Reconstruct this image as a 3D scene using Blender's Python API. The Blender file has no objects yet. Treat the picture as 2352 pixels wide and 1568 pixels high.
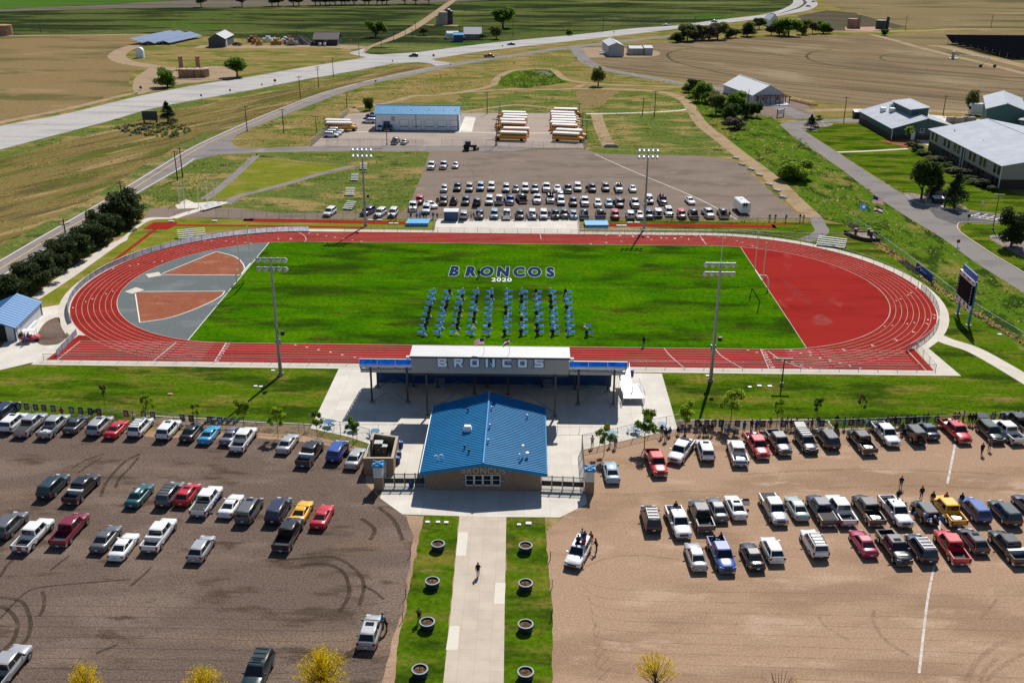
import bpy, bmesh, math, random
from mathutils import Vector, Matrix, noise
from mathutils.geometry import tessellate_polygon
random.seed(11)
sc = bpy.context.scene
COL = sc.collection
PI = math.pi
R = math.radians

# ------------------------------------------------------------------ camera
CAM_H, FOC, PITCH, ROLL, YAW = 63.54, 2325.92, 0.3878, 0.0059, -0.0152
IW, IH = 2352.0, 1568.0
_fw = Vector((math.sin(YAW)*math.cos(PITCH), math.cos(YAW)*math.cos(PITCH), -math.sin(PITCH)))
_r0 = Vector((math.cos(YAW), -math.sin(YAW), 0)); _u0 = _r0.cross(_fw)
_rt = _r0*math.cos(ROLL) + _u0*math.sin(ROLL); _up = _u0*math.cos(ROLL) - _r0*math.sin(ROLL)
cam_d = bpy.data.cameras.new('camera'); cam = bpy.data.objects.new('camera', cam_d); COL.objects.link(cam)
cam_d.sensor_width = 36; cam_d.sensor_fit = 'HORIZONTAL'; cam_d.lens = FOC/IW*36
cam_d.clip_start = 1; cam_d.clip_end = 9000
cam.matrix_world = Matrix((( _rt.x, _up.x, -_fw.x, 0), (_rt.y, _up.y, -_fw.y, 0), (_rt.z, _up.z, -_fw.z, CAM_H), (0, 0, 0, 1)))
sc.camera = cam

# ------------------------------------------------------------------ sky, sun, exposure
SUN_EL, SUN_AZ = R(47), math.atan2(0.27, 0.96)          # azimuth from +Y towards +X
w = bpy.data.worlds.new('World'); sc.world = w; w.use_nodes = True
nt = w.node_tree; nt.nodes.clear()
sky = nt.nodes.new('ShaderNodeTexSky'); sky.sky_type = 'NISHITA'; sky.sun_disc = False
sky.sun_elevation = SUN_EL; sky.sun_rotation = SUN_AZ; sky.altitude = 1500; sky.air_density = 1.0; sky.dust_density = 1.0
bg = nt.nodes.new('ShaderNodeBackground'); bg.inputs['Strength'].default_value = 0.075
wo = nt.nodes.new('ShaderNodeOutputWorld')
nt.links.new(sky.outputs[0], bg.inputs[0]); nt.links.new(bg.outputs[0], wo.inputs[0])
sd = bpy.data.lights.new('sun', 'SUN'); sd.energy = 5.0; sd.angle = R(0.5); sd.color = (1.0, 0.95, 0.87)
so = bpy.data.objects.new('sun', sd); COL.objects.link(so)
_sdir = Vector((math.sin(SUN_AZ)*math.cos(SUN_EL), math.cos(SUN_AZ)*math.cos(SUN_EL), math.sin(SUN_EL)))
so.rotation_euler = _sdir.to_track_quat('Z', 'Y').to_euler(); so.location = (0, 200, 300)
sc.view_settings.view_transform = 'Standard'; sc.view_settings.look = 'None'
sc.view_settings.exposure = 0.13; sc.view_settings.gamma = 1.0; sc.view_settings.use_curve_mapping = False
sc.render.engine = 'CYCLES'; sc.cycles.max_bounces = 5; sc.cycles.diffuse_bounces = 3; sc.cycles.glossy_bounces = 3
sc.cycles.transparent_max_bounces = 8; sc.cycles.caustics_reflective = False; sc.cycles.caustics_refractive = False

# ------------------------------------------------------------------ survey: sheet coordinates -> metres on the ground
def at(px, py, h=0.0):
    d = _fw*FOC + _rt*(px-IW/2) + _up*(IH/2-py)
    t = (h-CAM_H)/d.z
    return Vector((d.x*t, d.y*t, h))
def atl(L, h=0.0): return [at(x, y, h) for x, y in L]
def lerp(a, b, t): return a+(b-a)*t
def hgt(px, py, top):
    """height of a thing whose foot is at px,py and whose top shows at row top"""
    B = at(px, py); lo, hi = 0.0, 60.0
    for _ in range(40):
        m = (lo+hi)/2; P = Vector((B.x, B.y, m-CAM_H)); y = IH/2-FOC*P.dot(_up)/P.dot(_fw)
        if y > top: lo = m
        else: hi = m
    return lo

# ------------------------------------------------------------------ materials
MATS = {}
def nmat(name):
    m = bpy.data.materials.new(name); m.use_nodes = True
    t = m.node_tree; b = t.nodes['Principled BSDF']
    MATS[name] = m
    return m, t, b
def mat(name, col, rough=0.6, metal=0.0, coat=0.0, vary=0.08, vs=3.0, spec=0.5, bump=0.0, coord='Object'):
    """plain coloured material with a little uneven tone"""
    if name in MATS: return MATS[name]
    m, t, b = nmat(name)
    c = (*col, 1)
    b.inputs['Roughness'].default_value = rough; b.inputs['Metallic'].default_value = metal
    b.inputs['Specular IOR Level'].default_value = spec
    if coat: b.inputs['Coat Weight'].default_value = coat; b.inputs['Coat Roughness'].default_value = 0.05
    if vary > 0:
        tc = t.nodes.new('ShaderNodeTexCoord')
        n = t.nodes.new('ShaderNodeTexNoise'); n.inputs['Scale'].default_value = vs; n.inputs['Detail'].default_value = 4
        t.links.new(tc.outputs[coord], n.inputs['Vector'])
        mp = t.nodes.new('ShaderNodeMapRange'); mp.inputs[1].default_value = 0.3; mp.inputs[2].default_value = 0.7
        mp.inputs[3].default_value = 1-vary; mp.inputs[4].default_value = 1+vary
        t.links.new(n.outputs[0], mp.inputs[0])
        mx = t.nodes.new('ShaderNodeMix'); mx.data_type = 'RGBA'; mx.blend_type = 'MULTIPLY'; mx.inputs[0].default_value = 1
        mx.inputs[6].default_value = c; t.links.new(mp.outputs[0], mx.inputs[7]); t.links.new(mx.outputs[2], b.inputs['Base Color'])
        if bump:
            bp = t.nodes.new('ShaderNodeBump'); bp.inputs['Strength'].default_value = bump; bp.inputs['Distance'].default_value = 0.05
            t.links.new(n.outputs[0], bp.inputs['Height']); t.links.new(bp.outputs[0], b.inputs['Normal'])
    else: b.inputs['Base Color'].default_value = c
    return m
def gmat(name, base, layers=(), grain=(0.25, 6.0), rough=0.95, bump=0.0, bscale=1.5, rot=0.0):
    """ground: base colour, then patches (colour, (sx,sy), lo, hi, detail) mixed in by world-space noise, then fine grain"""
    if name in MATS: return MATS[name]
    m, t, b = nmat(name); N = t.nodes; Lk = t.links
    b.inputs['Roughness'].default_value = rough; b.inputs['Specular IOR Level'].default_value = 0.0
    geo = N.new('ShaderNodeNewGeometry')
    src = geo.outputs['Position']
    if rot:
        rn = N.new('ShaderNodeVectorRotate'); rn.rotation_type = 'Z_AXIS'; rn.inputs['Angle'].default_value = rot
        Lk.new(src, rn.inputs['Vector']); src = rn.outputs[0]
    cur = None
    rgb = N.new('ShaderNodeRGB'); rgb.outputs[0].default_value = (*base, 1); cur = rgb.outputs[0]
    for k, (col, (sx, sy), lo, hi, det) in enumerate(layers):
        mp = N.new('ShaderNodeMapping'); mp.inputs['Scale'].default_value = (1.0/sx, 1.0/sy, 1); mp.inputs['Location'].default_value = (13.7*k+3.1, 7.9*k, k*5.0)
        Lk.new(src, mp.inputs['Vector'])
        n = N.new('ShaderNodeTexNoise'); n.inputs['Scale'].default_value = 1.0; n.inputs['Detail'].default_value = det; n.inputs['Roughness'].default_value = 0.6
        Lk.new(mp.outputs[0], n.inputs['Vector'])
        mr = N.new('ShaderNodeMapRange'); mr.inputs[1].default_value = lo; mr.inputs[2].default_value = hi; mr.interpolation_type = 'SMOOTHSTEP'
        Lk.new(n.outputs[0], mr.inputs[0])
        mx = N.new('ShaderNodeMix'); mx.data_type = 'RGBA'; mx.inputs[7].default_value = (*col, 1)
        Lk.new(mr.outputs[0], mx.inputs[0]); Lk.new(cur, mx.inputs[6]); cur = mx.outputs[2]
    if grain:
        n = N.new('ShaderNodeTexNoise'); n.inputs['Scale'].default_value = grain[1]; n.inputs['Detail'].default_value = 6; n.inputs['Roughness'].default_value = 0.75
        Lk.new(geo.outputs['Position'], n.inputs['Vector'])
        mr = N.new('ShaderNodeMapRange'); mr.inputs[1].default_value = 0.3; mr.inputs[2].default_value = 0.7
        mr.inputs[3].default_value = 1-grain[0]; mr.inputs[4].default_value = 1+grain[0]
        Lk.new(n.outputs[0], mr.inputs[0])
        mx = N.new('ShaderNodeMix'); mx.data_type = 'RGBA'; mx.blend_type = 'MULTIPLY'; mx.inputs[0].default_value = 1
        Lk.new(cur, mx.inputs[6]); Lk.new(mr.outputs[0], mx.inputs[7]); cur = mx.outputs[2]
    Lk.new(cur, b.inputs['Base Color'])
    if bump:
        n2 = N.new('ShaderNodeTexNoise'); n2.inputs['Scale'].default_value = bscale; n2.inputs['Detail'].default_value = 6
        Lk.new(geo.outputs['Position'], n2.inputs['Vector'])
        bp = N.new('ShaderNodeBump'); bp.inputs['Strength'].default_value = bump; bp.inputs['Distance'].default_value = 0.3
        Lk.new(n2.outputs[0], bp.inputs['Height']); Lk.new(bp.outputs[0], b.inputs['Normal'])
    return m

def thin(name, col, tl=0.5, rough=0.7):
    """thin cloth or leaf: light passes through to the shaded side"""
    if name in MATS: return MATS[name]
    m, t, b = nmat(name); b.inputs['Roughness'].default_value = rough; b.inputs['Specular IOR Level'].default_value = 0.2
    oi = t.nodes.new('ShaderNodeNewGeometry'); n = t.nodes.new('ShaderNodeTexNoise'); n.inputs['Scale'].default_value = 1.3; n.inputs['Detail'].default_value = 3
    t.links.new(oi.outputs['Position'], n.inputs['Vector'])
    mr = t.nodes.new('ShaderNodeMapRange'); mr.inputs[1].default_value = 0.3; mr.inputs[2].default_value = 0.7; mr.inputs[3].default_value = 0.7; mr.inputs[4].default_value = 1.25
    t.links.new(n.outputs[0], mr.inputs[0])
    mx = t.nodes.new('ShaderNodeMix'); mx.data_type = 'RGBA'; mx.blend_type = 'MULTIPLY'; mx.inputs[0].default_value = 1; mx.inputs[6].default_value = (*col, 1)
    t.links.new(mr.outputs[0], mx.inputs[7]); t.links.new(mx.outputs[2], b.inputs['Base Color'])
    tr = t.nodes.new('ShaderNodeBsdfTranslucent'); t.links.new(mx.outputs[2], tr.inputs[0])
    ms = t.nodes.new('ShaderNodeMixShader'); ms.inputs[0].default_value = tl
    t.links.new(b.outputs[0], ms.inputs[1]); t.links.new(tr.outputs[0], ms.inputs[2]); t.links.new(ms.outputs[0], t.nodes['Material Output'].inputs[0])
    return m

# ------------------------------------------------------------------ mesh builder
class MB:
    def __init__(s): s.v = []; s.f = []; s.m = []; s.sm = []
    def add(s, vs, fs, mi=0, smooth=False):
        o = len(s.v); s.v += [tuple(p) for p in vs]
        for f in fs: s.f.append(tuple(i+o for i in f)); s.m.append(mi); s.sm.append(smooth)
        return s
    def quad(s, a, b, c, d, mi=0): return s.add((a, b, c, d), ((0, 1, 2, 3),), mi)
    def box(s, x0, x1, y0, y1, z0, z1, mi=0, M=None):
        vs = [Vector((x, y, z)) for z in (z0, z1) for x, y in ((x0, y0), (x1, y0), (x1, y1), (x0, y1))]
        if M is not None: vs = [M @ p for p in vs]
        return s.add(vs, ((3, 2, 1, 0), (4, 5, 6, 7), (0, 1, 5, 4), (1, 2, 6, 5), (2, 3, 7, 6), (3, 0, 4, 7)), mi)
    def hexa(s, b, t, mi=0):
        """b,t: four bottom and four top points, counter-clockwise"""
        return s.add(list(b)+list(t), ((3, 2, 1, 0), (4, 5, 6, 7), (0, 1, 5, 4), (1, 2, 6, 5), (2, 3, 7, 6), (3, 0, 4, 7)), mi)
    def tube(s, pts, rad, n=8, mi=0, cap=True, smooth=True):
        pts = [Vector(p) for p in pts]
        rad = rad if isinstance(rad, (list, tuple)) else [rad]*len(pts)
        vs = []; fs = []
        up = None
        for i, p in enumerate(pts):
            d = (pts[min(i+1, len(pts)-1)]-pts[max(i-1, 0)])
            d = d.normalized() if d.length > 1e-9 else Vector((0, 0, 1))
            if up is None or abs(up.dot(d)) > 0.95: up = Vector((0, 0, 1)) if abs(d.z) < 0.9 else Vector((1, 0, 0))
            a = d.cross(up).normalized(); b = d.cross(a).normalized(); up = -b if False else up
            for k in range(n):
                an = 2*PI*k/n; vs.append(p+(a*math.cos(an)+b*math.sin(an))*rad[i])
        for i in range(len(pts)-1):
            for k in range(n):
                k2 = (k+1) % n; fs.append((i*n+k, i*n+k2, (i+1)*n+k2, (i+1)*n+k))
        s.add(vs, fs, mi, smooth)
        if cap:
            s.add(vs[:n], (tuple(range(n)),), mi); s.add(vs[-n:], (tuple(reversed(range(n))),), mi)
        return s
    def cyl(s, c, r, h, n=12, mi=0, r2=None): return s.tube((c, (c[0], c[1], c[2]+h)), [r, r if r2 is None else r2], n, mi)
    def prism(s, poly, z0, z1, mi=0, mside=None):
        """vertical prism on a polygon of (x,y)"""
        n = len(poly); tr = tessellate_polygon([[Vector((p[0], p[1], 0)) for p in poly]])
        area = sum(poly[i][0]*poly[(i+1) % n][1]-poly[(i+1) % n][0]*poly[i][1] for i in range(n))
        if area < 0: poly = list(reversed(poly)); tr = tessellate_polygon([[Vector((p[0], p[1], 0)) for p in poly]])
        top = [(p[0], p[1], z1) for p in poly]; bot = [(p[0], p[1], z0) for p in poly]
        fx = []
        for a, b, c in tr:
            A, B, C = (Vector(top[i]) for i in (a, b, c))
            fx.append((a, b, c) if (B-A).cross(C-A).z > 0 else (a, c, b))
        s.add(top, fx, mi); s.add(bot, [tuple(reversed(f)) for f in fx], mi)
        ms = mi if mside is None else mside
        for i in range(n):
            j = (i+1) % n; s.quad(bot[i], bot[j], top[j], top[i], ms)
        return s
    def mesh(s, name):
        me = bpy.data.meshes.new(name); me.from_pydata(s.v, [], s.f)
        me.polygons.foreach_set('material_index', s.m); me.polygons.foreach_set('use_smooth', s.sm)
        me.update(); return me
    def build(s, name, mats, parent=None, loc=None, **kw):
        me = s.mesh(name)
        for m in (mats if isinstance(mats, (list, tuple)) else [mats]): me.materials.append(m)
        return link(name, me, parent, loc, **kw)
def tag(o, label=None, cat=None, group=None, kind=None):
    if label: o['label'] = label
    if cat: o['category'] = cat
    if group: o['group'] = group
    if kind: o['kind'] = kind
    return o
def link(name, data, parent=None, loc=None, rz=None, label=None, cat=None, group=None, kind=None):
    o = bpy.data.objects.new(name, data); COL.objects.link(o)
    if parent is not None: o.parent = parent
    if loc is not None: o.location = loc
    if rz is not None: o.rotation_euler = (0, 0, rz)
    return tag(o, label, cat, group, kind)
def empty(name, loc=(0, 0, 0), rz=0.0, **kw): return link(name, None, None, loc, rz, **kw)
def slots(o, mats):
    """materials carried by the object so that copies can share one mesh"""
    for i, m in enumerate(mats):
        o.material_slots[i].link = 'OBJECT'; o.material_slots[i].material = m
    return o
def ORD(i): return ['first', 'second', 'third', 'fourth', 'fifth', 'sixth', 'seventh', 'eighth', 'ninth', 'tenth', 'eleventh', 'twelfth', 'thirteenth', 'fourteenth', 'fifteenth', 'sixteenth', 'seventeenth', 'eighteenth', 'nineteenth', 'twentieth', 'twenty-first', 'twenty-second', 'twenty-third', 'twenty-fourth', 'twenty-fifth', 'twenty-sixth', 'twenty-seventh', 'twenty-eighth', 'twenty-ninth', 'thirtieth', 'thirty-first', 'thirty-second', 'thirty-third', 'thirty-fourth', 'thirty-fifth', 'thirty-sixth', 'thirty-seventh', 'thirty-eighth', 'thirty-ninth', 'fortieth'][i]

# ------------------------------------------------------------------ ground sheets
def smooth(P, sub=6, closed=False):
    """Catmull-Rom through points"""
    out = []; n = len(P)
    rng = range(n) if closed else range(n-1)
    for i in rng:
        p0 = P[(i-1) % n] if closed or i > 0 else P[0]*2-P[1]
        p1, p2 = P[i], P[(i+1) % n]
        p3 = P[(i+2) % n] if closed or i+2 < n else P[n-1]*2-P[n-2]
        for k in range(sub):
            t = k/sub
            out.append(0.5*((2*p1)+(p2-p0)*t+(2*p0-5*p1+4*p2-p3)*t*t+(3*p1-p0-3*p2+p3)*t**3))
    if not closed: out.append(P[-1].copy())
    return out
def ragged(P, step, amp):
    out = []; n = len(P)
    for i in range(n):
        a, b = P[i], P[(i+1) % n]; d = b-a; L = d.length
        k = max(1, min(60, int(L/step))); nn = Vector((-d.y, d.x, 0)); nn = nn.normalized() if nn.length > 0 else nn
        for j in range(k):
            p = a+d*(j/k); q = noise.noise(Vector((p.x/step/2.2, p.y/step/2.2, 1.7)))+0.5*noise.noise(Vector((p.x/step, p.y/step, 4.7)))
            out.append(p+nn*q*amp)
    return out
def sheet(name, P, z, m, kind='structure', rag=None, parent=None, **kw):
    """flat sheet over a polygon of world points"""
    if rag: P = ragged(P, *rag)
    V = [Vector((p.x, p.y, 0)) for p in P]
    fs = []
    for a, b, c in tessellate_polygon([V]):
        A, B, C = V[a], V[b], V[c]
        fs.append((a, b, c) if (B-A).cross(C-A).z > 0 else (a, c, b))
    me = bpy.data.meshes.new(name); me.from_pydata([(p.x, p.y, z) for p in V], [], fs); me.materials.append(m); me.update()
    return link(name, me, parent, kind=kind if parent is None else None, **kw)
def strip_pts(C, wd):
    """two edge lists along a centre line with half widths"""
    Lf = []; Rt = []
    for i, p in enumerate(C):
        d = C[min(i+1, len(C)-1)]-C[max(i-1, 0)]; n = Vector((-d.y, d.x, 0)).normalized()
        h = wd[i] if isinstance(wd, list) else wd
        Lf.append(p+n*h); Rt.append(p-n*h)
    return Lf, Rt
def strip_mb(mb, Lf, Rt, z, mi=0):
    o = []
    for a, b in zip(Lf, Rt): o += [(a.x, a.y, z), (b.x, b.y, z)]
    fs = [(2*i, 2*i+1, 2*i+3, 2*i+2) for i in range(len(Lf)-1)]
    mb.add(o, fs, mi)
def ribbon(name, px, width, z, m, sub=6, kind='structure', parent=None):
    C = smooth(atl(px), sub); a, b = strip_pts(C, width/2); mb = MB(); strip_mb(mb, a, b, z)
    return mb.build(name, m, parent, kind=kind if parent is None else None)
def band(name, pxA, pxB, z, m, kind='structure', sub=6):
    """sheet between two edge lines"""
    A = smooth(atl(pxA), sub); B = smooth(atl(pxB), sub)
    return sheet(name, A+list(reversed(B)), z, m, kind)
# ================================================================== ground materials
G_rough = gmat('rough_grass', (0.225, 0.172, 0.064), [((0.115, 0.135, 0.026), (28, 14), 0.47, 0.58, 7), ((0.34, 0.235, 0.115), (16, 8), 0.54, 0.66, 7), ((0.065, 0.085, 0.02), (9, 4), 0.60, 0.70, 6)], (0.45, 1.3), bump=0.9, bscale=0.7)
G_strip = gmat('roadside_bunch_grass', (0.185, 0.138, 0.052), [((0.088, 0.105, 0.02), (70, 9), 0.48, 0.60, 7), ((0.31, 0.22, 0.105), (45, 5), 0.53, 0.64, 7), ((0.105, 0.082, 0.034), (30, 4), 0.50, 0.62, 7), ((0.055, 0.075, 0.018), (20, 5), 0.60, 0.70, 7)], (0.45, 1.3), bump=0.8, bscale=0.7, rot=R(-64))
G_weed = gmat('weedy_green', (0.105, 0.14, 0.03), [((0.27, 0.20, 0.08), (20, 10), 0.49, 0.60, 7), ((0.04, 0.06, 0.018), (6, 4), 0.53, 0.68, 6)], (0.5, 1.2), bump=1.0, bscale=0.8)
G_canal = gmat('canal_bank_green', (0.075, 0.140, 0.010), [((0.19, 0.165, 0.045), (8, 26), 0.52, 0.64, 7), ((0.026, 0.055, 0.008), (4, 9), 0.49, 0.60, 7), ((0.20, 0.15, 0.09), (5, 8), 0.64, 0.74, 6)], (0.5, 1.6), bump=1.0, bscale=1.0)
G_past = gmat('far_pasture', (0.080, 0.098, 0.028), [((0.024, 0.036, 0.014), (150, 45), 0.46, 0.54, 8), ((0.135, 0.145, 0.048), (220, 60), 0.54, 0.64, 6), ((0.055, 0.11, 0.018), (120, 70), 0.58, 0.68, 4), ((0.018, 0.026, 0.012), (60, 16), 0.55, 0.62, 7)], (0.35, 0.25))
G_bright = gmat('young_crop', (0.06, 0.13, 0.02), [((0.045, 0.10, 0.018), (300, 30), 0.45, 0.6, 4)], (0.15, 0.3))
G_plough = gmat('ploughed_strip', (0.15, 0.125, 0.105), [((0.11, 0.10, 0.075), (200, 12), 0.45, 0.6, 4)], (0.15, 0.3))
G_dry = gmat('dry_field', (0.215, 0.155, 0.075), [((0.12, 0.105, 0.042), (60, 26), 0.48, 0.64, 7), ((0.27, 0.195, 0.105), (40, 18), 0.55, 0.7, 5), ((0.075, 0.08, 0.025), (10, 5), 0.66, 0.74, 4)], (0.3, 0.8), bump=0.4, bscale=0.5)
G_crop = gmat('stubble_field', (0.215, 0.160, 0.098), [((0.135, 0.10, 0.06), (200, 4.5), 0.46, 0.58, 6), ((0.26, 0.205, 0.13), (60, 40), 0.5, 0.7, 5), ((0.125, 0.10, 0.065), (90, 50), 0.58, 0.74, 4)], (0.28, 1.0), rot=R(38))
G_dark = gmat('dark_tilled_field', (0.10, 0.085, 0.058), [((0.075, 0.068, 0.045), (100, 6), 0.45, 0.6, 5)], (0.2, 0.6), rot=R(20))
G_upr = gmat('far_dry_range', (0.20, 0.155, 0.082), [((0.10, 0.095, 0.045), (140, 40), 0.46, 0.64, 7), ((0.26, 0.20, 0.11), (90, 30), 0.55, 0.7, 5)], (0.25, 0.4))
G_turf = gmat('field_turf', (0.036, 0.122, 0.0015), [((0.066, 0.160, 0.002), (11, 5), 0.42, 0.66, 6), ((0.022, 0.055, 0.003), (18, 7), 0.46, 0.62, 7), ((0.062, 0.150, 0.002), (30, 11), 0.48, 0.74, 3), ((0.055, 0.050, 0.008), (14, 4), 0.55, 0.72, 7)], (0.5, 1.3))
G_lawn = gmat('mown_lawn', (0.066, 0.125, 0.004), [((0.155, 0.142, 0.024), (10, 3.5), 0.46, 0.66, 7), ((0.028, 0.058, 0.004), (14, 5), 0.46, 0.62, 7), ((0.20, 0.142, 0.05), (12, 2.4), 0.57, 0.72, 7)], (0.5, 1.5))
G_lawny = gmat('yellowing_lawn', (0.155, 0.175, 0.018), [((0.25, 0.20, 0.06), (12, 4), 0.48, 0.66, 6), ((0.075, 0.105, 0.014), (12, 5), 0.54, 0.70, 5)], (0.3, 1.5))
G_lotL = gmat('dark_gravel', (0.134, 0.098, 0.080), [((0.178, 0.132, 0.106), (16, 6), 0.47, 0.62, 7), ((0.085, 0.060, 0.046), (9, 3), 0.53, 0.64, 7), ((0.20, 0.14, 0.10), (45, 9), 0.54, 0.70, 6)], (0.65, 4.6), bump=0.12, bscale=5)
G_lotR = gmat('tan_gravel', (0.36, 0.243, 0.165), [((0.29, 0.190, 0.125), (18, 6), 0.46, 0.62, 7), ((0.42, 0.295, 0.208), (9, 3.5), 0.54, 0.66, 7)], (0.36, 4.6), bump=0.1, bscale=5)
G_lotF = gmat('grey_gravel', (0.215, 0.170, 0.140), [((0.17, 0.133, 0.11), (16, 7), 0.47, 0.64, 6), ((0.26, 0.215, 0.18), (9, 6), 0.58, 0.72, 5)], (0.22, 2.5))
G_dirt = gmat('dirt_path', (0.34, 0.25, 0.155), [((0.25, 0.18, 0.11), (8, 5), 0.48, 0.66, 6)], (0.2, 2.0))
G_farmd = gmat('farm_track', (0.33, 0.245, 0.165), [((0.26, 0.19, 0.13), (20, 8), 0.48, 0.66, 5)], (0.18, 1.0))
G_asph = gmat('asphalt', (0.235, 0.215, 0.205), [((0.185, 0.172, 0.165), (14, 6), 0.48, 0.66, 6), ((0.27, 0.25, 0.24), (5, 20), 0.58, 0.72, 4)], (0.15, 2.5), rough=0.85)
G_asphd = gmat('dark_asphalt', (0.13, 0.125, 0.125), [((0.10, 0.098, 0.10), (9, 5), 0.48, 0.66, 6), ((0.20, 0.185, 0.175), (7, 5), 0.6, 0.72, 6)], (0.2, 3), rough=0.85)
G_yard = gmat('yard_paving', (0.36, 0.30, 0.26), [((0.30, 0.25, 0.22), (14, 7), 0.48, 0.66, 6)], (0.12, 2.0), rough=0.85)
G_hwy = gmat('highway_concrete', (0.42, 0.41, 0.40), [((0.31, 0.305, 0.305), (40, 8), 0.46, 0.66, 6), ((0.45, 0.435, 0.41), (25, 10), 0.58, 0.72, 5)], (0.1, 1.0), rough=0.8)
def slab_mat(name, col, gx, gy, dark=0.72, var=0.06, off=(0, 0)):
    """concrete cast in bays: joint lines and a slightly different tone per bay"""
    m, t, b = nmat(name); N = t.nodes; Lk = t.links
    b.inputs['Roughness'].default_value = 0.85; b.inputs['Specular IOR Level'].default_value = 0.25
    geo = N.new('ShaderNodeNewGeometry'); mp = N.new('ShaderNodeMapping'); mp.inputs['Location'].default_value = (off[0], off[1], 0)
    Lk.new(geo.outputs['Position'], mp.inputs['Vector'])
    br = N.new('ShaderNodeTexBrick'); br.offset = 0; br.inputs['Scale'].default_value = 1.0; br.inputs['Brick Width'].default_value = gx; br.inputs['Row Height'].default_value = gy
    br.inputs['Mortar Size'].default_value = 0.02; br.inputs['Bias'].default_value = 0
    br.inputs['Color1'].default_value = tuple(c*(1-var) for c in col)+(1,); br.inputs['Color2'].default_value = tuple(c*(1+var) for c in col)+(1,)
    br.inputs['Mortar'].default_value = tuple(c*dark for c in col)+(1,)
    Lk.new(mp.outputs[0], br.inputs['Vector'])
    n = N.new('ShaderNodeTexNoise'); n.inputs['Scale'].default_value = 0.35; n.inputs['Detail'].default_value = 8; n.inputs['Roughness'].default_value = 0.7
    Lk.new(geo.outputs['Position'], n.inputs['Vector'])
    mr = N.new('ShaderNodeMapRange'); mr.inputs[1].default_value = 0.3; mr.inputs[2].default_value = 0.7; mr.inputs[3].default_value = 0.88; mr.inputs[4].default_value = 1.1
    Lk.new(n.outputs[0], mr.inputs[0])
    mx = N.new('ShaderNodeMix'); mx.data_type = 'RGBA'; mx.blend_type = 'MULTIPLY'; mx.inputs[0].default_value = 1
    Lk.new(br.outputs[0], mx.inputs[6]); Lk.new(mr.outputs[0], mx.inputs[7]); Lk.new(mx.outputs[2], b.inputs['Base Color'])
    return m
G_conc = slab_mat('apron_concrete', (0.60, 0.56, 0.50), 3.0, 3.0)
G_walk = slab_mat('walk_concrete', (0.50, 0.425, 0.345), 1.5, 1.5, 0.8, 0.04)
G_side = slab_mat('sidewalk_concrete', (0.56, 0.51, 0.44), 3, 3, 0.85, 0.03)
G_track = gmat('track_rubber', (0.27, 0.026, 0.019), [((0.22, 0.020, 0.015), (14, 3), 0.48, 0.66, 6), ((0.29, 0.045, 0.034), (10, 2), 0.56, 0.74, 6)], (0.10, 3.0), rough=0.8)
G_redin = gmat('red_infield', (0.285, 0.024, 0.020), [((0.235, 0.018, 0.015), (16, 8), 0.45, 0.66, 6), ((0.31, 0.06, 0.05), (5, 10), 0.58, 0.76, 7)], (0.08, 3.0), rough=0.8)
G_greyin = gmat('grey_infield', (0.13, 0.15, 0.155), [((0.17, 0.185, 0.185), (8, 5), 0.5, 0.66, 6), ((0.20, 0.17, 0.14), (7, 4), 0.62, 0.76, 6)], (0.2, 3.0), rough=0.85)
G_clay = gmat('clay_sector', (0.27, 0.095, 0.055), [((0.33, 0.15, 0.09), (7, 3), 0.52, 0.68, 6), ((0.20, 0.065, 0.04), (4, 2), 0.56, 0.7, 6)], (0.35, 3.0), bump=0.4, bscale=3)
G_mulch = gmat('bark_mulch', (0.24, 0.175, 0.115), [((0.14, 0.10, 0.07), (2, 1.5), 0.48, 0.62, 6)], (0.5, 4.0), bump=0.8, bscale=4)
G_white = mat('white_paint', (0.72, 0.70, 0.66), 0.8, vary=0.12, vs=1.2)
G_yel = mat('road_yellow', (0.62, 0.36, 0.12), 0.8, vary=0.15, vs=1.0)
G_rock = gmat('river_rock', (0.30, 0.25, 0.23), [((0.16, 0.13, 0.12), (1.2, 1.2), 0.48, 0.6, 4), ((0.42, 0.36, 0.33), (0.8, 0.8), 0.55, 0.65, 3)], (0.4, 3.0), bump=1.0, bscale=3)
G_water = gmat('pond_mud', (0.14, 0.13, 0.14), [((0.19, 0.18, 0.19), (9, 5), 0.45, 0.6, 4)], (0.2, 1.0), rough=0.4)

# ================================================================== ground, fields
mb = MB(); mb.quad((-4000, -300, 0), (4000, -300, 0), (4000, 5000, 0), (-4000, 5000, 0)); mb.build('ground', G_rough, kind='structure')
sheet('far_pasture', atl([(-1500, -70), (3000, -70), (2600, -30), (1900, -20), (1800, 22), (1726, 36), (1551, 60), (1326, 82), (1176, 96), (1063, 108), (963, 121), (860, 126), (800, 115), (600, 92), (470, 83), (340, 80), (0, 83), (-900, 87)]), 0.01, G_past)
sheet('young_crop_field', atl([(-1500, -40), (600, -40), (420, 0), (200, 12), (0, 21), (-1500, 70)]), 0.02, G_bright)
sheet('ploughed_strip', atl([(-1500, 74), (0, 22), (200, 13), (420, 1), (640, -14), (1300, -30), (1120, 1), (1000, 6), (760, 11), (588, 15), (250, 20), (0, 27), (-1500, 84)]), 0.024, G_plough)
sheet('dry_field', atl([(-1200, 95), (0, 84), (340, 81), (372, 84), (330, 102), (285, 112), (265, 130), (282, 148), (320, 156), (300, 175), (290, 212), (150, 252), (0, 283), (-400, 370)]), 0.01, G_dry)
sheet('far_dry_range', atl([(1880, 5), (1960, -10), (2100, -40), (3000, -50), (3200, 90), (2352, 68), (2080, 62), (2030, 48), (1980, 33), (1930, 20)]), 0.02, G_upr)
sheet('tilled_strip', atl([(1830, 37), (1900, 24), (1960, 30), (2030, 49), (2085, 63), (1960, 71), (1880, 70), (1850, 52)]), 0.025, G_dark)
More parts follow.
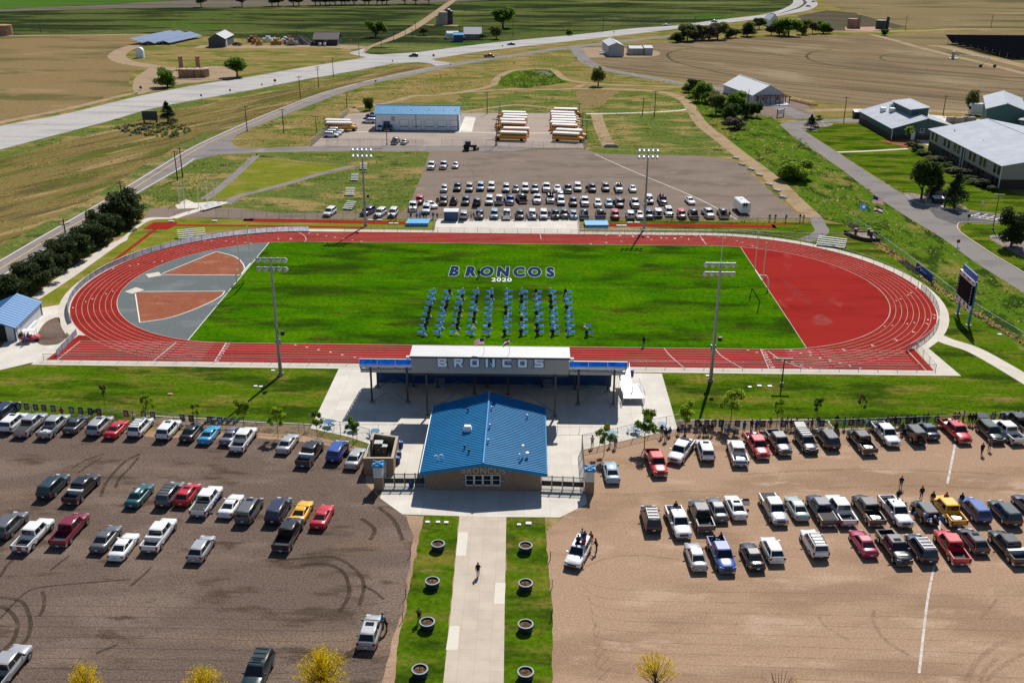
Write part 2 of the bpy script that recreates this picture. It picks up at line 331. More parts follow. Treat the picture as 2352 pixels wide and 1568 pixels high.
sheet('stubble_field', atl([(1330, 112), (1426, 105), (1546, 97), (1650, 91), (1764, 85), (1914, 82), (1992, 79), (2114, 110), (2264, 147), (2352, 170), (2700, 262), (2700, 290), (2352, 260), (2139, 254), (1989, 249), (1839, 226), (1764, 206), (1688, 199), (1526, 178), (1413, 160), (1351, 142), (1335, 128)]), 0.012, G_crop)
sheet('range_triangle', atl([(2010, 82), (2200, 72), (2600, 72), (3000, 100), (2800, 200), (2352, 168), (2264, 146), (2114, 108)]), 0.008, G_upr)
sheet('weed_meadow', atl([(1060, 216), (1176, 209), (1330, 206), (1480, 210), (1555, 226), (1588, 255), (1650, 322), (1690, 358), (1600, 358), (1380, 354), (1346, 335), (1320, 262), (1150, 258), (1040, 262)]), 0.012, G_weed, rag=(6, 2))
sheet('pond_meadow', atl([(1140, 196), (1142, 185), (1150, 175), (1178, 164), (1226, 159), (1268, 161), (1282, 175), (1310, 188), (1260, 195), (1200, 204)]), 0.012, G_canal, rag=(5, 1.5))
sheet('pond', smooth(atl([(1228, 166), (1245, 163), (1262, 168), (1268, 174), (1250, 173)]), 5, True), 0.02, G_water)
sheet('canal_bank', atl([(1600, 205), (1660, 215), (1700, 235), (1760, 262), (1795, 285), (1830, 318), (1936, 392), (2014, 452), (2089, 502), (2164, 547), (2239, 602), (2352, 676), (2600, 850), (2500, 900), (2352, 812), (2195, 705), (2110, 640), (2010, 560), (1950, 517), (1885, 503), (1840, 465), (1740, 372), (1600, 262), (1570, 225)]), 0.012, G_canal)
sheet('embankment_grass', atl([(0, 602), (150, 513), (240, 462), (347, 394), (487, 318), (588, 274), (713, 225), (788, 202), (888, 178), (1001, 155), (913, 148), (788, 170), (688, 187), (588, 207), (375, 248), (225, 289), (0, 348), (-500, 500), (-500, 900)]), 0.006, G_strip)
for px, wd in (([(-250, 424), (0, 356), (225, 294), (375, 252), (588, 212), (788, 174), (913, 150)], 8), ([(-300, 760), (0, 585), (150, 500), (240, 449), (347, 384), (425, 338), (487, 308)], 5), ([(250, 500), (310, 462), (410, 400), (452, 374)], 4), ([(600, 296), (738, 238), (838, 203), (938, 181)], 5), ([(-250, 340), (0, 284), (325, 214), (475, 187), (588, 170), (688, 153), (800, 134)], 5)):
    C = smooth(atl(px), 5); a, b = strip_pts(C, wd/2); sheet('green_verge', ragged(a+list(reversed(b)), 4, 1.6), .008, G_weed)
sheet('verge_grass', atl([(300, 458), (410, 395), (450, 368), (500, 358), (588, 353), (590, 362), (455, 462), (430, 480), (330, 485)]), 0.012, G_weed, rag=(4, 1))
sheet('scrub_field', atl([(588, 353), (813, 349), (985, 349), (972, 392), (957, 430), (944, 462), (930, 488), (640, 490), (540, 476), (560, 448), (640, 432), (750, 402), (818, 384), (700, 370), (588, 360)]), 0.012, G_weed, rag=(4, 1.2))
sheet('discus_field', atl([(459, 461), (588, 364), (700, 374), (812, 382), (745, 398), (600, 436), (535, 450)]), 0.02, G_lawny)

# ================================================================== roads and paths
band('highway', [(-250, 350), (0, 290), (150, 262), (325, 220), (475, 192), (588, 175), (688, 157), (813, 137), (848, 131), (888, 125), (963, 120), (1063, 107), (1176, 94), (1326, 80), (1451, 66), (1551, 59), (1651, 46), (1726, 38), (1764, 32), (1796, 22), (1817, 11), (1822, 3), (1815, -8), (1780, -22)],
     [(-250, 412), (0, 344), (225, 285), (375, 244), (588, 205), (688, 185), (788, 168), (913, 145), (960, 141), (993, 136), (1063, 125), (1176, 110), (1401, 85), (1551, 67), (1650, 55), (1701, 49), (1764, 41), (1816, 32), (1856, 24), (1872, 17), (1878, 9), (1870, 0), (1850, -12), (1810, -25)], 0.04, G_hwy)
sheet('highway_median', smooth(atl([(1790, 32), (1834, 20), (1848, 12), (1853, 5), (1840, -3), (1846, 6), (1840, 13), (1828, 19)]), 4, True), 0.05, G_dark)
sheet('highway_junction', atl([(905, 147), (960, 143), (990, 147), (1002, 152), (1046, 146), (1020, 143), (1000, 140), (993, 135), (950, 130)]), 0.044, G_hwy)
sheet('side_road_mouth', atl([(800, 122), (812, 126), (846, 133), (890, 127), (850, 125), (833, 121), (838, 112)]), 0.044, G_hwy)
band('side_road', [(800, 123), (838, 110), (910, 80), (963, 50), (1025, 7), (1038, 0), (1065, -16), (1090, -30)], [(836, 122), (863, 105), (920, 86), (978, 54), (1045, 4), (1052, 0), (1080, -16), (1105, -30)], 0.035, G_farmd)
band('frontage_road', [(-420, 850), (0, 597), (150, 510), (240, 459), (347, 392), (425, 346), (487, 315), (588, 271), (713, 222), (788, 199), (888, 175), (1001, 152), (1046, 144), (1176, 125), (1326, 104), (1546, 81)],
     [(-420, 905), (0, 641), (150, 547), (300, 455), (410, 392), (450, 367), (520, 322), (588, 291), (738, 232), (838, 197), (938, 175), (1046, 152), (1176, 131), (1326, 110), (1546, 85)], 0.03, G_asph)
sheet('access_road', atl([(446, 369), (500, 356), (588, 351), (813, 347), (988, 347), (1176, 348), (1240, 340), (1140, 335), (713, 336), (588, 341), (550, 339), (536, 333), (531, 322), (560, 300), (480, 330)]), 0.034, G_asph)
# painted lines of the two roads
lines = MB()
def pline(px, wd, z=0.06, sub=6, mi=0):
    C = smooth(atl(px), sub); a, b = strip_pts(C, wd/2); strip_mb(lines, a, b, z, mi)
pline([(-420, 852), (0, 600), (150, 513), (240, 461), (350, 394), (428, 347), (489, 317), (588, 273), (713, 224), (788, 201), (888, 177), (1001, 154)], 0.25)
pline([(-420, 899), (0, 637), (150, 544), (300, 452), (408, 390), (446, 365)], 0.25)
pline([(-420, 876), (0, 618), (150, 527), (225, 486), (372, 392), (475, 331), (588, 281), (713, 229), (838, 188), (938, 168)], 0.30, mi=1)
for off in (0.62, 0.30):
    pline([(x, lerp(a, b, off)) for x, a, b in ((-200, 340, 400), (0, 290, 344), (225, 245, 285), (375, 211, 244), (588, 175, 205), (788, 141, 168))], 0.35, mi=1)
lines.build('road_markings', [G_white, G_yel], kind='structure')
# farm tracks and trails
ribbon('farm_track', [(-500, 90), (0, 83), (200, 81), (350, 80), (400, 81), (450, 84)], 6, 0.026, G_farmd)
ribbon('farm_lane', [(400, 83), (360, 93), (320, 103), (285, 115), (268, 130), (290, 143), (335, 151), (380, 157), (420, 165), (480, 172)], 9, 0.028, G_farmd)
sheet('tank_pad', smooth(atl([(355, 155), (430, 158), (500, 152), (540, 165), (535, 180), (470, 188), (400, 196), (345, 210), (320, 217), (305, 205), (310, 180), (330, 165)]), 5, True), 0.024, G_farmd)
ribbon('field_edge_track', [(-250, 345), (0, 282), (150, 252), (290, 218), (320, 214)], 4, 0.026, G_dirt)
ribbon('yard_track', [(452, 108), (540, 108), (640, 108), (700, 106), (780, 107), (830, 112)], 16, 0.022, G_farmd)
ribbon('trail', [(806, 248), (860, 241), (895, 236), (922, 229), (950, 221), (1013, 218), (1088, 207), (1130, 197), (1138, 186), (1148, 176), (1176, 163), (1226, 158), (1268, 160), (1283, 171), (1294, 180), (1308, 185), (1351, 191), (1426, 196), (1576, 200), (1640, 200)], 3.4, 0.03, G_dirt)
ribbon('trail', [(1013, 216), (1100, 210), (1176, 206), (1270, 206), (1316, 204), (1331, 198), (1345, 194)], 3.0, 0.034, G_dirt)
ribbon('trail', [(1316, 204), (1401, 205), (1476, 208), (1526, 213), (1553, 221), (1578, 236), (1591, 255), (1613, 287), (1651, 317), (1688, 347), (1738, 383), (1784, 420), (1830, 465), (1868, 500)], 4.6, 0.036, G_dirt)
ribbon('trail', [(1063, 258), (1113, 250), (1176, 242), (1226, 244), (1280, 252)], 2.6, 0.03, G_dirt)
ribbon('trail', [(1346, 262), (1451, 260), (1551, 255), (1585, 250)], 1.8, 0.03, G_side)
ribbon('trail', [(1370, 263), (1376, 285), (1387, 312), (1398, 335)], 4.2, 0.032, G_dirt)
ribbon('farm_drive', [(1322, 110), (1330, 122), (1345, 140), (1376, 156), (1420, 166), (1476, 176), (1530, 186), (1590, 195), (1650, 203), (1720, 215), (1790, 245), (1850, 272)], 7, 0.028, G_asph)
sheet('farm_pad', smooth(atl([(1326, 112), (1400, 110), (1500, 116), (1515, 126), (1480, 132), (1400, 131), (1345, 132)]), 5, True), 0.026, G_farmd)
sheet('metal_building_pad', smooth(atl([(1630, 200), (1690, 196), (1800, 225), (1850, 240), (1870, 270), (1800, 272), (1700, 260), (1650, 235)]), 5, True), 0.024, G_lotF)
ribbon('service_path', [(808, 247), (815, 255), (835, 258), (858, 258)], 3, 0.03, G_dirt)
ribbon('dirt_lane', [(1998, 79), (2050, 92), (2114, 110), (2264, 147), (2352, 169), (2600, 232)], 5, 0.03, G_farmd)
ribbon('dirt_lane', [(1880, 72), (1990, 73), (2100, 71), (2250, 67), (2500, 70)], 7, 0.03, G_farmd)
ribbon('dirt_lane', [(1850, 254), (1989, 252), (2139, 256), (2352, 263), (2600, 280)], 6, 0.03, G_dirt)
ribbon('solar_farm_lane', [(2130, 105), (2170, 108), (2250, 128), (2352, 152), (2600, 215)], 8, 0.028, G_dirt)
sheet('tan_clearing', smooth(atl([(1330, 208), (1420, 207), (1400, 225), (1385, 240), (1350, 250), (1330, 232)]), 5, True), 0.016, G_dry)
# crop circle wheel marks
arcs = MB()
def amark(px, wd):
    C = smooth(atl(px), 6); a, b = strip_pts(C, wd/2); strip_mb(arcs, a, b, 0.02)
amark([(1594, 110), (1560, 115), (1537, 122), (1534, 130), (1551, 142), (1600, 155), (1676, 172), (1764, 188), (1900, 202), (2100, 218), (2352, 233), (2600, 245)], 1.6)
amark([(1909, 114), (1870, 119), (1853, 128), (1862, 138), (1910, 150), (2000, 161), (2114, 170), (2250, 177), (2352, 179), (2500, 180)], 1.6)
amark([(2100, 121), (2050, 124), (2023, 131), (2030, 138), (2070, 145), (2150, 152), (2250, 156)], 1.1)
amark([(1764, 157), (1860, 170), (1989, 184), (2150, 197), (2352, 205), (2500, 208)], 0.9)
amark([(1695, 104), (1760, 120), (1870, 145), (1989, 162)], 0.6)
arcs.build('pivot_wheel_marks', G_dark, kind='stuff')

# ================================================================== school grounds to the right
sheet('school_road', smooth(atl([(1791, 287), (1826, 317), (1864, 342), (1936, 392), (2014, 452), (2089, 502), (2164, 547), (2239, 602), (2352, 674), (2600, 850)]), 4) + atl([(2600, 790), (2352, 627), (2289, 590), (2226, 549), (2204, 532), (2199, 519), (2214, 511), (2301, 514), (2400, 512), (2400, 490), (2289, 492), (2246, 486), (2194, 481), (2121, 470), (2076, 448), (1986, 392), (1919, 347), (1840, 296), (1860, 285), (1914, 280), (1979, 281), (2010, 290), (2040, 275), (1989, 270), (1870, 276), (1806, 280)]), 0.03, G_asph)
sheet('school_lawn', atl([(1845, 300), (1880, 292), (1914, 284), (1979, 284), (2040, 318), (2130, 340), (2200, 400), (2352, 450), (2500, 480), (2500, 492), (2289, 490), (2246, 484), (2194, 478), (2121, 467), (2080, 447), (1990, 392), (1921, 347)]), 0.014, G_lawn)
sheet('school_lawn_island', atl([(2206, 522), (2218, 514), (2301, 517), (2400, 515), (2500, 700), (2352, 624), (2289, 586), (2228, 546), (2208, 531)]), 0.034, G_lawn)
ribbon('school_path', [(1924, 350), (2000, 347), (2085, 342)], 1.6, 0.04, G_side)
sheet('school_yard', atl([(1990, 262), (2120, 262), (2500, 300), (2600, 480), (2352, 420), (2200, 360), (2120, 330)]), 0.01, G_conc)
sheet('entry_bed', smooth(atl([(2016, 322), (2080, 338), (2098, 341), (2102, 333), (2060, 326)]), 4, True), 0.04, G_clay)
for q in ([(1834, 293), (1850, 286), (1880, 284), (1912, 284), (1906, 290), (1882, 294), (1876, 301), (1850, 300)], [(2076, 446), (2090, 444), (2130, 452), (2135, 470), (2118, 470)], [(2196, 478), (2200, 470), (2216, 474), (2222, 482), (2210, 484)], [(2272, 545), (2300, 540), (2400, 560), (2420, 620), (2352, 592), (2300, 565)]):
    sheet('rock_bed', smooth(atl(q), 4, True), 0.045, G_rock)
k = MB()
def kerb(px, wd=0.2, h=0.14, mbx=None, sub=4):
    C = smooth(atl(px), sub); a, b = strip_pts(C, wd/2)
    for i in range(len(C)-1):
        (mbx or k).hexa([(a[i].x, a[i].y, 0), (b[i].x, b[i].y, 0), (b[i+1].x, b[i+1].y, 0), (a[i+1].x, a[i+1].y, 0)][::-1], [(a[i].x, a[i].y, h), (b[i].x, b[i].y, h), (b[i+1].x, b[i+1].y, h), (a[i+1].x, a[i+1].y, h)][::-1])
kerb([(2301, 514), (2214, 511), (2199, 519), (2204, 532), (2226, 549), (2289, 590), (2352, 627), (2500, 725)])
kerb([(2076, 449), (2121, 471), (2194, 482), (2246, 487), (2289, 493)])
k.build('road_kerb', G_side, kind='structure')
sheet('disabled_bay_paving', atl([(2130, 475), (2200, 484), (2290, 494), (2310, 513), (2216, 510), (2200, 518), (2150, 500)]), 0.034, G_asphd)
h = MB()
for (x0, y0, x1, y1) in [(2228, 494, 2290, 502), (2236, 499, 2300, 508), (2230, 497, 2250, 490), (2248, 500, 2268, 492), (2266, 502, 2288, 495), (2284, 505, 2300, 499)]:
    a, b = strip_pts(atl([(x0, y0), (x1, y1)]), 0.12); strip_mb(h, a, b, 0.042)
h.build('disabled_bay_hatching', G_white, kind='structure')

# ================================================================== yards and lots
sheet('bus_yard_paving', atl([(716, 336), (800, 262), (858, 258), (1146, 260), (1140, 336)]), 0.02, G_yard)
sheet('bus_lot_paving', atl([(1146, 262), (1316, 258), (1346, 340), (1143, 340)]), 0.024, G_yard)
sheet('barn_apron', atl([(1053, 303), (1068, 268), (1093, 270), (1084, 303)]), 0.03, G_conc)
ribbon('yard_gutter', [(790, 303), (900, 304), (1084, 304), (1146, 306), (1280, 306)], 0.9, 0.03, G_conc)
sheet('far_gravel_lot', atl([(988, 347), (1176, 348), (1271, 340), (1346, 342), (1362, 350), (1390, 354), (1476, 356), (1600, 358), (1651, 362), (1698, 375), (1728, 402), (1766, 436), (1800, 465), (1842, 502), (900, 503), (588, 503), (480, 500), (400, 500), (330, 500), (345, 478), (440, 480), (540, 478), (640, 490), (930, 488), (944, 462), (957, 430), (972, 392)]), 0.02, G_lotF)
sheet('near_right_lot', atl([(2700, 968), (2352, 968), (2089, 978), (1916, 984), (1700, 985), (1560, 985), (1336, 1035), (1340, 1100), (1348, 1157), (1311, 1176), (1150, 1300), (1100, 1700), (3000, 1900), (3400, 1100)]), 0.006, G_lotR)
sheet('near_verge_dirt', atl([(-700, 930), (0, 945), (200, 962), (300, 968), (340, 990), (588, 990), (715, 1000), (840, 1030), (870, 1140), (924, 1182), (1060, 1190), (1060, 1700), (-300, 1900), (-900, 1000)]), 0.006, G_lotR)
sheet('near_left_lot', atl([(-900, 940), (-300, 945), (0, 962), (90, 974), (220, 985), (340, 1000), (470, 1008), (560, 1002), (640, 1008), (720, 1018), (780, 1030), (838, 1052), (842, 1090), (838, 1110), (866, 1138), (900, 1165), (925, 1188), (944, 1215), (948, 1245), (941, 1300), (930, 1380), (915, 1440), (895, 1500), (880, 1568), (868, 1700), (-300, 1900), (-900, 1300)]), 0.012, G_lotL, rag=(1.2, 0.5))
# tyre marks scuffed into the two lots
def fade_mat(name, col, thr, amt=.42):
    m, t, b = nmat(name); b.inputs['Base Color'].default_value = (*col, 1); b.inputs['Roughness'].default_value = 0.95; b.inputs['Specular IOR Level'].default_value = 0.1
    g = t.nodes.new('ShaderNodeNewGeometry'); n = t.nodes.new('ShaderNodeTexNoise'); n.inputs['Scale'].default_value = 0.9; n.inputs['Detail'].default_value = 8; n.inputs['Roughness'].default_value = 0.8
    t.links.new(g.outputs['Position'], n.inputs['Vector'])
    r = t.nodes.new('ShaderNodeMapRange'); r.inputs[1].default_value = thr-0.14; r.inputs[2].default_value = thr+0.14; r.inputs[4].default_value = amt
    t.links.new(n.outputs[0], r.inputs[0]); t.links.new(r.outputs[0], b.inputs['Alpha'])
    return m
T_dk = fade_mat('tyre_scuff_dark', (0.055, 0.038, 0.026), 0.45, .68); T_lt = fade_mat('tyre_scuff_tan', (0.25, 0.16, 0.105), 0.53)
tm = MB(); tm2 = MB()
def tmark(mbx, px, wd, z):
    C = smooth(atl(px), 6); a, b = strip_pts(C, wd/2); strip_mb(mbx, a, b, z)
for px, wd in [([(-30, 1372), (10, 1372), (50, 1382), (66, 1410), (70, 1440), (58, 1472), (20, 1500)], .42), ([(-20, 1390), (15, 1398), (36, 1420), (40, 1440), (30, 1470), (0, 1500)], .42), ([(97, 1358), (102, 1375), (99, 1398), (90, 1415)], .38),
               ([(620, 1288), (700, 1281), (760, 1278), (800, 1295), (830, 1325), (835, 1355), (825, 1390)], .42), ([(690, 1298), (745, 1295), (785, 1310), (800, 1340), (800, 1370), (780, 1405)], .42), ([(835, 1345), (860, 1358), (882, 1376)], .3),
               ([(232, 1140), (240, 1115), (262, 1085), (290, 1058), (322, 1042)], .45), ([(265, 1120), (275, 1098), (300, 1072), (318, 1050)], .4), ([(165, 1075), (200, 1055), (240, 1042)], .3), ([(180, 1085), (210, 1065), (235, 1050)], .3),
               ([(770, 1515), (800, 1500), (835, 1478)], .5), ([(765, 1525), (800, 1508), (840, 1490)], .4), ([(220, 1500), (250, 1488), (270, 1480)], .35), ([(115, 1310), (140, 1290), (160, 1275)], .3), ([(300, 1345), (330, 1320), (350, 1300)], .3), ([(830, 1190), (860, 1215), (850, 1240)], .5), ([(870, 1165), (905, 1195), (925, 1240)], .5),
               ([(0, 1325), (15, 1300), (30, 1285)], .4), ([(0, 1420), (60, 1360), (120, 1345), (300, 1330)], .25)]: tmark(tm, px, wd, 0.018)
for k_ in range(8): tmark(tm, [(0, 1390+k_*24), (250, 1392+k_*24), (500, 1396+k_*24), (760, 1398+k_*25), (900, 1380+k_*25)], 0.06, 0.0165)
tm.build('tyre_scuffs', T_dk, kind='stuff')
for k_ in range(11): tmark(tm2, [(1330+8*k_, 1325+k_*20), (1370, 1345+k_*23), (1450, 1354+k_*24), (1600, 1358+k_*24), (1900, 1362+k_*25), (2352, 1368+k_*27)], 0.14, 0.0125)
for px, wd in [([(2009, 1400), (2005, 1420), (2015, 1445), (2040, 1475), (2090, 1505)], .4), ([(2220, 1568), (2235, 1530), (2270, 1495), (2310, 1470)], .5), ([(2250, 1568), (2262, 1538), (2290, 1510)], .4), ([(2352, 1500), (2300, 1530), (2262, 1568)], .4), ([(1880, 1415), (1900, 1440), (1950, 1470)], .3), ([(2250, 1420), (2270, 1400), (2290, 1375)], .3), ([(1430, 1135), (1560, 1128), (1700, 1132)], .3), ([(1700, 1090), (1860, 1080), (2050, 1078), (2300, 1088)], .4), ([(1900, 1120), (2100, 1115), (2352, 1125)], .4), ([(1345, 1300), (1400, 1280), (1480, 1275), (1560, 1285)], .3)]: tmark(tm2, px, wd, 0.016)
tm2.build('tyre_scuffs', T_lt, kind='stuff')
tm3 = MB()
for px, wd in [([(1300, 395), (1400, 400), (1550, 412), (1700, 425), (1730, 440)], .5), ([(1290, 410), (1420, 408), (1600, 425)], .5), ([(1000, 372), (1100, 362), (1250, 360)], .5), ([(1040, 375), (1075, 385), (1090, 400)], .5), ([(1150, 380), (1130, 392), (1140, 405)], .5), ([(1180, 395), (1350, 375), (1480, 372)], .5), ([(1560, 440), (1650, 448), (1720, 470)], .5)]: tmark(tm3, px, wd, 0.026)
tm3.build('tyre_scuffs', T_lt, kind='stuff')
# chalk lines across the lots
ck = MB()
for px, wd in [([(2194, 1020), (2176, 1110)], .28), ([(2148, 1290), (2130, 1380), (2111, 1546)], .24), ([(2160, 1180), (2156, 1220)], .3)]: tmark(ck, px, wd, 0.03)
for px, wd in [([(1366, 354), (1450, 392), (1600, 455), (1694, 505)], .35)]: tmark(ck, px, wd, 0.03)
ck.build('chalk_lines', fade_mat('chalk', (0.66, 0.62, 0.58), 0.40, .9), kind='structure')

# ================================================================== lawns round the stadium
sheet('bend_lawn', atl([(345, 508), (400, 503), (700, 505), (940, 503), (1000, 505), (1000, 540), (588, 570), (300, 650), (170, 740), (130, 712), (95, 706), (88, 690), (180, 630), (268, 568), (296, 545), (300, 535)]), 0.022, G_lawny)
sheet('right_lawn', atl([(1330, 506), (1868, 512), (1950, 516), (2010, 560), (2110, 640), (2195, 705), (2352, 810), (2600, 960), (2600, 975), (2352, 968), (2089, 977), (1916, 983), (1904, 974), (1884, 966), (1700, 966), (1551, 968), (1500, 800), (1700, 540)]), 0.022, G_lawn)
sheet('left_lawn', atl([(-500, 900), (0, 850), (72, 833), (105, 800), (800, 800), (778, 848), (716, 975), (588, 969), (400, 958), (340, 955), (322, 967), (300, 969), (200, 963), (90, 954), (0, 946), (-500, 915)]), 0.022, G_lawn)
sheet('mulch_bed', atl([(322, 968), (340, 957), (400, 960), (588, 971), (714, 976), (714, 986), (745, 996), (760, 1002), (715, 1001), (588, 993), (400, 985), (330, 980)]), 0.016, G_mulch)
sheet('mulch_bed', atl([(1552, 969), (1700, 967), (1884, 967), (1904, 975), (1914, 984), (1900, 989), (1700, 987), (1560, 988)]), 0.016, G_mulch)
kk = MB()
kerb([(322, 967), (340, 956), (400, 959), (500, 964), (588, 970), (714, 975)], 0.18, 0.1, kk)
kerb([(1552, 967), (1700, 966), (1884, 965), (1904, 973), (1914, 984)], 0.18, 0.1, kk)
kk.build('lawn_kerb', G_side, kind='structure')
sheet('walk_lawn', atl([(974, 1183), (1056, 1184), (1036, 1370), (1018, 1568), (1004, 1720), (870, 1720), (905, 1568), (913, 1488), (925, 1430), (938, 1363), (948, 1310), (958, 1263), (966, 1225)]), 0.022, G_lawn, rag=(0.8, 0.22))
sheet('walk_lawn', atl([(1163, 1185), (1251, 1188), (1256, 1240), (1258, 1301), (1264, 1350), (1268, 1401), (1270, 1568), (1272, 1720), (1150, 1720), (1157, 1568)]), 0.022, G_lawn, rag=(0.8, 0.22))
# ================================================================== concrete
sheet('stadium_apron', atl([(778, 847), (1520, 858), (1538, 920), (1556, 985), (1336, 1034), (1342, 1100), (1348, 1157), (1311, 1176), (1286, 1188), (1163, 1187), (1055, 1185), (924, 1181), (873, 1144), (880, 1120), (885, 1060), (850, 1020), (800, 1003), (713, 984)]), 0.036, G_conc)
sheet('walkway', atl([(1055, 1185), (1163, 1187), (1159, 1400), (1157, 1568), (1152, 1760), (996, 1760), (1018, 1568), (1038, 1380)]), 0.034, G_walk)
G_patch = mat('new_concrete', (0.62, 0.57, 0.50), 0.85, vary=0.05)
for q in ([(1053, 1222), (1075, 1222), (1070, 1276), (1047, 1276)], [(1138, 1338), (1161, 1338), (1159, 1387), (1134, 1386)], [(1033, 1437), (1056, 1437), (1051, 1492), (1024, 1492)]):
    sheet('replaced_slab', atl(q), 0.039, G_patch)
sheet('shed_concrete', atl([(-400, 850), (0, 850), (72, 833), (106, 834), (150, 800), (148, 779), (158, 740), (165, 700), (140, 690), (137, 700), (95, 707), (80, 700), (0, 800), (-300, 800)]), 0.034, G_conc)
sheet('shed_gravel', smooth(atl([(82, 778), (100, 745), (120, 732), (136, 730), (140, 748), (150, 766), (156, 772), (140, 787), (125, 792), (95, 792)]), 4, True), 0.04, G_lotL)
band('tree_sidewalk', [(397, 500), (337, 501), (310, 522), (288, 540), (272, 552), (250, 562), (160, 617), (72, 683)], [(397, 503), (348, 506), (315, 525), (297, 540), (291, 552), (270, 564), (175, 632), (90, 688)], 0.032, G_side)
ribbon('curved_sidewalk', [(2110, 772), (2140, 770), (2180, 785), (2235, 803), (2300, 838), (2370, 880), (2450, 930)], 3.0, 0.034, G_side)
ribbon('gate_path', [(1874, 500), (1880, 515), (1888, 530), (1874, 542), (1846, 553)], 3.2, 0.034, G_asph)
ribbon('discus_path', [(588, 358), (540, 402), (500, 436), (470, 458)], 2.4, 0.03, G_asph)
ribbon('discus_path', [(818, 380), (750, 396), (680, 416), (600, 438), (545, 452), (520, 470)], 2.4, 0.03, G_asph)
ribbon('discus_walk', [(397, 501), (430, 490), (500, 470), (516, 464)], 2.2, 0.034, G_conc)
sheet('visitor_pad', atl([(1002, 503), (1328, 505), (1331, 533), (998, 530)]), 0.034, G_conc)

# ================================================================== running track
TCX, TCY, TL, TA, TBW, TW = -4.561, 182.457, 89.35, 27.14, 29.07, 7.90
def oval(off, n=40):
    P = []
    for s, t0 in ((1, -PI/2), (-1, PI/2)):
        for i in range(n+1):
            t = t0+PI*i/n; P.append(Vector((TCX+s*TL/2+(TA+off)*math.cos(t), TCY+(TBW+off)*math.sin(t), 0)))
    return P
def ring(name, o0, o1, z, m, **kw):
    A = oval(o0); B = oval(o1); A.append(A[0]); B.append(B[0]); mb = MB(); strip_mb(mb, A, B, z); return mb.build(name, m, **kw)
ring('track_sidewalk', TW, TW+2.0, 0.040, G_side, kind='structure')
ring('running_track', 0, TW, 0.052, G_track, kind='structure')
yn, yf = TCY-TBW-TW, TCY-TBW
cl, cr = at(106, 826), at(2150, 857); cl2, cr2 = at(183, 768), at(2100, 802)
sheet('near_sidewalk', [Vector((cl.x-1.5, yn-1.9, 0)), Vector((cr.x+3.5, yn-1.9, 0)), Vector((cr2.x+2.5, yf+1, 0)), Vector((TCX+TL/2, yf, 0)), Vector((TCX-TL/2, yf, 0)), Vector((cl2.x-1.5, yf+1, 0))], 0.038, G_side)
sheet('sprint_chute', [Vector((cl.x, yn, 0)), Vector((TCX-TL/2+2, yn, 0)), Vector((TCX-TL/2+2, yf, 0)), Vector((cl2.x, yf+2.6, 0))], 0.048, G_track)
sheet('sprint_chute', [Vector((TCX+TL/2-2, yn, 0)), Vector((cr.x, yn, 0)), Vector((cr2.x, yf+1, 0)), Vector((TCX+TL/2-2, yf, 0))], 0.048, G_track)
lw = MB()
for i in range(9):
    o = TW*i/8; A = oval(o-0.024 if i else -0.05); B = oval(o+0.024 if i else 0.05); A.append(A[0]); B.append(B[0]); strip_mb(lw, A, B, 0.060)
    y = yf-o
    for x0, x1 in ((cl.x+8*i/8*0+ (cl2.x-cl.x)*(8-i)/8+1.2, TCX-TL/2-2), (TCX+TL/2+2, cr.x+(cr2.x-cr.x)*(8-i)/8-2.0)):
        lw.quad((x0, y-0.032, 0.060), (x1, y-0.032, 0.060), (x1, y+0.032, 0.060), (x0, y+0.032, 0.060))
def cross(x0, x1, d=0.05, wd=0.09):
    lw.quad((x0-wd, yn, 0.064), (x0+wd, yn, 0.064), (x1+wd, yf, 0.064), (x1-wd, yf, 0.064))
for (xa, ya, xb, yb) in [(135, 824, 182, 786), (353, 829, 408, 783), (492, 832, 520, 787), (1770, 855, 1747, 802), (2128, 852, 2085, 806)]:
    A = at(xa, ya); B = at(xb, yb); a, b = strip_pts([Vector((A.x, yn, 0)), Vector((B.x, yf, 0))], 0.07); strip_mb(lw, a, b, 0.064)
for (L) in [[(1525, 800), (1540, 818), (1572, 846)], [(1643, 802), (1660, 820), (1708, 848)], [(1763, 806), (1800, 830), (1858, 849)], [(682, 532), (697, 540), (703, 549), (700, 556)], [(1606, 540), (1622, 562)], [(1240, 537), (1243, 550)]]:
    a, b = strip_pts(smooth(atl(L), 4), 0.07); strip_mb(lw, a, b, 0.066)
# exchange-zone triangles and ticks in the lanes
rnd = random.Random(3)
def lane_pt(i, s):
    """lane centre i at arc parameter s in degrees of the bend (left bend 90..270, right bend -90..90)"""
    o = TW*(i+0.5)/8; sx = -1 if 90 < s < 270 else 1; t = R(s)
    return Vector((TCX+sx*TL/2+(TA+o)*math.cos(t), TCY+(TBW+o)*math.sin(t), 0)), Vector((-math.sin(t), math.cos(t), 0))
def tri(p, d, ln=0.8, wd=0.35):
    n = Vector((-d.y, d.x, 0)); a = p+d*ln; b = p-n*wd; c = p+n*wd
    lw.add([(q.x, q.y, 0.066) for q in (a, b, c)], ((0, 1, 2),))
for i in range(8):
    for base in (112, 150, 186, -12, -38, 70):
        if (i+base) % 3: p, d = lane_pt(i, base+i*2.2); tri(p, d, 0.6, 0.2)
for i in range(8):
    y = yf-TW*(i+0.5)/8; yF = TCY+TBW+TW*(i+0.5)/8
    for x in (-38+2.1*i, 36+1.2*i, 43+1.3*i): tri(Vector((x, y, 0)), Vector((1, 0, 0)), 0.5, 0.2)
    for x in (-36-2.1*i, 14+3.4*i): tri(Vector((x, yF, 0)), Vector((-1, 0, 0)), 0.6, 0.24)
lw.build('track_lane_lines', mat('worn_lane_paint', (.52, .46, .43), .9, vary=.3, vs=.15), kind='structure')

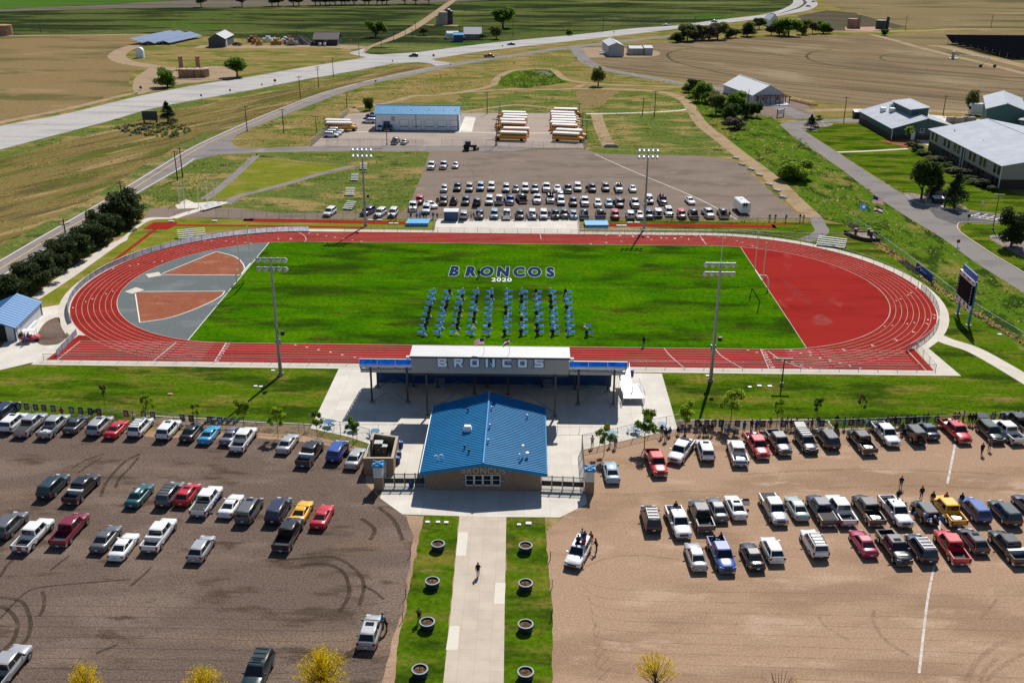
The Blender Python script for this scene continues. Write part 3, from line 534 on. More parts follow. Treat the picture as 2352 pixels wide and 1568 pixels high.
def text_mesh(name, body, size, ext=0.0, bold=0.0, shear=0.0, sx=1.0, space=1.0, res=3):
    cu = bpy.data.curves.new(name, 'FONT'); cu.body = body; cu.size = size; cu.align_x = 'CENTER'; cu.align_y = 'CENTER'
    cu.extrude = ext; cu.offset = bold; cu.shear = shear; cu.space_character = space; cu.resolution_u = res; cu.fill_mode = 'FRONT' if ext == 0 else 'BOTH'
    o = bpy.data.objects.new(name, cu); COL.objects.link(o); dg = bpy.context.evaluated_depsgraph_get()
    me = bpy.data.meshes.new_from_object(o.evaluated_get(dg)); bpy.data.objects.remove(o); bpy.data.curves.remove(cu)
    for v in me.vertices: v.co.x *= sx
    me.name = name; me.materials.clear(); return me
def text_obj(name, body, size, m, M, parent=None, kind=None, **kw):
    me = text_mesh(name, body, size, **kw); me.materials.append(m)
    o = link(name, me, parent, kind=kind); o.matrix_basis = M; return o
def flat(x, y, z, rz=0.0): return Matrix.Translation((x, y, z)) @ Matrix.Rotation(rz, 4, 'Z')
# lane numbers at the start lines
for px, col, sgn in ((514, 'left', 1), (1759, 'right', 1)):
    for i in range(8):
        A = at(px, 800); y = yf-TW*(i+0.5)/8; xx = lerp(at(524, 789).x, at(498, 828).x, i/7) if col == 'left' else lerp(at(1752, 805).x, at(1776, 846).x, i/7)
        text_obj('lane_number', str(i+1), 1.0, G_white, flat(xx, y, 0.068, -PI/2 if col == 'left' else PI/2), kind='structure')
for n_, px, py in (('2', 2146, 724), ('3', 2129, 744), ('4', 2098, 763), ('5', 2058, 781), ('4', 2004, 794), ('3', 1938, 804), ('2', 1860, 809)):
    p = at(px, py); text_obj('lane_number', n_, 1.0, G_white, flat(p.x, p.y, 0.068, R(20)), kind='structure')
for i, px in enumerate((640, 668, 1393, 1424, 1454, 1488, 1519, 1550, 1582, 1614)):
    p = at(px, 549-(0 if i < 2 else 9-1.6*(i-2))); text_obj('lane_number', str(1+i % 8), 1.3, G_white, flat(p.x, p.y, 0.068, PI), kind='structure')

# ================================================================== infield
IA = oval(0.08)
gl = (at(620, 559).x+at(431, 778).x)/2; gr = (at(1703, 571).x+at(1853, 800).x)/2
def inside(x0, x1, off=-0.05, n=24):
    """part of the infield between two cross lines"""
    def half(x):
        e = abs(x-TCX)-TL/2
        return (TBW+off)*math.sqrt(max(0, 1-(e/(TA+off))**2)) if e > 0 else TBW+off
    xs = [lerp(x0, x1, i/n) for i in range(n+1)]
    return [Vector((x, TCY-half(x), 0)) for x in xs]+[Vector((x, TCY+half(x), 0)) for x in reversed(xs)]
sheet('football_turf', inside(gl, gr, n=60), 0.046, G_turf)
sheet('grey_infield', inside(TCX-TL/2-TA+0.1, gl), 0.044, G_greyin)
sheet('red_infield', inside(gr, TCX+TL/2+TA-0.1), 0.044, G_redin)
ln = MB()
for x in (gl, gr):
    P = inside(x, x+0.001, n=1); q_ = .07 if x == gl else .03; ln.quad((x-q_, P[0].y, 0.054), (x+q_, P[0].y, 0.054), (x+q_, P[2].y, 0.054), (x-q_, P[2].y, 0.054))
def arcline(px, wd, z, sub=6, closed=False):
    C = smooth(atl(px), sub) if sub > 1 else atl(px)
    a, b = strip_pts(C, wd/2); strip_mb(ln, a, b, z)
sheet('shot_put_sector', smooth(atl([(497, 578), (540, 590), (556, 605), (560, 620), (554, 631)]), 6)+atl([(460, 632), (372, 631)]), 0.05, G_clay)
sheet('shot_put_sector', atl([(313, 672), (516, 670)])+smooth(atl([(508, 680), (480, 696), (430, 717), (380, 732), (321, 741)]), 6), 0.05, G_clay)
for px, s in [([(372, 629), (497, 578)], 1), ([(497, 578), (540, 590), (558, 606), (561, 620), (553, 632)], 6), ([(553, 632), (460, 632), (372, 631)], 1), ([(313, 670), (318, 670), (518, 669)], 1), ([(516, 670), (508, 680), (480, 696), (430, 717), (380, 732), (321, 741)], 6), ([(311, 675), (321, 741)], 1)]:
    arcline(px, 0.2, 0.056, s)
ln.build('infield_lines', G_white, kind='structure')
for q in ([(334, 630), (365, 625), (372, 633), (341, 638)], [(286, 670), (312, 660), (332, 666), (303, 675)]):
    sheet('throwing_circle_pad', atl(q), 0.052, G_side)
sheet('infield_scuff', smooth(atl([(1868, 728), (1885, 722), (1905, 732), (1912, 742), (1890, 748), (1872, 742)]), 4, True), .05, fade_mat('rubber_scuff', (.38, .17, .14), .54))
sheet('infield_scuff', smooth(atl([(1795, 640), (1815, 650), (1860, 690), (1850, 700), (1815, 672)]), 4, True), .05, fade_mat('rubber_scuff_faint', (.34, .08, .07), .56))
# runways and jump pits
sheet('javelin_runway', atl([(328, 527), (352, 511), (408, 510), (404, 518), (385, 527)]), 0.046, G_track)
sheet('javelin_runway', atl([(352, 527), (361, 527), (250, 612), (192, 645), (196, 640), (240, 612)]), 0.044, G_track)
ribbon('long_jump_runway', [(400, 517.5), (588, 519), (720, 521), (840, 523)], 1.3, 0.044, G_track)
ribbon('pole_vault_runway', [(570, 505), (588, 506.5), (760, 509), (936, 513)], 2.7, 0.046, G_track)
ribbon('pole_vault_runway', [(1395, 516.5), (1560, 518), (1764, 520.5), (1774, 520.5)], 2.6, 0.046, G_track)
ribbon('long_jump_runway', [(1770, 515.5), (1816, 516)], 0.9, 0.048, G_track)
# field lettering
T_navy = mat('field_navy_paint', (0.004, 0.024, 0.082), 0.95, vary=0.3, vs=0.8, spec=0.05); T_wht = mat('field_white_paint', (0.66, 0.70, 0.66), 0.9, vary=0.12)
a, b = at(1029, 635), at(1279, 635); fc = at(1153, 626.5); fh = at(1153, 614).y-at(1153, 637).y
for i, ch in enumerate('BRONCOS'):
    # letter centres read from the photograph
    cx_ = (1761+[255, 565, 870, 1180, 1483, 1775, 2070][i]/4.704)*0.5742; cy_ = (1040+[215, 220, 222, 226, 230, 232, 236][i]/4.704)*0.5742
    p = at(cx_, cy_+.6)
    sz = fh*1.25; sh = 0.10 if i < 3 else (0.04 if i == 3 else 0.0)
    text_obj('field_letter_outline', ch, sz, T_wht, flat(p.x, p.y, 0.054), kind='structure', bold=0.67, shear=sh*.6, sx=0.40)
    text_obj('field_letter', ch, sz, T_navy, flat(p.x, p.y, 0.062), kind='structure', bold=0.54, shear=sh*.6, sx=0.40)
p = at(1152, 643.4); text_obj('field_year', '2020', (at(1151, 637).y-at(1151, 646).y)*1.3, T_wht, flat(p.x, p.y, 0.056), kind='structure', bold=0.06, sx=0.60, space=1.1)
# ================================================================== helpers for built things
def ray_y(px, py, Y):
    """point on the sight line of a sheet position where it meets the vertical plane y = Y"""
    d = _fw*FOC + _rt*(px-IW/2) + _up*(IH/2-py); t = Y/d.y
    return Vector((d.x*t, Y, CAM_H+d.z*t))
def part(mb, name, m, parent, label=None, kind=None):
    """mesh given in world coordinates, stored relative to an unrotated parent"""
    b = parent.location
    root = parent
    while root.parent is not None: root = root.parent; b = b+root.location
    mb.v = [(p[0]-b.x, p[1]-b.y, p[2]-b.z) for p in mb.v]
    return mb.build(name, m, parent, label=label, kind=kind)
M_steel = mat('galvanised_steel', (0.34, 0.36, 0.38), 0.45, 0.6, vary=0.1)
M_alum = mat('aluminium', (0.72, 0.73, 0.74), 0.4, 0.3, vary=0.06)
M_dsteel = mat('dark_steel', (0.05, 0.055, 0.06), 0.5, 0.3)
M_black = mat('black_metal', (0.012, 0.012, 0.014), 0.5)
M_wood = mat('pole_wood', (0.06, 0.042, 0.032), 0.9, vary=0.25)
M_white = mat('white_metal', (0.74, 0.76, 0.78), 0.5, vary=0.05)
M_blue = mat('blue_steel', (0.018, 0.15, 0.36), 0.45, vary=0.06)
M_blueroof = mat('blue_roof', (0.026, 0.215, 0.44), 0.5, 0.0, vary=0.09, vs=.7, spec=0.12)
M_skyroof = mat('pale_blue_roof', (0.05, 0.27, 0.50), 0.4, vary=0.05)
M_bluedark = mat('navy_panel', (0.008, 0.05, 0.16), 0.5)
M_royal = mat('royal_blue', (0.01, 0.14, 0.50), 0.5, vary=0.08)
M_glass = mat('dark_glass', (0.012, 0.015, 0.02), 0.08, vary=0)
M_block = mat('tan_block', (0.27, 0.185, 0.125), 0.9, vary=0.12, vs=2.0, bump=0.2)
M_blockl = mat('tan_block_cap', (0.42, 0.34, 0.26), 0.9)
M_grey = mat('grey_siding', (0.36, 0.345, 0.325), 0.6, vary=0.04)
M_roofgrey = mat('pale_grey_roof', (0.56, 0.56, 0.57), 0.55, vary=0.05, vs=0.6)
M_roofwhite = mat('white_roof', (0.47, 0.50, 0.54), 0.6, vary=0.08, vs=0.4, spec=.1)
M_lav = mat('grey_windscreen', (0.30, 0.31, 0.37), 0.8, vary=0.1)
M_stone = mat('stone', (0.36, 0.30, 0.24), 0.9, vary=0.2, bump=0.3)
M_tank = mat('rusty_tank', (0.36, 0.20, 0.12), 0.8, vary=0.25, vs=0.8)
M_red = mat('red_paint', (0.30, 0.02, 0.02), 0.5)
M_teal = mat('teal_siding', (0.022, 0.085, 0.085), 0.6, vary=0.05)
M_brick = mat('dark_brick', (0.055, 0.038, 0.032), 0.9, vary=0.25, vs=2.5)
M_cream = mat('cream_siding', (0.36, 0.33, 0.29), 0.7, vary=0.05)
M_shingle = mat('dark_shingle', (0.10, 0.085, 0.08), 0.9, vary=0.2)
def link_mat(name, col, dens):
    """chain-link fabric: open wire mesh seen as a thin veil"""
    m, t, b = nmat(name); b.inputs['Base Color'].default_value = (*col, 1); b.inputs['Roughness'].default_value = 0.6
    tc = t.nodes.new('ShaderNodeNewGeometry'); n = t.nodes.new('ShaderNodeTexNoise'); n.inputs['Scale'].default_value = 42; n.inputs['Detail'].default_value = 2
    t.links.new(tc.outputs['Position'], n.inputs['Vector'])
    r = t.nodes.new('ShaderNodeMath'); r.operation = 'LESS_THAN'; r.inputs[1].default_value = dens
    t.links.new(n.outputs[0], r.inputs[0]); t.links.new(r.outputs[0], b.inputs['Alpha']); return m
M_chain = link_mat('chain_link', (0.28, 0.30, 0.31), 0.40)
M_chain2 = link_mat('chain_link_dense', (0.24, 0.25, 0.29), 0.50)

def fence(label, px, h, step=3.0, fabric=M_chain, rail=M_steel, post_r=0.04, name='chain_link_fence', mid=False, sub=5, pts=None, fab_top=1.0, group=None):
    C = pts or (smooth(atl(px), sub) if sub > 1 else atl(px))
    t = empty(name, C[0].copy(), label=label, cat='fence', group=group)
    # even posts
    acc = 0; P = [C[0]]; prev = C[0]
    for p in C[1:]:
        while (p-prev).length + acc >= step:
            d = (p-prev); L = d.length; q = prev+d*((step-acc)/L); P.append(q); prev = q; acc = 0
        acc += (p-prev).length; prev = p
    P.append(C[-1])
    pm = MB(); pm.cyl((0, 0, 0), post_r, h+0.05, 6); pme = pm.mesh('post'); pme.materials.append(rail)
    for q in P: link('post', pme, t, q-C[0])
    mb = MB(); mb.tube([(p.x, p.y, h) for p in C], post_r*0.9, 5, cap=False); part(mb, 'top_rail', rail, t)
    if fabric:
        mb = MB()
        for a, b in zip(C[:-1], C[1:]): mb.quad((a.x, a.y, 0.04), (b.x, b.y, 0.04), (b.x, b.y, h*fab_top), (a.x, a.y, h*fab_top))
        part(mb, 'fence_fabric', fabric, t)
    return t
def house(name, label, cat, A, B, D, eave, ridge, axis='x', wall=M_white, roof=M_roofwhite, over=0.4, feats=(), lower=None, trim=None, ribs=0, one_slope=False, group=None, skipwall=False):
    """gabled building: near edge A-B on the ground, depth D away from it. feats: (kind, face, u, z0, w, h)"""
    ex = (B-A); L = ex.length; rz = math.atan2(ex.y, ex.x)
    t = empty(name, A.copy(), rz, label=label, cat=cat, group=group)
    mb = MB()
    if axis == 'x':
        prof = [(0, 0), (D, 0), (D, eave if not one_slope else ridge), (D/2, ridge), (0, eave)] if not one_slope else [(0, 0), (D, 0), (D, ridge), (0, eave)]
        n = len(prof); v = [(0, y, z) for y, z in prof]+[(L, y, z) for y, z in prof]
        mb.add(v, [tuple(range(n))[::-1], tuple(range(n, 2*n))]+[(i, (i+1) % n, n+(i+1) % n, n+i) for i in range(n)])
    else:
        prof = [(0, 0), (L, 0), (L, eave), (L/2, ridge), (0, eave)]; n = 5
        v = [(x, 0, z) for x, z in prof]+[(x, D, z) for x, z in prof]
        mb.add(v, [tuple(range(n)), tuple(range(n, 2*n))[::-1]]+[(i, n+i, n+(i+1) % n, (i+1) % n) for i in range(n)])
    wo_ = mb.build('wall', wall, t)
    if lower:
        mb = MB(); hl = lower[0]; e = 0.03
        mb.box(-e, L+e, -e, D+e, 0, hl); mb.build('brick_base', lower[1], t)
    o = over; th = 0.18
    if axis == 'x' and not one_slope:
        s = (ridge-eave)/(D/2); slopes = [('a', [(-o, -o, eave-s*o), (L+o, -o, eave-s*o), (L+o, D/2, ridge), (-o, D/2, ridge)]), ('b', [(-o, D/2, ridge), (L+o, D/2, ridge), (L+o, D+o, eave-s*o), (-o, D+o, eave-s*o)])]
    elif axis == 'x': 
        s = (ridge-eave)/D; slopes = [('a', [(-o, -o, eave-s*o), (L+o, -o, eave-s*o), (L+o, D+o, ridge+s*o), (-o, D+o, ridge+s*o)])]
    else:
        s = (ridge-eave)/(L/2); slopes = [('a', [(-o, -o, eave-s*o), (L/2, -o, ridge), (L/2, D+o, ridge), (-o, D+o, eave-s*o)]), ('b', [(L/2, -o, ridge), (L+o, -o, eave-s*o), (L+o, D+o, eave-s*o), (L/2, D+o, ridge)])]
    for nm, q in slopes:
        mb = MB(); mb.hexa([(x, y, z+0.02) for x, y, z in q], [(x, y, z+th) for x, y, z in q])
        ro = mb.build('roof_slope', roof, t)
        if ribs:
            rb = MB(); a, b, c, d = (Vector(p) for p in q)
            up_edge = axis == 'x'
            e0, e1 = ((a, d), (b, c)) if up_edge else ((a, b), (d, c))
            k_ = max(2, int(((e1[0]-e0[0]).length)/ribs))
            for i in range(k_+1):
                p0 = lerp(e0[0], e1[0], i/k_); p1 = lerp(e0[1], e1[1], i/k_)
                dd = (e1[0]-e0[0]).normalized()*0.03; up = Vector((0, 0, th+0.005)); hh = Vector((0, 0, th+0.09))
                rb.hexa([p0-dd+up, p0+dd+up, p1+dd+up, p1-dd+up], [p0-dd+hh, p0+dd+hh, p1+dd+hh, p1-dd+hh])
            rb.build('roof_seams', roof, ro, kind='stuff')
    if not one_slope:
        mb = MB()
        if axis == 'x': mb.box(-o-.02, L+o+.02, D/2-0.16, D/2+0.16, ridge+th-.03, ridge+th+0.10)
        else: mb.box(L/2-0.16, L/2+0.16, -o-.02, D+o+.02, ridge+th-.03, ridge+th+0.10)
        mb.build('ridge_cap', roof, t)
    if trim:
        for x in (0, L):
            for y in (0, D):
                mb = MB(); mb.box(x-0.09, x+0.09, y-0.09, y+0.09, 0, eave-0.05); mb.build('corner_trim', trim, t)
    for (kd, face, u, z0, wd, hh, *mm) in feats:
        m1 = mm[0] if mm else M_glass
        def fr(mbx, u0, u1, za, zb, d0, d1):
            if face == 'n': mbx.box(u0, u1, -d1, -d0, za, zb)
            elif face == 'l': mbx.box(-d1, -d0, u0, u1, za, zb)
            elif face == 'r': mbx.box(L+d0, L+d1, u0, u1, za, zb)
        e = 0.04 if (lower and z0 < lower[0]) else 0.0
        mb = MB(); fr(mb, u, u+wd, z0, z0+hh, e+0.0, e+0.05); f = mb.build(kd, m1, t)
        fm = mm[1] if len(mm) > 1 else M_white
        mb = MB(); b_ = 0.09
        fr(mb, u-b_, u, z0-b_, z0+hh+b_, e+.005, e+.10); fr(mb, u+wd, u+wd+b_, z0-b_, z0+hh+b_, e+.005, e+.10); fr(mb, u, u+wd, z0+hh, z0+hh+b_, e+.005, e+.10)
        if kd == 'window': fr(mb, u, u+wd, z0-b_, z0, e+.005, e+.10); fr(mb, u, u+wd, z0+hh/2-.04, z0+hh/2+.04, e+.05, e+.08)
        mb.build('frame', fm, f)
    return t, L

# ================================================================== grandstand with press box
SY0, SY1 = 131.65*0.93+0.0, 138.6
SY0 = at(855, 924).y                     # rear columns
PBY = at(1274, 958).y                     # press box wall plane
gs = empty('grandstand', Vector((-4, SY0, 0)), label='steel grandstand with blue back rails in front of the running track', cat='grandstand')
zs = ray_y(945, 842, SY0).z; xl = ray_y(826, 842, SY0).x; xr = ray_y(1440, 848, SY0).x
rows = 9; dz = 0.36; dy = (SY1-SY0)/rows
M_bench = mat('bench_aluminium', (0.55, 0.57, 0.60), 0.45, 0.3)
for i in range(rows):
    y = SY0+dy*i; z = zs-dz*i
    mb = MB(); mb.box(xl, xr, y+0.02, y+dy*0.62, z-0.05, z); mb.box(xl, xr, y+dy*0.60, y+dy*0.66, z-dz-.03, z-0.052); mb.box(xl, xr, y+dy*.661, y+dy+.01, z-dz-.03, z-dz-.001-.05); part(mb, 'tread', M_alum, gs)
    mb = MB(); mb.box(xl, xr, y+dy*0.62+.05, y+dy*0.62+.33, z+0.06, z+0.11); part(mb, 'bench', M_bench, gs)
# back rail with blue windscreen, either side of the press box
pl, pr = ray_y(945, 856, PBY), ray_y(1306, 862, PBY)
hz = ray_y(880, 824, SY0).z
for x0, x1 in ((xl, pl.x-0.2), (pr.x+0.2, xr)):
    mb = MB(); mb.box(x0, x1, SY0-0.04, SY0-0.01, zs+0.12, hz-0.05); part(mb, 'back_panel', thin('rail_blue_panel', (0.012, 0.27, 0.72), .6), gs)
    mb = MB(); mb.box(x0, x1, SY0-0.09, SY0+0.05, hz-0.05, hz+0.03); mb.box(x0, x1, SY0-0.07, SY0-0.045, zs+0.30, zs+0.38); mb.box(x0, x1, SY0-0.12, SY0+0.0, zs-0.02, zs+0.10); part(mb, 'guard_rail', M_alum, gs)
    n = int((x1-x0)/2.4)
    for k in range(n+1):
        x = lerp(x0, x1, k/n); mb = MB(); mb.box(x-0.04, x+0.04, SY0-0.06, SY0-0.0, zs-0.1, hz); part(mb, 'rail_post', M_alum, gs)
    mb = MB(); mb.box(x0+0.1, x1-0.1, SY0-0.02, SY0+0.3, zs-0.95, zs-0.45); part(mb, 'edge_beam', M_steel, gs)
    for k in range(n+1):
        x = lerp(x0+.1, x1-.1, k/n); mb = MB(); mb.hexa([(x-.06, SY0-.0, zs-.45), (x+.06, SY0-.0, zs-.45), (x+.06, SY0+1.2, zs-.7), (x-.06, SY0+1.2, zs-.7)], [(x-.06, SY0-.1, zs-.02), (x+.06, SY0-.1, zs-.02), (x+.06, SY0+1.2, zs-.45), (x-.06, SY0+1.2, zs-.45)]); part(mb, 'stringer', M_steel, gs)
for x in (xl, xr):
    mb = MB()
    mb.tube([(x, SY0, hz), (x, SY1, hz-dz*rows)], 0.05, 6); mb.tube([(x, SY0, zs+.5), (x, SY1, zs+.5-dz*rows)], 0.04, 6); part(mb, 'end_rail', M_alum, gs)
    for k in range(6):
        y = lerp(SY0, SY1, k/5); mb = MB(); mb.tube([(x, y, zs-dz*rows*k/5), (x, y, hz-dz*rows*k/5)], 0.035, 6); part(mb, 'rail_post', M_alum, gs)
# blue skirt wall below the front row
mb = MB(); mb.box(xl+1.5, xr-1.5, SY1-0.2, SY1, 0.05, zs-dz*rows); part(mb, 'front_wall', M_bluedark, gs)
cols = [(855, 924), (937, 926), (982, 957), (1090, 908), (1167, 910), (1274, 959), (1327, 930), (1408, 932), (868, 890), (950, 891), (1005, 893), (1120, 893), (1245, 893), (1320, 897), (1396, 898)]
for px, py in cols:
    p = at(px, py); top = zs-(p.y-SY0)/dy*dz-0.2 if p.y > SY0-.3 else pl.z
    mb = MB(); mb.box(p.x-.13, p.x+.13, p.y-.13, p.y+.13, 0.25, top); part(mb, 'column', M_dsteel if py < 940 else M_dsteel, gs)
    mb = MB(); mb.box(p.x-.35, p.x+.35, p.y-.35, p.y+.35, 0.02, 0.28); part(mb, 'footing', M_stone, gs)
M_brace = mat('blue_brace', (0.02, 0.20, 0.34), 0.4)
for (a, b, za, zb) in [((855, 922), (890, 900), .3, 1.2), ((905, 900), (937, 924), 1.2, .3), ((870, 888), (905, 872), .4, 1.6), ((905, 872), (948, 888), 1.6, .4), ((984, 945), (1045, 906), .3, 2.6), ((1060, 906), (1088, 918), 2.2, .8), ((1205, 900), (1272, 946), 2.6, .3), ((1190, 902), (1168, 916), 2.0, .8), ((1328, 928), (1360, 904), .3, 1.6), ((1372, 902), (1404, 928), 1.6, .3), ((1330, 894), (1362, 880), .4, 1.6), ((1362, 880), (1396, 896), 1.6, .4), ((1185, 890), (1210, 879), .5, 1.8), ((1210, 879), (1243, 891), 1.8, .4), ((1010, 891), (1055, 876), .4, 1.8), ((1055, 876), (1090, 888), 1.8, .6)]:
    A = at(a[0], a[1], za); Bp = at(b[0], b[1], zb); mb = MB(); mb.tube([A, Bp], 0.06, 6); part(mb, 'brace', M_brace, gs)
# stairs under the stand
for px in (1010, 1258):
    p = at(px, 884)
    for k in range(6):
        mb = MB(); mb.box(p.x-0.75, p.x+0.75, SY1+0.3-k*0.32, SY1+0.55-k*0.32, 1.3-0.2*k-.05, 1.3-0.2*k); part(mb, 'stair_tread', M_alum, gs)
    mb = MB(); mb.box(p.x-0.85, p.x+0.85, SY1-1.9, SY1-1.4, 0.04, 0.10); part(mb, 'stair_landing', M_alum, gs)
# press box
zt = ray_y(945, 819, PBY).z; zb = pl.z
ry = at(1130, 795, zt+0.25).y
pb = empty('press_box', Vector((lerp(pl.x, pr.x, .5), PBY, zb)), label='grey press box with white capital letters on top of the grandstand', cat='press box')
mb = MB(); mb.hexa([(pl.x, PBY, zb), (pr.x, PBY, zb), (pr.x, ry-0.3, zb), (pl.x, ry-0.3, zb)], [(pl.x, PBY, zt), (pr.x, PBY, zt), (pr.x, ry-0.3, zt), (pl.x, ry-0.3, zt)]); part(mb, 'wall', M_grey, pb)
mb = MB(); mb.hexa([(pl.x-.15, PBY-.25, zt), (pr.x+.15, PBY-.25, zt), (pr.x+.15, ry, zt+.10), (pl.x-.15, ry, zt+.10)], [(pl.x-.15, PBY-.25, zt+.16), (pr.x+.15, PBY-.25, zt+.16), (pr.x+.15, ry, zt+.26), (pl.x-.15, ry, zt+.26)]); part(mb, 'roof', M_roofgrey, pb)
mb = MB(); mb.box(pl.x-.18, pr.x+.18, PBY-.34, PBY-.26, zt-.06, zt+.2); part(mb, 'gutter', M_dsteel, pb)
mb = MB(); mb.box(pl.x+.05, pr.x-.05, PBY+.05, PBY+.35, zb-.35, zb-.02); part(mb, 'floor_beam', M_dsteel, pb)
for k in range(8):
    x = lerp(pl.x+.4, pr.x-.4, k/7); mb = MB(); mb.box(x-.07, x+.07, PBY+.0, ry-.4, zb-.30, zb-.03); part(mb, 'joist', M_dsteel, pb)
for px in (1020, 1125, 1231):
    q = ray_y(px, 845, PBY); mb = MB(); mb.box(q.x-.62, q.x+.62, PBY-.05, PBY-.0, q.z-.2, q.z+.2); v = part(mb, 'vent', M_dsteel, pb)
    mb = MB()
    for j in range(4): mb.box(q.x-.58, q.x+.58, PBY-.08, PBY-.045, q.z-.17+.1*j, q.z-.13+.1*j)
    part(mb, 'louvre', M_alum, pb)
for x in (pl.x-.35, pr.x+.35):
    mb = MB(); mb.box(x-.28, x+.28, PBY-.3, PBY+.1, zt-.25, zt+.12); part(mb, 'floodlight', M_white, pb)
M_let = mat('sign_white', (0.88, 0.90, 0.93), 0.4, vary=0.0); M_letb = mat('sign_blue_edge', (0.012, 0.06, 0.17), 0.4, vary=0)
def block_letter(ch, w, h, t, grow=0.0):
    """squared capital built from bars, as polygons in a w x h box"""
    g = grow; R_ = []
    def r(x0, y0, x1, y1): R_.append([(x0-g, y0-g), (x1+g, y0-g), (x1+g, y1+g), (x0-g, y1+g)])
    m0, m1 = h/2-t/2, h/2+t/2
    if ch == 'B': r(0, 0, t, h); r(t, 0, w-.10, t); r(t, m0, w-.16, m1); r(t, h-t, w-.14, h); r(w-t, .08, w, m0+.04); r(w-t-.04, m1-.04, w-.05, h-.08)
    elif ch == 'R': r(0, 0, t, h); r(t, m0, w-.10, m1); r(t, h-t, w-.10, h); r(w-t, m1, w, h-.10); R_.append([(w*.45-g, m0), (w*.45+t, m0), (w+.06+g, -g), (w-t-g, -g)])
    elif ch == 'O': r(.10, 0, w-.10, t); r(.10, h-t, w-.10, h); r(0, .10, t, h-.10); r(w-t, .10, w, h-.10)
    elif ch == 'N': r(0, 0, t, h); r(w-t, 0, w, h); R_.append([(t-g, h+g), (w-t-g, -g), (w-t+g, t*.9+g), (t*.9+g, h+g)])
    elif ch == 'C': r(.10, 0, w, t); r(.10, h-t, w, h); r(0, .10, t, h-.10)
    elif ch == 'S': r(0, 0, w-.10, t); r(.06, m0, w-.06, m1); r(.10, h-t, w, h); r(w-t, .08, w, m0+.05); r(0, m1-.05, t, h-.08)
    return R_
hb, ht = ray_y(1028, 842, PBY).z, ray_y(1028, 822, PBY).z; lh = (ht-hb)*1.0
for i, ch in enumerate('BRONCOS'):
    q = ray_y([1016, 1053, 1090, 1126, 1164, 1200, 1238][i], 832+0.3*(i-3), PBY); wd = lh*0.98
    mb = MB()
    for n_, poly in enumerate(block_letter(ch, wd, lh, lh*.27, 0.10)):
        P = [(q.x-wd/2+x, z+q.z-lh/2) for x, z in poly]; e = 0.003*n_
        mb.hexa([(x, PBY-.10-e, z) for x, z in P], [(x, PBY-.02, z) for x, z in P])
    part(mb, 'letter_backing', M_letb, pb)
    mb = MB()
    for n_, poly in enumerate(block_letter(ch, wd, lh, lh*.27)):
        P = [(q.x-wd/2+x, z+q.z-lh/2) for x, z in poly]; e = 0.003*n_
        mb.hexa([(x, PBY-.18-e, z) for x, z in P], [(x, PBY-.10, z) for x, z in P])
    part(mb, 'letter', M_let, pb)
# flags on the press box
M_fl = {c: thin('flag_'+c, v, .4) for c, v in (('red', (0.42, 0.03, 0.04)), ('white', (0.7, 0.7, 0.7)), ('navy', (0.01, 0.02, 0.09)), ('blue', (0.06, 0.22, 0.50)), ('yellow', (0.6, 0.4, 0.03)))}
def flag_cloth(parent, h, kind, w_, hh, ang=0.0, sag=0.25):
    """rippled cloth hung from the pole top"""
    nx, ny = 14, 13; mb = MB(); ca, sa = math.cos(ang), math.sin(ang)
    def P(u, v):
        x = u*w_*(1-0.12*u); rip = 0.10*w_*math.sin(u*7+v*1.5)*u
        return (x*ca-rip*sa, x*sa+rip*ca, h-v*hh-sag*w_*u*u)
    for i in range(nx):
        for j in range(ny):
            u = (i+.5)/nx; v = (j+.5)/ny
            if kind == 'usa': mi = 2 if (u < .42 and v < .54) else (0 if j % 2 == 0 else 1)
            elif kind == 'co':
                mi = 2 if v < .34 or v > .66 else 1
                d = math.hypot((u-.36)*w_, (v-.5)*hh)/hh
                if d < .30 and not (u > .40 and abs(v-.5) < .12): mi = 0
                if d < .16: mi = 4
            else: mi = 3 if math.hypot((u-.5)*w_, (v-.5)*hh)/hh > .22 else 1
            mb.quad(P(i/nx, j/ny), P((i+1)/nx, j/ny), P((i+1)/nx, (j+1)/ny), P(i/nx, (j+1)/ny), mi)
    return mb.build('flag', [M_fl[c] for c in ('red', 'white', 'navy', 'blue', 'yellow')], parent)
def flagpole(label, loc, h, kind, fw_, fh_, ang, r=0.06):
    t = empty('flagpole', loc, label=label, cat='flagpole')
    mb = MB(); mb.tube([(0, 0, 0), (0, 0, h)], [r, r*.5], 8); mb.build('pole', M_alum, t)
    mb = MB(); mb.tube([(0, 0, h), (0, 0, h+.08), (0, 0, h+.16)], [.02, .09, .02], 8); mb.build('finial', M_fl['yellow'], t)
    flag_cloth(t, h-.1, kind, fw_, fh_, ang); return t
p = at(1112, 812, zt+.16); flagpole('short flagpole with the striped national flag on the press box roof', (p.x, p.y, zt+.14), 2.4, 'usa', 1.5, .9, 3.0, .035)
p = at(1170, 812, zt+.16); flagpole('short flagpole with the dark state flag on the press box roof', (p.x, p.y, zt+.14), 2.4, 'co', 1.2, .8, -2.6, .035)
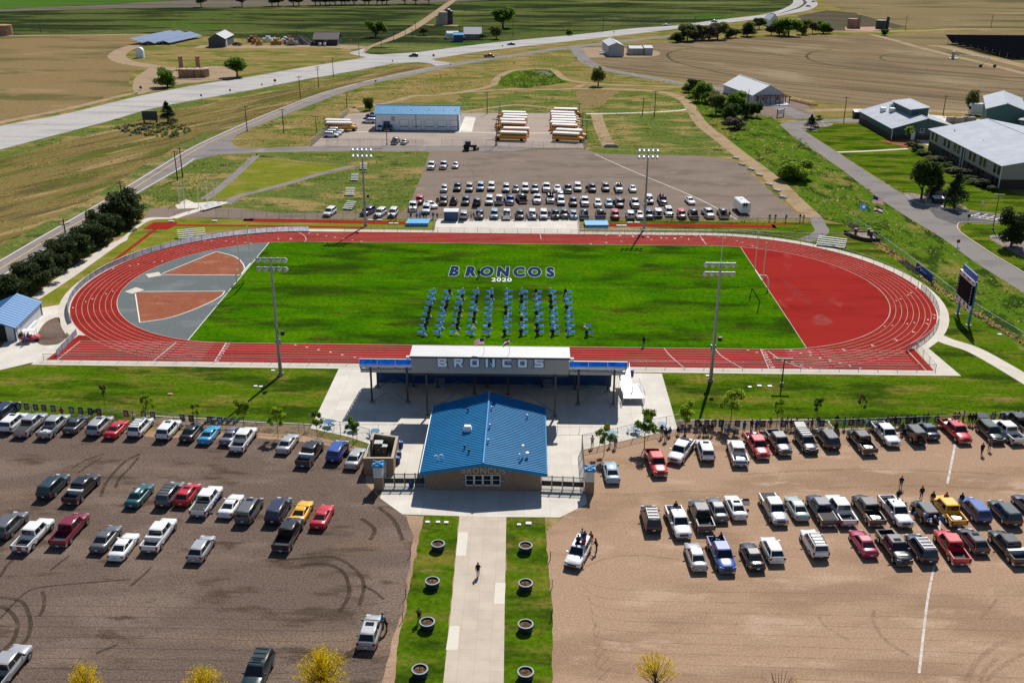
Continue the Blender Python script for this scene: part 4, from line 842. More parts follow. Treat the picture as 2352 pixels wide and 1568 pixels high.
# ramp with railings at the right end of the stand
rp = empty('access_ramp', at(1455, 914), label='white aluminium access ramp with tube railings beside the grandstand', cat='ramp')
a0, a1 = at(1432, 914, .9), at(1481, 914, .9); b0, b1 = at(1427, 862, 2.2), at(1446, 852, 2.6)
b0 = Vector((a0.x-.3, SY1+1.0, 2.3)); b1 = Vector((a0.x+1.35, SY1+1.0, 2.3)); mid0 = Vector((a0.x, a0.y+1.8, .95)); mid1 = Vector((a1.x, a0.y+1.8, .95))
mb = MB(); mb.hexa([a0-Vector((0, 0, .1)), a1-Vector((0, 0, .1)), mid1-Vector((0, 0, .1)), mid0-Vector((0, 0, .1))], [a0, a1, mid1, mid0]); part(mb, 'landing', M_alum, rp)
mm = Vector((b1.x, mid0.y, .95))
mb = MB(); mb.hexa([q-Vector((0, 0, .1)) for q in (mid0, mm, b1, b0)], [mid0, mm, b1, b0]); part(mb, 'ramp_deck', M_alum, rp)
mb = MB(); r2a, r2b = Vector((a1.x-.1, SY1+.5, .12)), Vector((b1.x+.25, SY1+.5, .12)); mb.hexa([q-Vector((0, 0, .06)) for q in (Vector((mm.x+.1, mid0.y, .95)), mid1, r2a, r2b)], [Vector((mm.x+.1, mid0.y, .95)), mid1, r2a, r2b]); part(mb, 'ramp_deck', M_alum, rp)
for A_, B_ in ((mid0, b0), (mm, b1), (Vector((mm.x+.12, mid0.y, .95)), r2b), (mid1, r2a), (a0, mid0), (a1, mid1)):
    for hh in (.55, 1.0):
        mb = MB(); mb.tube([A_+Vector((0, 0, hh)), B_+Vector((0, 0, hh))], .035, 6); part(mb, 'hand_rail', M_alum, rp)
    for k in range(4):
        q = lerp(A_, B_, k/3); mb = MB(); mb.tube([Vector((q.x, q.y, 0.04)), q+Vector((0, 0, 1.0))], .03, 6); part(mb, 'rail_post', M_alum, rp)

# ================================================================== concession building
ze = 2.95
FL, FR, BL, BR = at(966, 1087, ze), at(1254, 1091, ze), at(994, 934, ze), at(1253, 940, ze)
yF = (FL.y+FR.y)/2; yB = (BL.y+BR.y)/2; x0, x1 = (FL.x+BL.x)/2, (FR.x+BR.x)/2
xm = (x0+x1)/2; zr = ray_y(1108, 1067, yF).z; yP = at(1121, 903, zr).y   # the ridge runs on past the eaves at the back
cb = empty('concession_building', Vector((xm, yF, 0)), label='tan block concession building with a bright blue seamed metal roof', cat='building')
wy = yF+1.2; wx0, wx1 = x0+.75, x1-.75
mb = MB(); prof = [(wx0, 0), (wx1, 0), (wx1, ze), (xm, zr-.1), (wx0, ze)]
mb.add([(x, wy, z) for x, z in prof]+[(x, yB-.6, z) for x, z in prof], [tuple(range(5)), tuple(range(5, 10))[::-1]]+[(i, 5+i, 5+(i+1) % 5, (i+1) % 5) for i in range(5)]); part(mb, 'wall', M_block, cb)
mb = MB(); mb.add([(wx0+.4, wy-.03, ze-.15), (wx1-.4, wy-.03, ze-.15), (xm, wy-.03, zr-.35)], ((0, 1, 2),)); part(mb, 'gable_panel', mat('gable_stucco', (0.30, 0.20, 0.13), 0.9), cb)
for s, xa in ((-1, x0), (1, x1)):
    q = [(xa, yF, ze), (xm, yF, zr), (xm, yP, zr), (xa, yB, ze)]
    if s > 0: q = q[::-1]
    mb = MB(); mb.hexa([(x, y, z) for x, y, z in q], [(x, y, z+.16) for x, y, z in q]); ro = part(mb, 'roof_slope', M_blueroof, cb)
    rb = MB(); n = 44
    for i in range(n+1):
        y = lerp(yF+.02, yB-.02, i/n); v_ = lerp(yF+.02, yP-.02, i/n); rb.hexa([(xa, y-.025, ze+.165), (xm, v_-.025, zr+.165), (xm, v_+.025, zr+.165), (xa, y+.025, ze+.165)][::-s], [(xa, y-.025, ze+.25), (xm, v_-.025, zr+.25), (xm, v_+.025, zr+.25), (xa, y+.025, ze+.25)][::-s])
    part(rb, 'roof_seams', M_blueroof, cb, kind='stuff')
    mb = MB(); q = [(xa, yF-.06, ze-.22), (xm, yF-.06, zr-.22), (xm, yF-.06, zr+.2), (xa, yF-.06, ze+.2)]
    mb.hexa([(x, y+.05, z) for x, y, z in q], [(x, y, z) for x, y, z in q]); part(mb, 'fascia', M_blueroof, cb)
    mb = MB(); mb.box(xa-.1*(s < 0)-.02, xa+.1*(s > 0)+.02, yF, yB, ze-.1, ze+.14); part(mb, 'gutter', M_white if s < 0 else M_blueroof, cb)
mb = MB(); mb.tube([(xm, yF-.05, zr+.22), (xm, yP+.05, zr+.22)], .16, 8); part(mb, 'ridge_cap', mat('ridge_blue', (0.03, 0.22, 0.50), .35), cb)
for px in (1079, 1099, 1119, 1140):
    q = ray_y(px, 1101, wy); mb = MB(); mb.box(q.x-.42, q.x+.42, wy-.05, wy-.0, q.z-.62, q.z+.62); f = part(mb, 'window', M_glass, cb)
    mb = MB()
    for (u0, u1, v0, v1) in ((-.52, -.42, -.75, .72), (.42, .52, -.75, .72), (-.42, .42, .62, .72), (-.55, .55, -.80, -.62), (-.42, .42, -.03, .03)): mb.box(q.x+u0, q.x+u1, wy-.13, wy-.02, q.z+v0, q.z+v1)
    part(mb, 'window_frame', M_alum, cb)
q = ray_y(1110, 1081, wy-.05)
M_bronze = mat('bronze_letter', (0.66, 0.58, 0.50), 0.5)
me = text_mesh('letter', 'BRONCOS', 1.15, ext=.04, bold=-0.012, space=1.1, sx=.92); me.materials.append(M_bronze)
o = link('lettering', me, cb); o.matrix_basis = Matrix.Translation((q.x-xm, wy-.06-yF, q.z)) @ Matrix.Rotation(PI/2, 4, 'X')
for px in (1064, 1153):
    q = ray_y(px, 1103, wy); mb = MB(); mb.box(q.x-.3, q.x+.3, wy-.06, wy-.01, q.z-.14, q.z+.14); part(mb, 'notice_board', M_bluedark, cb)
    mb = MB(); mb.box(q.x-.24, q.x+.24, wy-.075, wy-.06, q.z-.03, q.z+.04); part(mb, 'notice_text', M_white, cb)
def on_roof(px, py):
    d = _fw*FOC + _rt*(px-IW/2) + _up*(IH/2-py); best = None
    for k in range(4000):
        t = 0.03+k*0.00001; P = Vector((d.x*t, d.y*t, CAM_H+d.z*t))
        if yF < P.y < yB and x0 < P.x < x1:
            z = ze+.16+(zr-ze)*(1-abs(P.x-xm)/(x1-xm))
            if P.z <= z: return Vector((P.x, P.y, z))
    return Vector((xm-3, (yF+yB)/2, ze+1))
p = on_roof(1074, 990); mb = MB(); mb.box(p.x-.45, p.x+.45, p.y-.35, p.y+.35, p.z-.3, p.z+.35); mb.hexa([(p.x-.55, p.y-.45, p.z+.35), (p.x+.55, p.y-.45, p.z+.35), (p.x+.55, p.y+.45, p.z+.35), (p.x-.55, p.y+.45, p.z+.35)], [(p.x-.4, p.y-.3, p.z+.8), (p.x+.4, p.y-.3, p.z+.8), (p.x+.4, p.y+.3, p.z+.8), (p.x-.4, p.y+.3, p.z+.8)]); part(mb, 'roof_fan', M_white, cb)
for px, py in ((1129, 942), (1125, 983), (1121, 1018), (1075, 946), (1067, 1031), (1077, 1041), (1211, 961)):
    p = on_roof(px, py); mb = MB(); mb.tube([p-Vector((0, 0, .1)), p+Vector((0, 0, .45))], .08, 8); mb.tube([p+Vector((0, 0, .4)), p+Vector((0, 0, .6))], [.16, .12], 8); part(mb, 'roof_vent', M_steel if px > 1100 else M_dsteel, cb)
for px, py in ((1006, 1057), (1018, 1055)):
    p = on_roof(px, py); mb = MB(); mb.tube([p, p+Vector((0, 0, .5)), p+Vector((-.15, 0, .68)), p+Vector((-.4, 0, .62)), p+Vector((-.42, 0, .45))], .07, 8); part(mb, 'gooseneck_vent', M_white, cb)
for px, py, hh, rr in ((1201, 1052, 1.7, .12), (1211, 1052, .7, .16), (1193, 1052, .5, .06)):
    p = on_roof(px, py); mb = MB(); mb.tube([p, p+Vector((0, 0, hh))], rr, 8); mb.tube([p+Vector((0, 0, hh)), p+Vector((0, 0, hh+.12))], [rr*1.6, rr*1.3], 8); part(mb, 'flue', M_alum, cb)

# ================================================================== bin enclosure, entrance pillars, gates
def wallrun(mb, pts, th, z0, z1):
    for a, b in zip(pts[:-1], pts[1:]):
        d = (b-a).normalized(); n = Vector((-d.y, d.x, 0))*th/2; a2 = a-d*th/2; b2 = b+d*th/2
        mb.hexa([(a2-n)+Vector((0, 0, z0)), (b2-n)+Vector((0, 0, z0)), (b2+n)+Vector((0, 0, z0)), (a2+n)+Vector((0, 0, z0))], [(a2-n)+Vector((0, 0, z1)), (b2-n)+Vector((0, 0, z1)), (b2+n)+Vector((0, 0, z1)), (a2+n)+Vector((0, 0, z1))])
en = empty('bin_enclosure', at(838, 1080), label='open-topped tan block enclosure holding grey utility cabinets beside the gate', cat='enclosure')
hE = 2.3
c1, c2, c3, c4 = at(837, 1052, hE), at(901, 1052, hE), at(912, 1004, hE), at(858, 996, hE)
for n_, (a, b) in enumerate(((c1, c2), (c2, c3), (c3, c4), (c4, lerp(c4, c1, .25)), (lerp(c4, c1, .75), c1))):
    A_ = Vector((a.x, a.y, 0)); B_ = Vector((b.x, b.y, 0))
    mb = MB(); wallrun(mb, [A_, B_], .26, 0.04, hE-.002*n_); part(mb, 'wall', M_block, en)
    mb = MB(); wallrun(mb, [A_, B_], .34, hE+.001-.002*n_, hE+.10+.002*n_); part(mb, 'coping', M_blockl, en)
mb = MB(); q0 = lerp(c4, c1, .26); q1 = lerp(c4, c1, .74); wallrun(mb, [Vector((q0.x-.1, q0.y, 0)), Vector((q1.x-.1, q1.y, 0))], .06, .15, hE-.1); part(mb, 'gate_leaf', M_alum, en)
for (px, py, wx, wd, hh) in ((870, 1049, 1.0, .9, 1.9), (882, 1050, .85, .8, 1.5)):
    p = at(px, py); t = empty('utility_cabinet', p, label='%s grey-green utility cabinet inside the open block enclosure' % ('taller' if hh > 1.7 else 'shorter'), cat='cabinet')
    mb = MB(); mb.box(-wx/2, wx/2, 0, wd, 0.04, hh); mb.build('cabinet_body', mat('cabinet_green', (0.06, 0.075, 0.07), .6), t)
    mb = MB(); mb.box(-wx/2-.04, wx/2+.04, -.04, wd+.04, hh, hh+.08); mb.build('lid', mat('cabinet_lid', (0.42, 0.47, 0.45), .5), t)
    mb = MB(); mb.box(-.05, .05, -.03, 0, hh*.5, hh*.6); mb.build('door_handle', M_alum, t)
barrels = [(904, 1068), (907, 1055), (908, 1043), (910, 1036), (915, 1027), (914, 1064), (917, 1051), (921, 1028)]
def barrel_proto():
    mb = MB(); mb.tube([(0, 0, 0), (0, 0, .3), (0, 0, .33), (0, 0, .6), (0, 0, .63), (0, 0, .92)], [.29, .30, .315, .315, .30, .29], 14); a = mb.mesh('drum'); a.materials.append(mat('barrel_blue', (0.008, 0.045, 0.19), .45))
    mb = MB(); n = 14
    for k in range(n):
        t0, t1 = 2*PI*k/n, 2*PI*(k+1)/n
        mb.quad(*[(math.cos(t)*r, math.sin(t)*r, z) for t, r, z in ((t0, .30, .925), (t1, .30, .925), (t1, .24, .96), (t0, .24, .96))]); mb.quad(*[(math.cos(t)*r, math.sin(t)*r, z) for t, r, z in ((t0, .24, .96), (t1, .24, .96), (t1, .12, .93), (t0, .12, .93))])
    b = mb.mesh('lid'); b.materials.append(mat('barrel_lid', (0.10, 0.24, 0.50), .45)); return a, b
BA, BB = barrel_proto()
for i, (px, py) in enumerate(barrels):
    t = empty('barrel', at(px, py), label='dark blue plastic barrel lined up along the block enclosure, %s from the gate' % ORD(i), cat='barrel', group='barrels beside the enclosure'); link('drum', BA, t); link('lid', BB, t)
t = empty('barrel', at(945, 1118), label='dark blue barrel standing against the left entrance gates', cat='barrel'); link('drum', BA, t); link('lid', BB, t)
t = empty('barrel', at(1451, 862), label='dark teal barrel at the top of the access ramp', cat='barrel'); link('drum', BA, t); link('lid', BB, t)
for i, (px, py, top) in enumerate(((871, 1121, 1064), (1353, 1130, 1074))):
    side = ('left', 'right')[i]; p = at(px, py); hh = hgt(px, py, top)
    t = empty('entrance_pillar', p, label='%s block entrance pillar with a white sign box and blue crossed cap' % side, cat='pillar', group='entrance pillars')
    mb = MB(); mb.box(-.55, .55, -.5, .5, 0, hh*.52); mb.build('shaft', M_block, t)
    mb = MB(); mb.box(-.55, .55, -.5, .5, hh*.52, hh*.93); mb.build('sign_box', mat('sign_box_white', (0.50, 0.56, 0.58), .4), t)
    mb = MB()
    for x in (-.52, .46): mb.box(x, x+.06, -.53, -.5, hh*.52, hh*.93)
    mb.box(-.46, .46, -.53, -.5, hh*.52, hh*.56); mb.build('sign_frame', M_white, t)
    cap = mat('cap_blue', (0.03, 0.25, 0.55), .4)
    mb = MB(); mb.hexa([(-.72, -.66, hh*.93), (.72, -.66, hh*.93), (.72, .66, hh*.93), (-.72, .66, hh*.93)], [(-.62, -.56, hh), (.62, -.56, hh), (.62, .56, hh), (-.62, .56, hh)]); mb.build('cap', cap, t)
    mb = MB(); mb.tube([(-.66, -.6, hh+.05), (0, 0, hh+.22), (.66, .6, hh+.05)], .09, 6); mb.tube([(-.66, .6, hh+.06), (0, 0, hh+.23), (.66, -.6, hh+.06)], .09, 6); mb.build('cap_cross', mat('cap_blue_light', (0.08, 0.33, 0.62), .4), t)
def gate_run(A, B, n, side):
    gm = [MB() for _ in range(4)]
    for k in range(n):
        a = lerp(A, B, k/n); b = lerp(A, B, (k+1)/n); d = (b-a); L = d.length
        t = empty('entrance_gate', a, math.atan2(d.y, d.x), label='black barred gate leaf, %s from left in the %s entrance' % (ORD(k), side), cat='gate', group='entrance gates')
        mb = MB(); mb.box(.0, .08, -.05, .05, 0, 2.0); mb.build('gate_post', M_black, t)
        mb = MB(); mb.box(L-.09, L-.01, -.05, .05, 0, 2.0); mb.build('gate_post', M_black, t)
        mb = MB(); mb.tube([(L-.06, -.06, 0.03), (L-.06, -.06, 1.9)], .035, 6); mb.build('white_stop', M_alum, t)
        for z in (.12, .62, 1.25, 1.85):
            mb = MB(); mb.box(.08, L-.09, -.025, .025, z-.03, z+.03); mb.build('gate_rail', M_black, t)
        mb = MB(); mb.box(.08, L-.09, -.02, .02, .66, 1.22); mb.build('gate_panel', M_black, t)
        for j in range(11):
            x = lerp(.16, L-.17, j/10); mb = MB(); mb.box(x-.014, x+.014, -.014, .014, .15, .60); mb.build('gate_bar', M_black, t); mb = MB(); mb.box(x-.014, x+.014, -.014, .014, 1.28, 1.95); mb.build('gate_bar', M_black, t)
gate_run(at(883, 1119), at(978, 1119), 4, 'left'); gate_run(at(1243, 1124), at(1341, 1128), 4, 'right')
fence('black side fence between the apron and the tan parking lot by the right pillar', [(1343, 1120), (1339, 1075), (1336, 1034)], 2.2, 2.5, M_chain2, M_black, sub=1)
fence('black side fence running from the block enclosure to the left gates', [(882, 1117), (893, 1085), (896, 1078)], 2.2, 2.5, M_chain2, M_black, sub=1)
# picnic tables
def picnic(px, py, lab, sc_=1.0):
    t = empty('picnic_table', at(px, py), random.uniform(0, 1.5), label=lab, cat='picnic table', group='picnic tables')
    pbm = mat('table_blue', (0.02, 0.17, 0.34), .4)
    mb = MB(); mb.tube([(0, 0, .72), (0, 0, .78)], .62, 20); mb.build('table_top', pbm, t)
    mb = MB(); mb.tube([(0, 0, 0), (0, 0, .72)], .06, 8); mb.build('pedestal', pbm, t)
    for k in range(3):
        a = 2*PI*k/3+.3; cx, cy = math.cos(a), math.sin(a)
        mb = MB(); mb.box(-.14, .14, -.42, .42, .43, .48, M=Matrix.Translation((cx*.98, cy*.98, 0)) @ Matrix.Rotation(a, 4, 'Z')); mb.build('seat', pbm, t)
        mb = MB(); mb.tube([(0, 0, .25), (cx*.95, cy*.95, .40)], .035, 6); mb.tube([(cx*.95, cy*.95, 0), (cx*.95, cy*.95, .44)], .035, 6); mb.build('seat_arm', pbm, t)
for px, py, l in ((755, 978, 'leftmost'), (811, 989, 'second'), (862, 1000, 'third'), (1405, 1004, 'fourth'), (1459, 993, 'fifth'), (1520, 984, 'rightmost')):
    picnic(px, py, 'round blue picnic table on the concrete apron, %s from left' % l)
# planters along the walkway
PB = MB(); n = 24
for (r0, z0, r1, z1, mi) in ((.80, 0, .86, .78, 0), (.86, .78, .90, .86, 1), (.90, .86, .74, .87, 1), (.74, .87, .72, .66, 0)):
    for k in range(n):
        a, b = 2*PI*k/n, 2*PI*(k+1)/n; PB.quad((r0*math.cos(a), r0*math.sin(a), z0), (r0*math.cos(b), r0*math.sin(b), z0), (r1*math.cos(b), r1*math.sin(b), z1), (r1*math.cos(a), r1*math.sin(a), z1), mi)
PBm = PB.mesh('tub'); PBm.materials.append(mat('tub_navy', (0.008, 0.018, 0.045), .5)); PBm.materials.append(mat('tub_rim', (0.20, 0.25, 0.31), .6))
PS = MB(); PS.add([(0, 0, .70)]+[(.73*math.cos(2*PI*k/n), .73*math.sin(2*PI*k/n), .67) for k in range(n)], [(0, k+1, (k+1) % n+1) for k in range(n)]); PSm = PS.mesh('soil'); PSm.materials.append(gmat('planter_soil', (0.17, 0.10, 0.055), [((0.07, 0.045, 0.025), (.3, .3), .5, .6, 3)], (.5, 8)))
pr_ = random.Random(5); PT = MB()
for _ in range(26):
    a, r = pr_.uniform(0, 6.28), pr_.uniform(0, .6); c = Vector((r*math.cos(a), r*math.sin(a), .70))
    for j in range(4): d = Vector((pr_.uniform(-1, 1), pr_.uniform(-1, 1), .5)).normalized()*.13; s_ = d.cross(Vector((0, 0, 1))).normalized()*.03; PT.add([c-s_, c+s_, c+d], ((0, 1, 2),))
PTm = PT.mesh('seedlings'); PTm.materials.append(mat('seedling', (0.09, 0.06, 0.03), .9))
for col, pts in (('left', ((1005, 1270), (992, 1357), (980, 1453), (963, 1564))), ('right', ((1207, 1274), (1207, 1362), (1207, 1458), (1207, 1570)))):
    for i, (px, py) in enumerate(pts):
        p = at(px, py); t = empty('round_planter', (p.x, p.y+.75, .02), pr_.uniform(0, 6), label='dark round planter tub with pale rim on the %s lawn strip, %s from the building' % (col, ORD(i)), cat='planter', group='planter tubs along the walkway')
        t.scale = (.86, .86, .9); link('tub', PBm, t); link('soil', PSm, t); link('seedlings', PTm, t)
# small white covers in the lawns
for i, (px, py, ww) in enumerate(((982, 1200, .45), (1006, 1200, .45), (1025, 1201, .45), (1192, 1206, .4), (1214, 1203, .6), (391, 906, .7), (587, 888, .5), (627, 852, .5), (599, 889, .5), (1722, 890, .5), (1744, 887, .6), (1768, 888, .6), (2296, 769, .6), (1625, 864, .5))):
    p = at(px, py); mb = MB(); mb.box(-ww/2, ww/2, -ww/2.5, ww/2.5, .02, .14); mb.hexa([(-ww/2-.03, -ww/2.5-.03, .14), (ww/2+.03, -ww/2.5-.03, .14), (ww/2+.03, ww/2.5+.03, .14), (-ww/2-.03, ww/2.5+.03, .14)], [(-ww/2, -ww/2.5, .18), (ww/2, -ww/2.5, .18), (ww/2, ww/2.5, .18), (-ww/2, ww/2.5, .18)])
    mb.build('valve_cover', M_white if i != 5 else M_tank, loc=p, label='small pale irrigation cover %s' % ('in the left walkway strip, first', 'in the left walkway strip, second', 'in the left walkway strip, third', 'in the right walkway strip, left', 'in the right walkway strip, right', 'of rusty colour on the left lawn', 'on the left lawn, leftmost pair', 'on the left lawn near the light pole', 'on the left lawn, rightmost pair', 'on the right lawn, first', 'on the right lawn, second', 'on the right lawn, third', 'near the scoreboard', 'at the right light pole')[i], cat='valve cover', group='irrigation covers in the lawns')
for side, pts in (('left', ((943, 1276), (932, 1372), (925, 1425))), ('right', ((1264, 1285), (1268, 1350), (1267, 1420)))):
    for i, (px, py) in enumerate(pts):
        mb = MB(); p = at(px, py); mb.tube([(0, 0, 0), (0, 0, 1.0)], .045, 6); mb.tube([(0, 0, 1.0), (0, 0, 1.08)], [.06, .03], 6); mb.build('marker_post', M_dsteel, loc=p, label='thin dark marker post on the %s edge of the walkway lawn, %s from the gates' % (side, ORD(i)), cat='post', group='marker posts')

# ================================================================== fences
rx = lambda off, a0, a1, sx, n=40: [Vector((TCX+sx*TL/2+(TA+off)*math.cos(lerp(R(a0), R(a1), i/n)), TCY+(TBW+off)*math.sin(lerp(R(a0), R(a1), i/n)), 0)) for i in range(n+1)]
fence('low grey-screened fence curving round the left bend of the track', None, 1.15, 2.4, thin('bend_windscreen', (0.50, 0.51, 0.60), .55), pts=rx(TW+.25, 214, 90, -1), name='track_fence')
fence('low chain-link fence along the far straight of the track', None, 1.15, 3.0, pts=[Vector((TCX-TL/2+8, TCY+TBW+TW+.25, 0)), Vector((TCX+TL/2, TCY+TBW+TW+.25, 0))]+rx(TW+.25, 90, 5, 1), name='track_fence')
fence('low screened fence round the right bend of the track', None, 1.15, 2.4, M_chain2, pts=rx(TW+.25, 3, -52, 1), name='track_fence')
fence('low fence along the near straight left of the grandstand', None, 1.15, 3.0, pts=[Vector((cl.x-.2, yn-.2, 0)), Vector((xl-2, yn-.2, 0))], name='track_fence')
fence('low fence along the near straight right of the grandstand', None, 1.15, 3.0, pts=[Vector((xr+1.5, yn-.2, 0)), Vector((cr.x+.2, yn-.2, 0)), Vector((cr2.x+.5, yf+1.2, 0))], name='track_fence')
mb_ = fence('grey screened fence panel closing the left sprint chute', None, 1.15, 2.4, thin('bend_windscreen', (0.50, 0.51, 0.60), .55), pts=[Vector((cl.x, yn, 0))+Vector((1.2, 1.4, 0)), Vector((cl2.x-.3, yf+2.6, 0))], name='track_fence')
fence('chain-link fence between the visitor side and the far gravel lot', [(497, 499), (700, 502), (945, 503), (1000, 504)], 1.8, 3.0, sub=1)
fence('chain-link fence behind the visitor concrete pad', [(1000, 504), (1328, 506)], 1.2, 3.0, sub=1)
fence('chain-link fence right of the visitor pad below the gravel lot', [(1328, 506), (1600, 508), (1862, 511)], 1.2, 3.0, sub=1)
fence('short fence at the left end of the visitor pad', [(1000, 505), (996, 531)], 1.2, 2, sub=1); fence('short fence at the right end of the visitor pad', [(1328, 506), (1331, 533)], 1.2, 2, sub=1)
fence('chain-link fence along the grass strip above the far right bend', [(1331, 534), (1560, 537), (1720, 540), (1870, 547), (1995, 545)], 1.1, 3.0, sub=1)
fence('long chain-link fence beside the canal bank on the right', [(1951, 515), (1985, 532), (2014, 552), (2060, 586), (2114, 627), (2160, 662), (2199, 692), (2270, 738), (2352, 788), (2450, 848)], 1.7, 3.0, sub=2)
FB_L = [(-60, 938), (0, 943), (120, 952), (240, 961), (345, 967), (440, 975), (520, 981), (600, 988), (700, 995)]
FB_R = [(1560, 985), (1700, 987), (1800, 987), (1900, 986), (2000, 983), (2100, 979), (2200, 975), (2352, 967), (2450, 962)]
fence('chain-link fence hung with portrait banners along the left lot', FB_L, 1.5, 3.0, M_chain, sub=2)
fence('chain-link fence hung with portrait banners along the right lot', FB_R, 1.5, 3.0, M_chain, sub=2)
fence('tall chain-link fence round the left picnic tables', [(712, 983), (768, 1000), (790, 1003), (850, 1019)], 2.2, 2.6, sub=1)
fence('tall chain-link fence round the right picnic tables', [(1337, 1032), (1424, 1014), (1507, 993), (1556, 984)], 2.2, 2.6, sub=1)
fence('low pipe fence left of the concession building', [(768, 988), (918, 988)], .9, 3.0, None, M_alum, sub=1, name='pipe_fence'); fence('low pipe fence right of the concession building', [(1280, 993), (1390, 993)], .9, 3.0, None, M_alum, sub=1, name='pipe_fence')
fence('screened chain-link fence on the left side of the bus yard', [(716, 335), (760, 297), (800, 261)], 1.9, 3.0, M_chain2, sub=1)
fence('chain-link fence with gates along the front of the bus yard', [(750, 334), (972, 334)], 1.9, 3.5, sub=1); fence('chain-link fence along the front of the bus yard right of the open gate', [(1014, 335), (1140, 335)], 1.9, 3.5, sub=1)
fence('chain-link fence along the front of the bus lot', [(1145, 339), (1346, 341)], 1.9, 3.5, sub=1); fence('screened fence on the right side of the bus lot', [(1346, 341), (1330, 298), (1317, 258)], 1.9, 3.5, M_chain2, sub=1); fence('dark slatted fence between the bus yard and the bus lot', [(1139, 336), (1146, 290), (1150, 262)], 1.6, 3.0, M_chain2, M_dsteel, sub=1)
# ================================================================== far buildings
def win(face, u, z0, w_=1.0, h_=1.6, m=M_glass, fm=None): return ('window', face, u, z0, w_, h_, m, fm or M_white)
M_paleblue = mat('pale_grey_blue_siding', (0.78, 0.81, 0.85), .6, vary=.04)
A, B = at(863, 298), at(1053, 300); e = hgt(863, 298, 262)
D_ = (at(962, 243, e+2.0).y-A.y)*2*.98
fe = []
Lb = (B-A).length
for px in (929, 958, 987, 1016, 1045):
    u = (at(px-10, 299).x-A.x); fe.append(('garage_door', 'n', u, .05, at(px+10, 299).x-at(px-10, 299).x, e*.62, mat('garage_door_white', (0.88, 0.88, 0.89), .5), M_steel))
fe.append(('door', 'n', at(882, 298).x-A.x, .05, 2.0, 2.6, M_bluedark, M_blue)); fe.append(('window', 'n', at(900, 298).x-A.x, 3.0, 1.2, 1.4, M_grey, M_white))
barn, _ = house('bus_garage', 'long pale metal bus garage with light blue roof and five white roller doors', 'garage', A, B, D_, e, e+2.0, 'x', M_paleblue, M_skyroof, .35, fe, trim=M_blue, ribs=.9)
for px in (929, 958, 987, 1016, 1045):       # dark glazed strip and panel joints of each roller door
    u0 = at(px-10, 299).x-A.x; wd = at(px+10, 299).x-at(px-10, 299).x
    for j in range(5):
        mb = MB(); mb.box(u0+.15+j*(wd-.3)/5, u0+.15+(j+.75)*(wd-.3)/5, -.075, -.052, e*.20, e*.26); mb.build('door_pane', M_glass, barn)
    for j in range(1, 5):
        mb = MB(); mb.box(u0, u0+wd, -.065, -.052, .05+e*.62*j/5-.02, .05+e*.62*j/5+.02); mb.build('door_joint', M_steel, barn)
for px in (956, 1052):
    mb = MB(); u = at(px, 299).x-A.x; mb.tube([(u, -.1, .1), (u, -.1, e-.1)], .09, 6); mb.build('downpipe', M_blue, barn)
for u in (6, 12, 18, 23, 27):
    mb = MB(); mb.tube([(u, 2.5, e+.4), (u, 2.5, e+1.4)], .12, 6); mb.build('roof_vent', M_steel, barn)
mb = MB(); mb.tube([(Lb+.3, D_*.4, e+.2), (Lb+.9, D_*.4, e+.4)], .35, 10); mb.build('wall_fan', M_white, barn)
# white metal building with pergola
A, B = at(1728, 239), at(1800, 237); e = hgt(1728, 239, 219)
Dl = (at(1690, 213)-A).length
hw, Lw = house('white_metal_hall', 'white metal hall with white gable roof and rusty pergola beside the crop field', 'building', A, B, Dl, e, e+3.6, 'y', mat('white_siding', (0.52, 0.53, 0.54), .6), mat('hall_roof', (.62, .64, .66), .5), .4, [win('n', 1.5, 1.2), win('n', 4, 1.2), win('n', 10, 1.2)]+[win('l', y_, 1.6, .8, 1.2) for y_ in (2.5, 4.5, 9, 11, 13, 17, 19, 21)]+[('door', 'l', 6.2, .05, 1.0, 2.2, M_bluedark, M_white)], trim=M_white)
M_rust = mat('rusty_timber', (0.16, 0.05, 0.03), .9)
for u in (1.5, 5.5, 9.5, 13.5):
    for y_ in (-.6, -4.0): mb = MB(); mb.box(u-.12, u+.12, y_-.12, y_+.12, 0, 2.9); mb.build('pergola_post', M_rust, hw)
for y_ in (-.6, -4.0): mb = MB(); mb.box(.8, 14.2, y_-.1, y_+.1, 2.9, 3.15); mb.build('pergola_beam', M_rust, hw)
for k in range(9): mb = MB(); mb.box(1.2+k*1.55, 1.35+k*1.55, -4.5, -.2, 3.15, 3.32); mb.build('pergola_rafter', M_rust, hw)
mb = MB(); mb.box(-.5, Lw+.5, -5, -.05, .0, .16); mb.build('slab', M_roofgrey, hw)
# farm sheds
A, B = at(1398, 130), at(1432, 130); house('farm_shed', 'white gabled farm shed at the end of the curved drive', 'shed', A, B, 26, 5.4, 7, 'y', mat('shed_grey', (0.40, 0.40, 0.41), .6), M_roofwhite, .4, trim=M_dsteel)
A, B = at(1446, 127), at(1475, 127); house('farm_shed', 'low white shed with double doors beside the gabled farm shed', 'shed', A, B, 9, 3.4, 4.4, 'x', mat('shed_grey', (0.4, 0.4, 0.41)), M_roofwhite, .3, [('door', 'n', 2, .05, 2.4, 3, M_grey, M_dsteel), ('door', 'n', 5.2, .05, 2.4, 3, M_grey, M_dsteel)], trim=M_dsteel)
A, B = at(1480, 127), at(1498, 127); house('farm_shed', 'rightmost small white shed of the farm group', 'shed', A, B, 9, 3.6, 4.6, 'x', mat('shed_grey', (0.4, 0.4, 0.41)), M_roofwhite, .3, trim=M_dsteel)
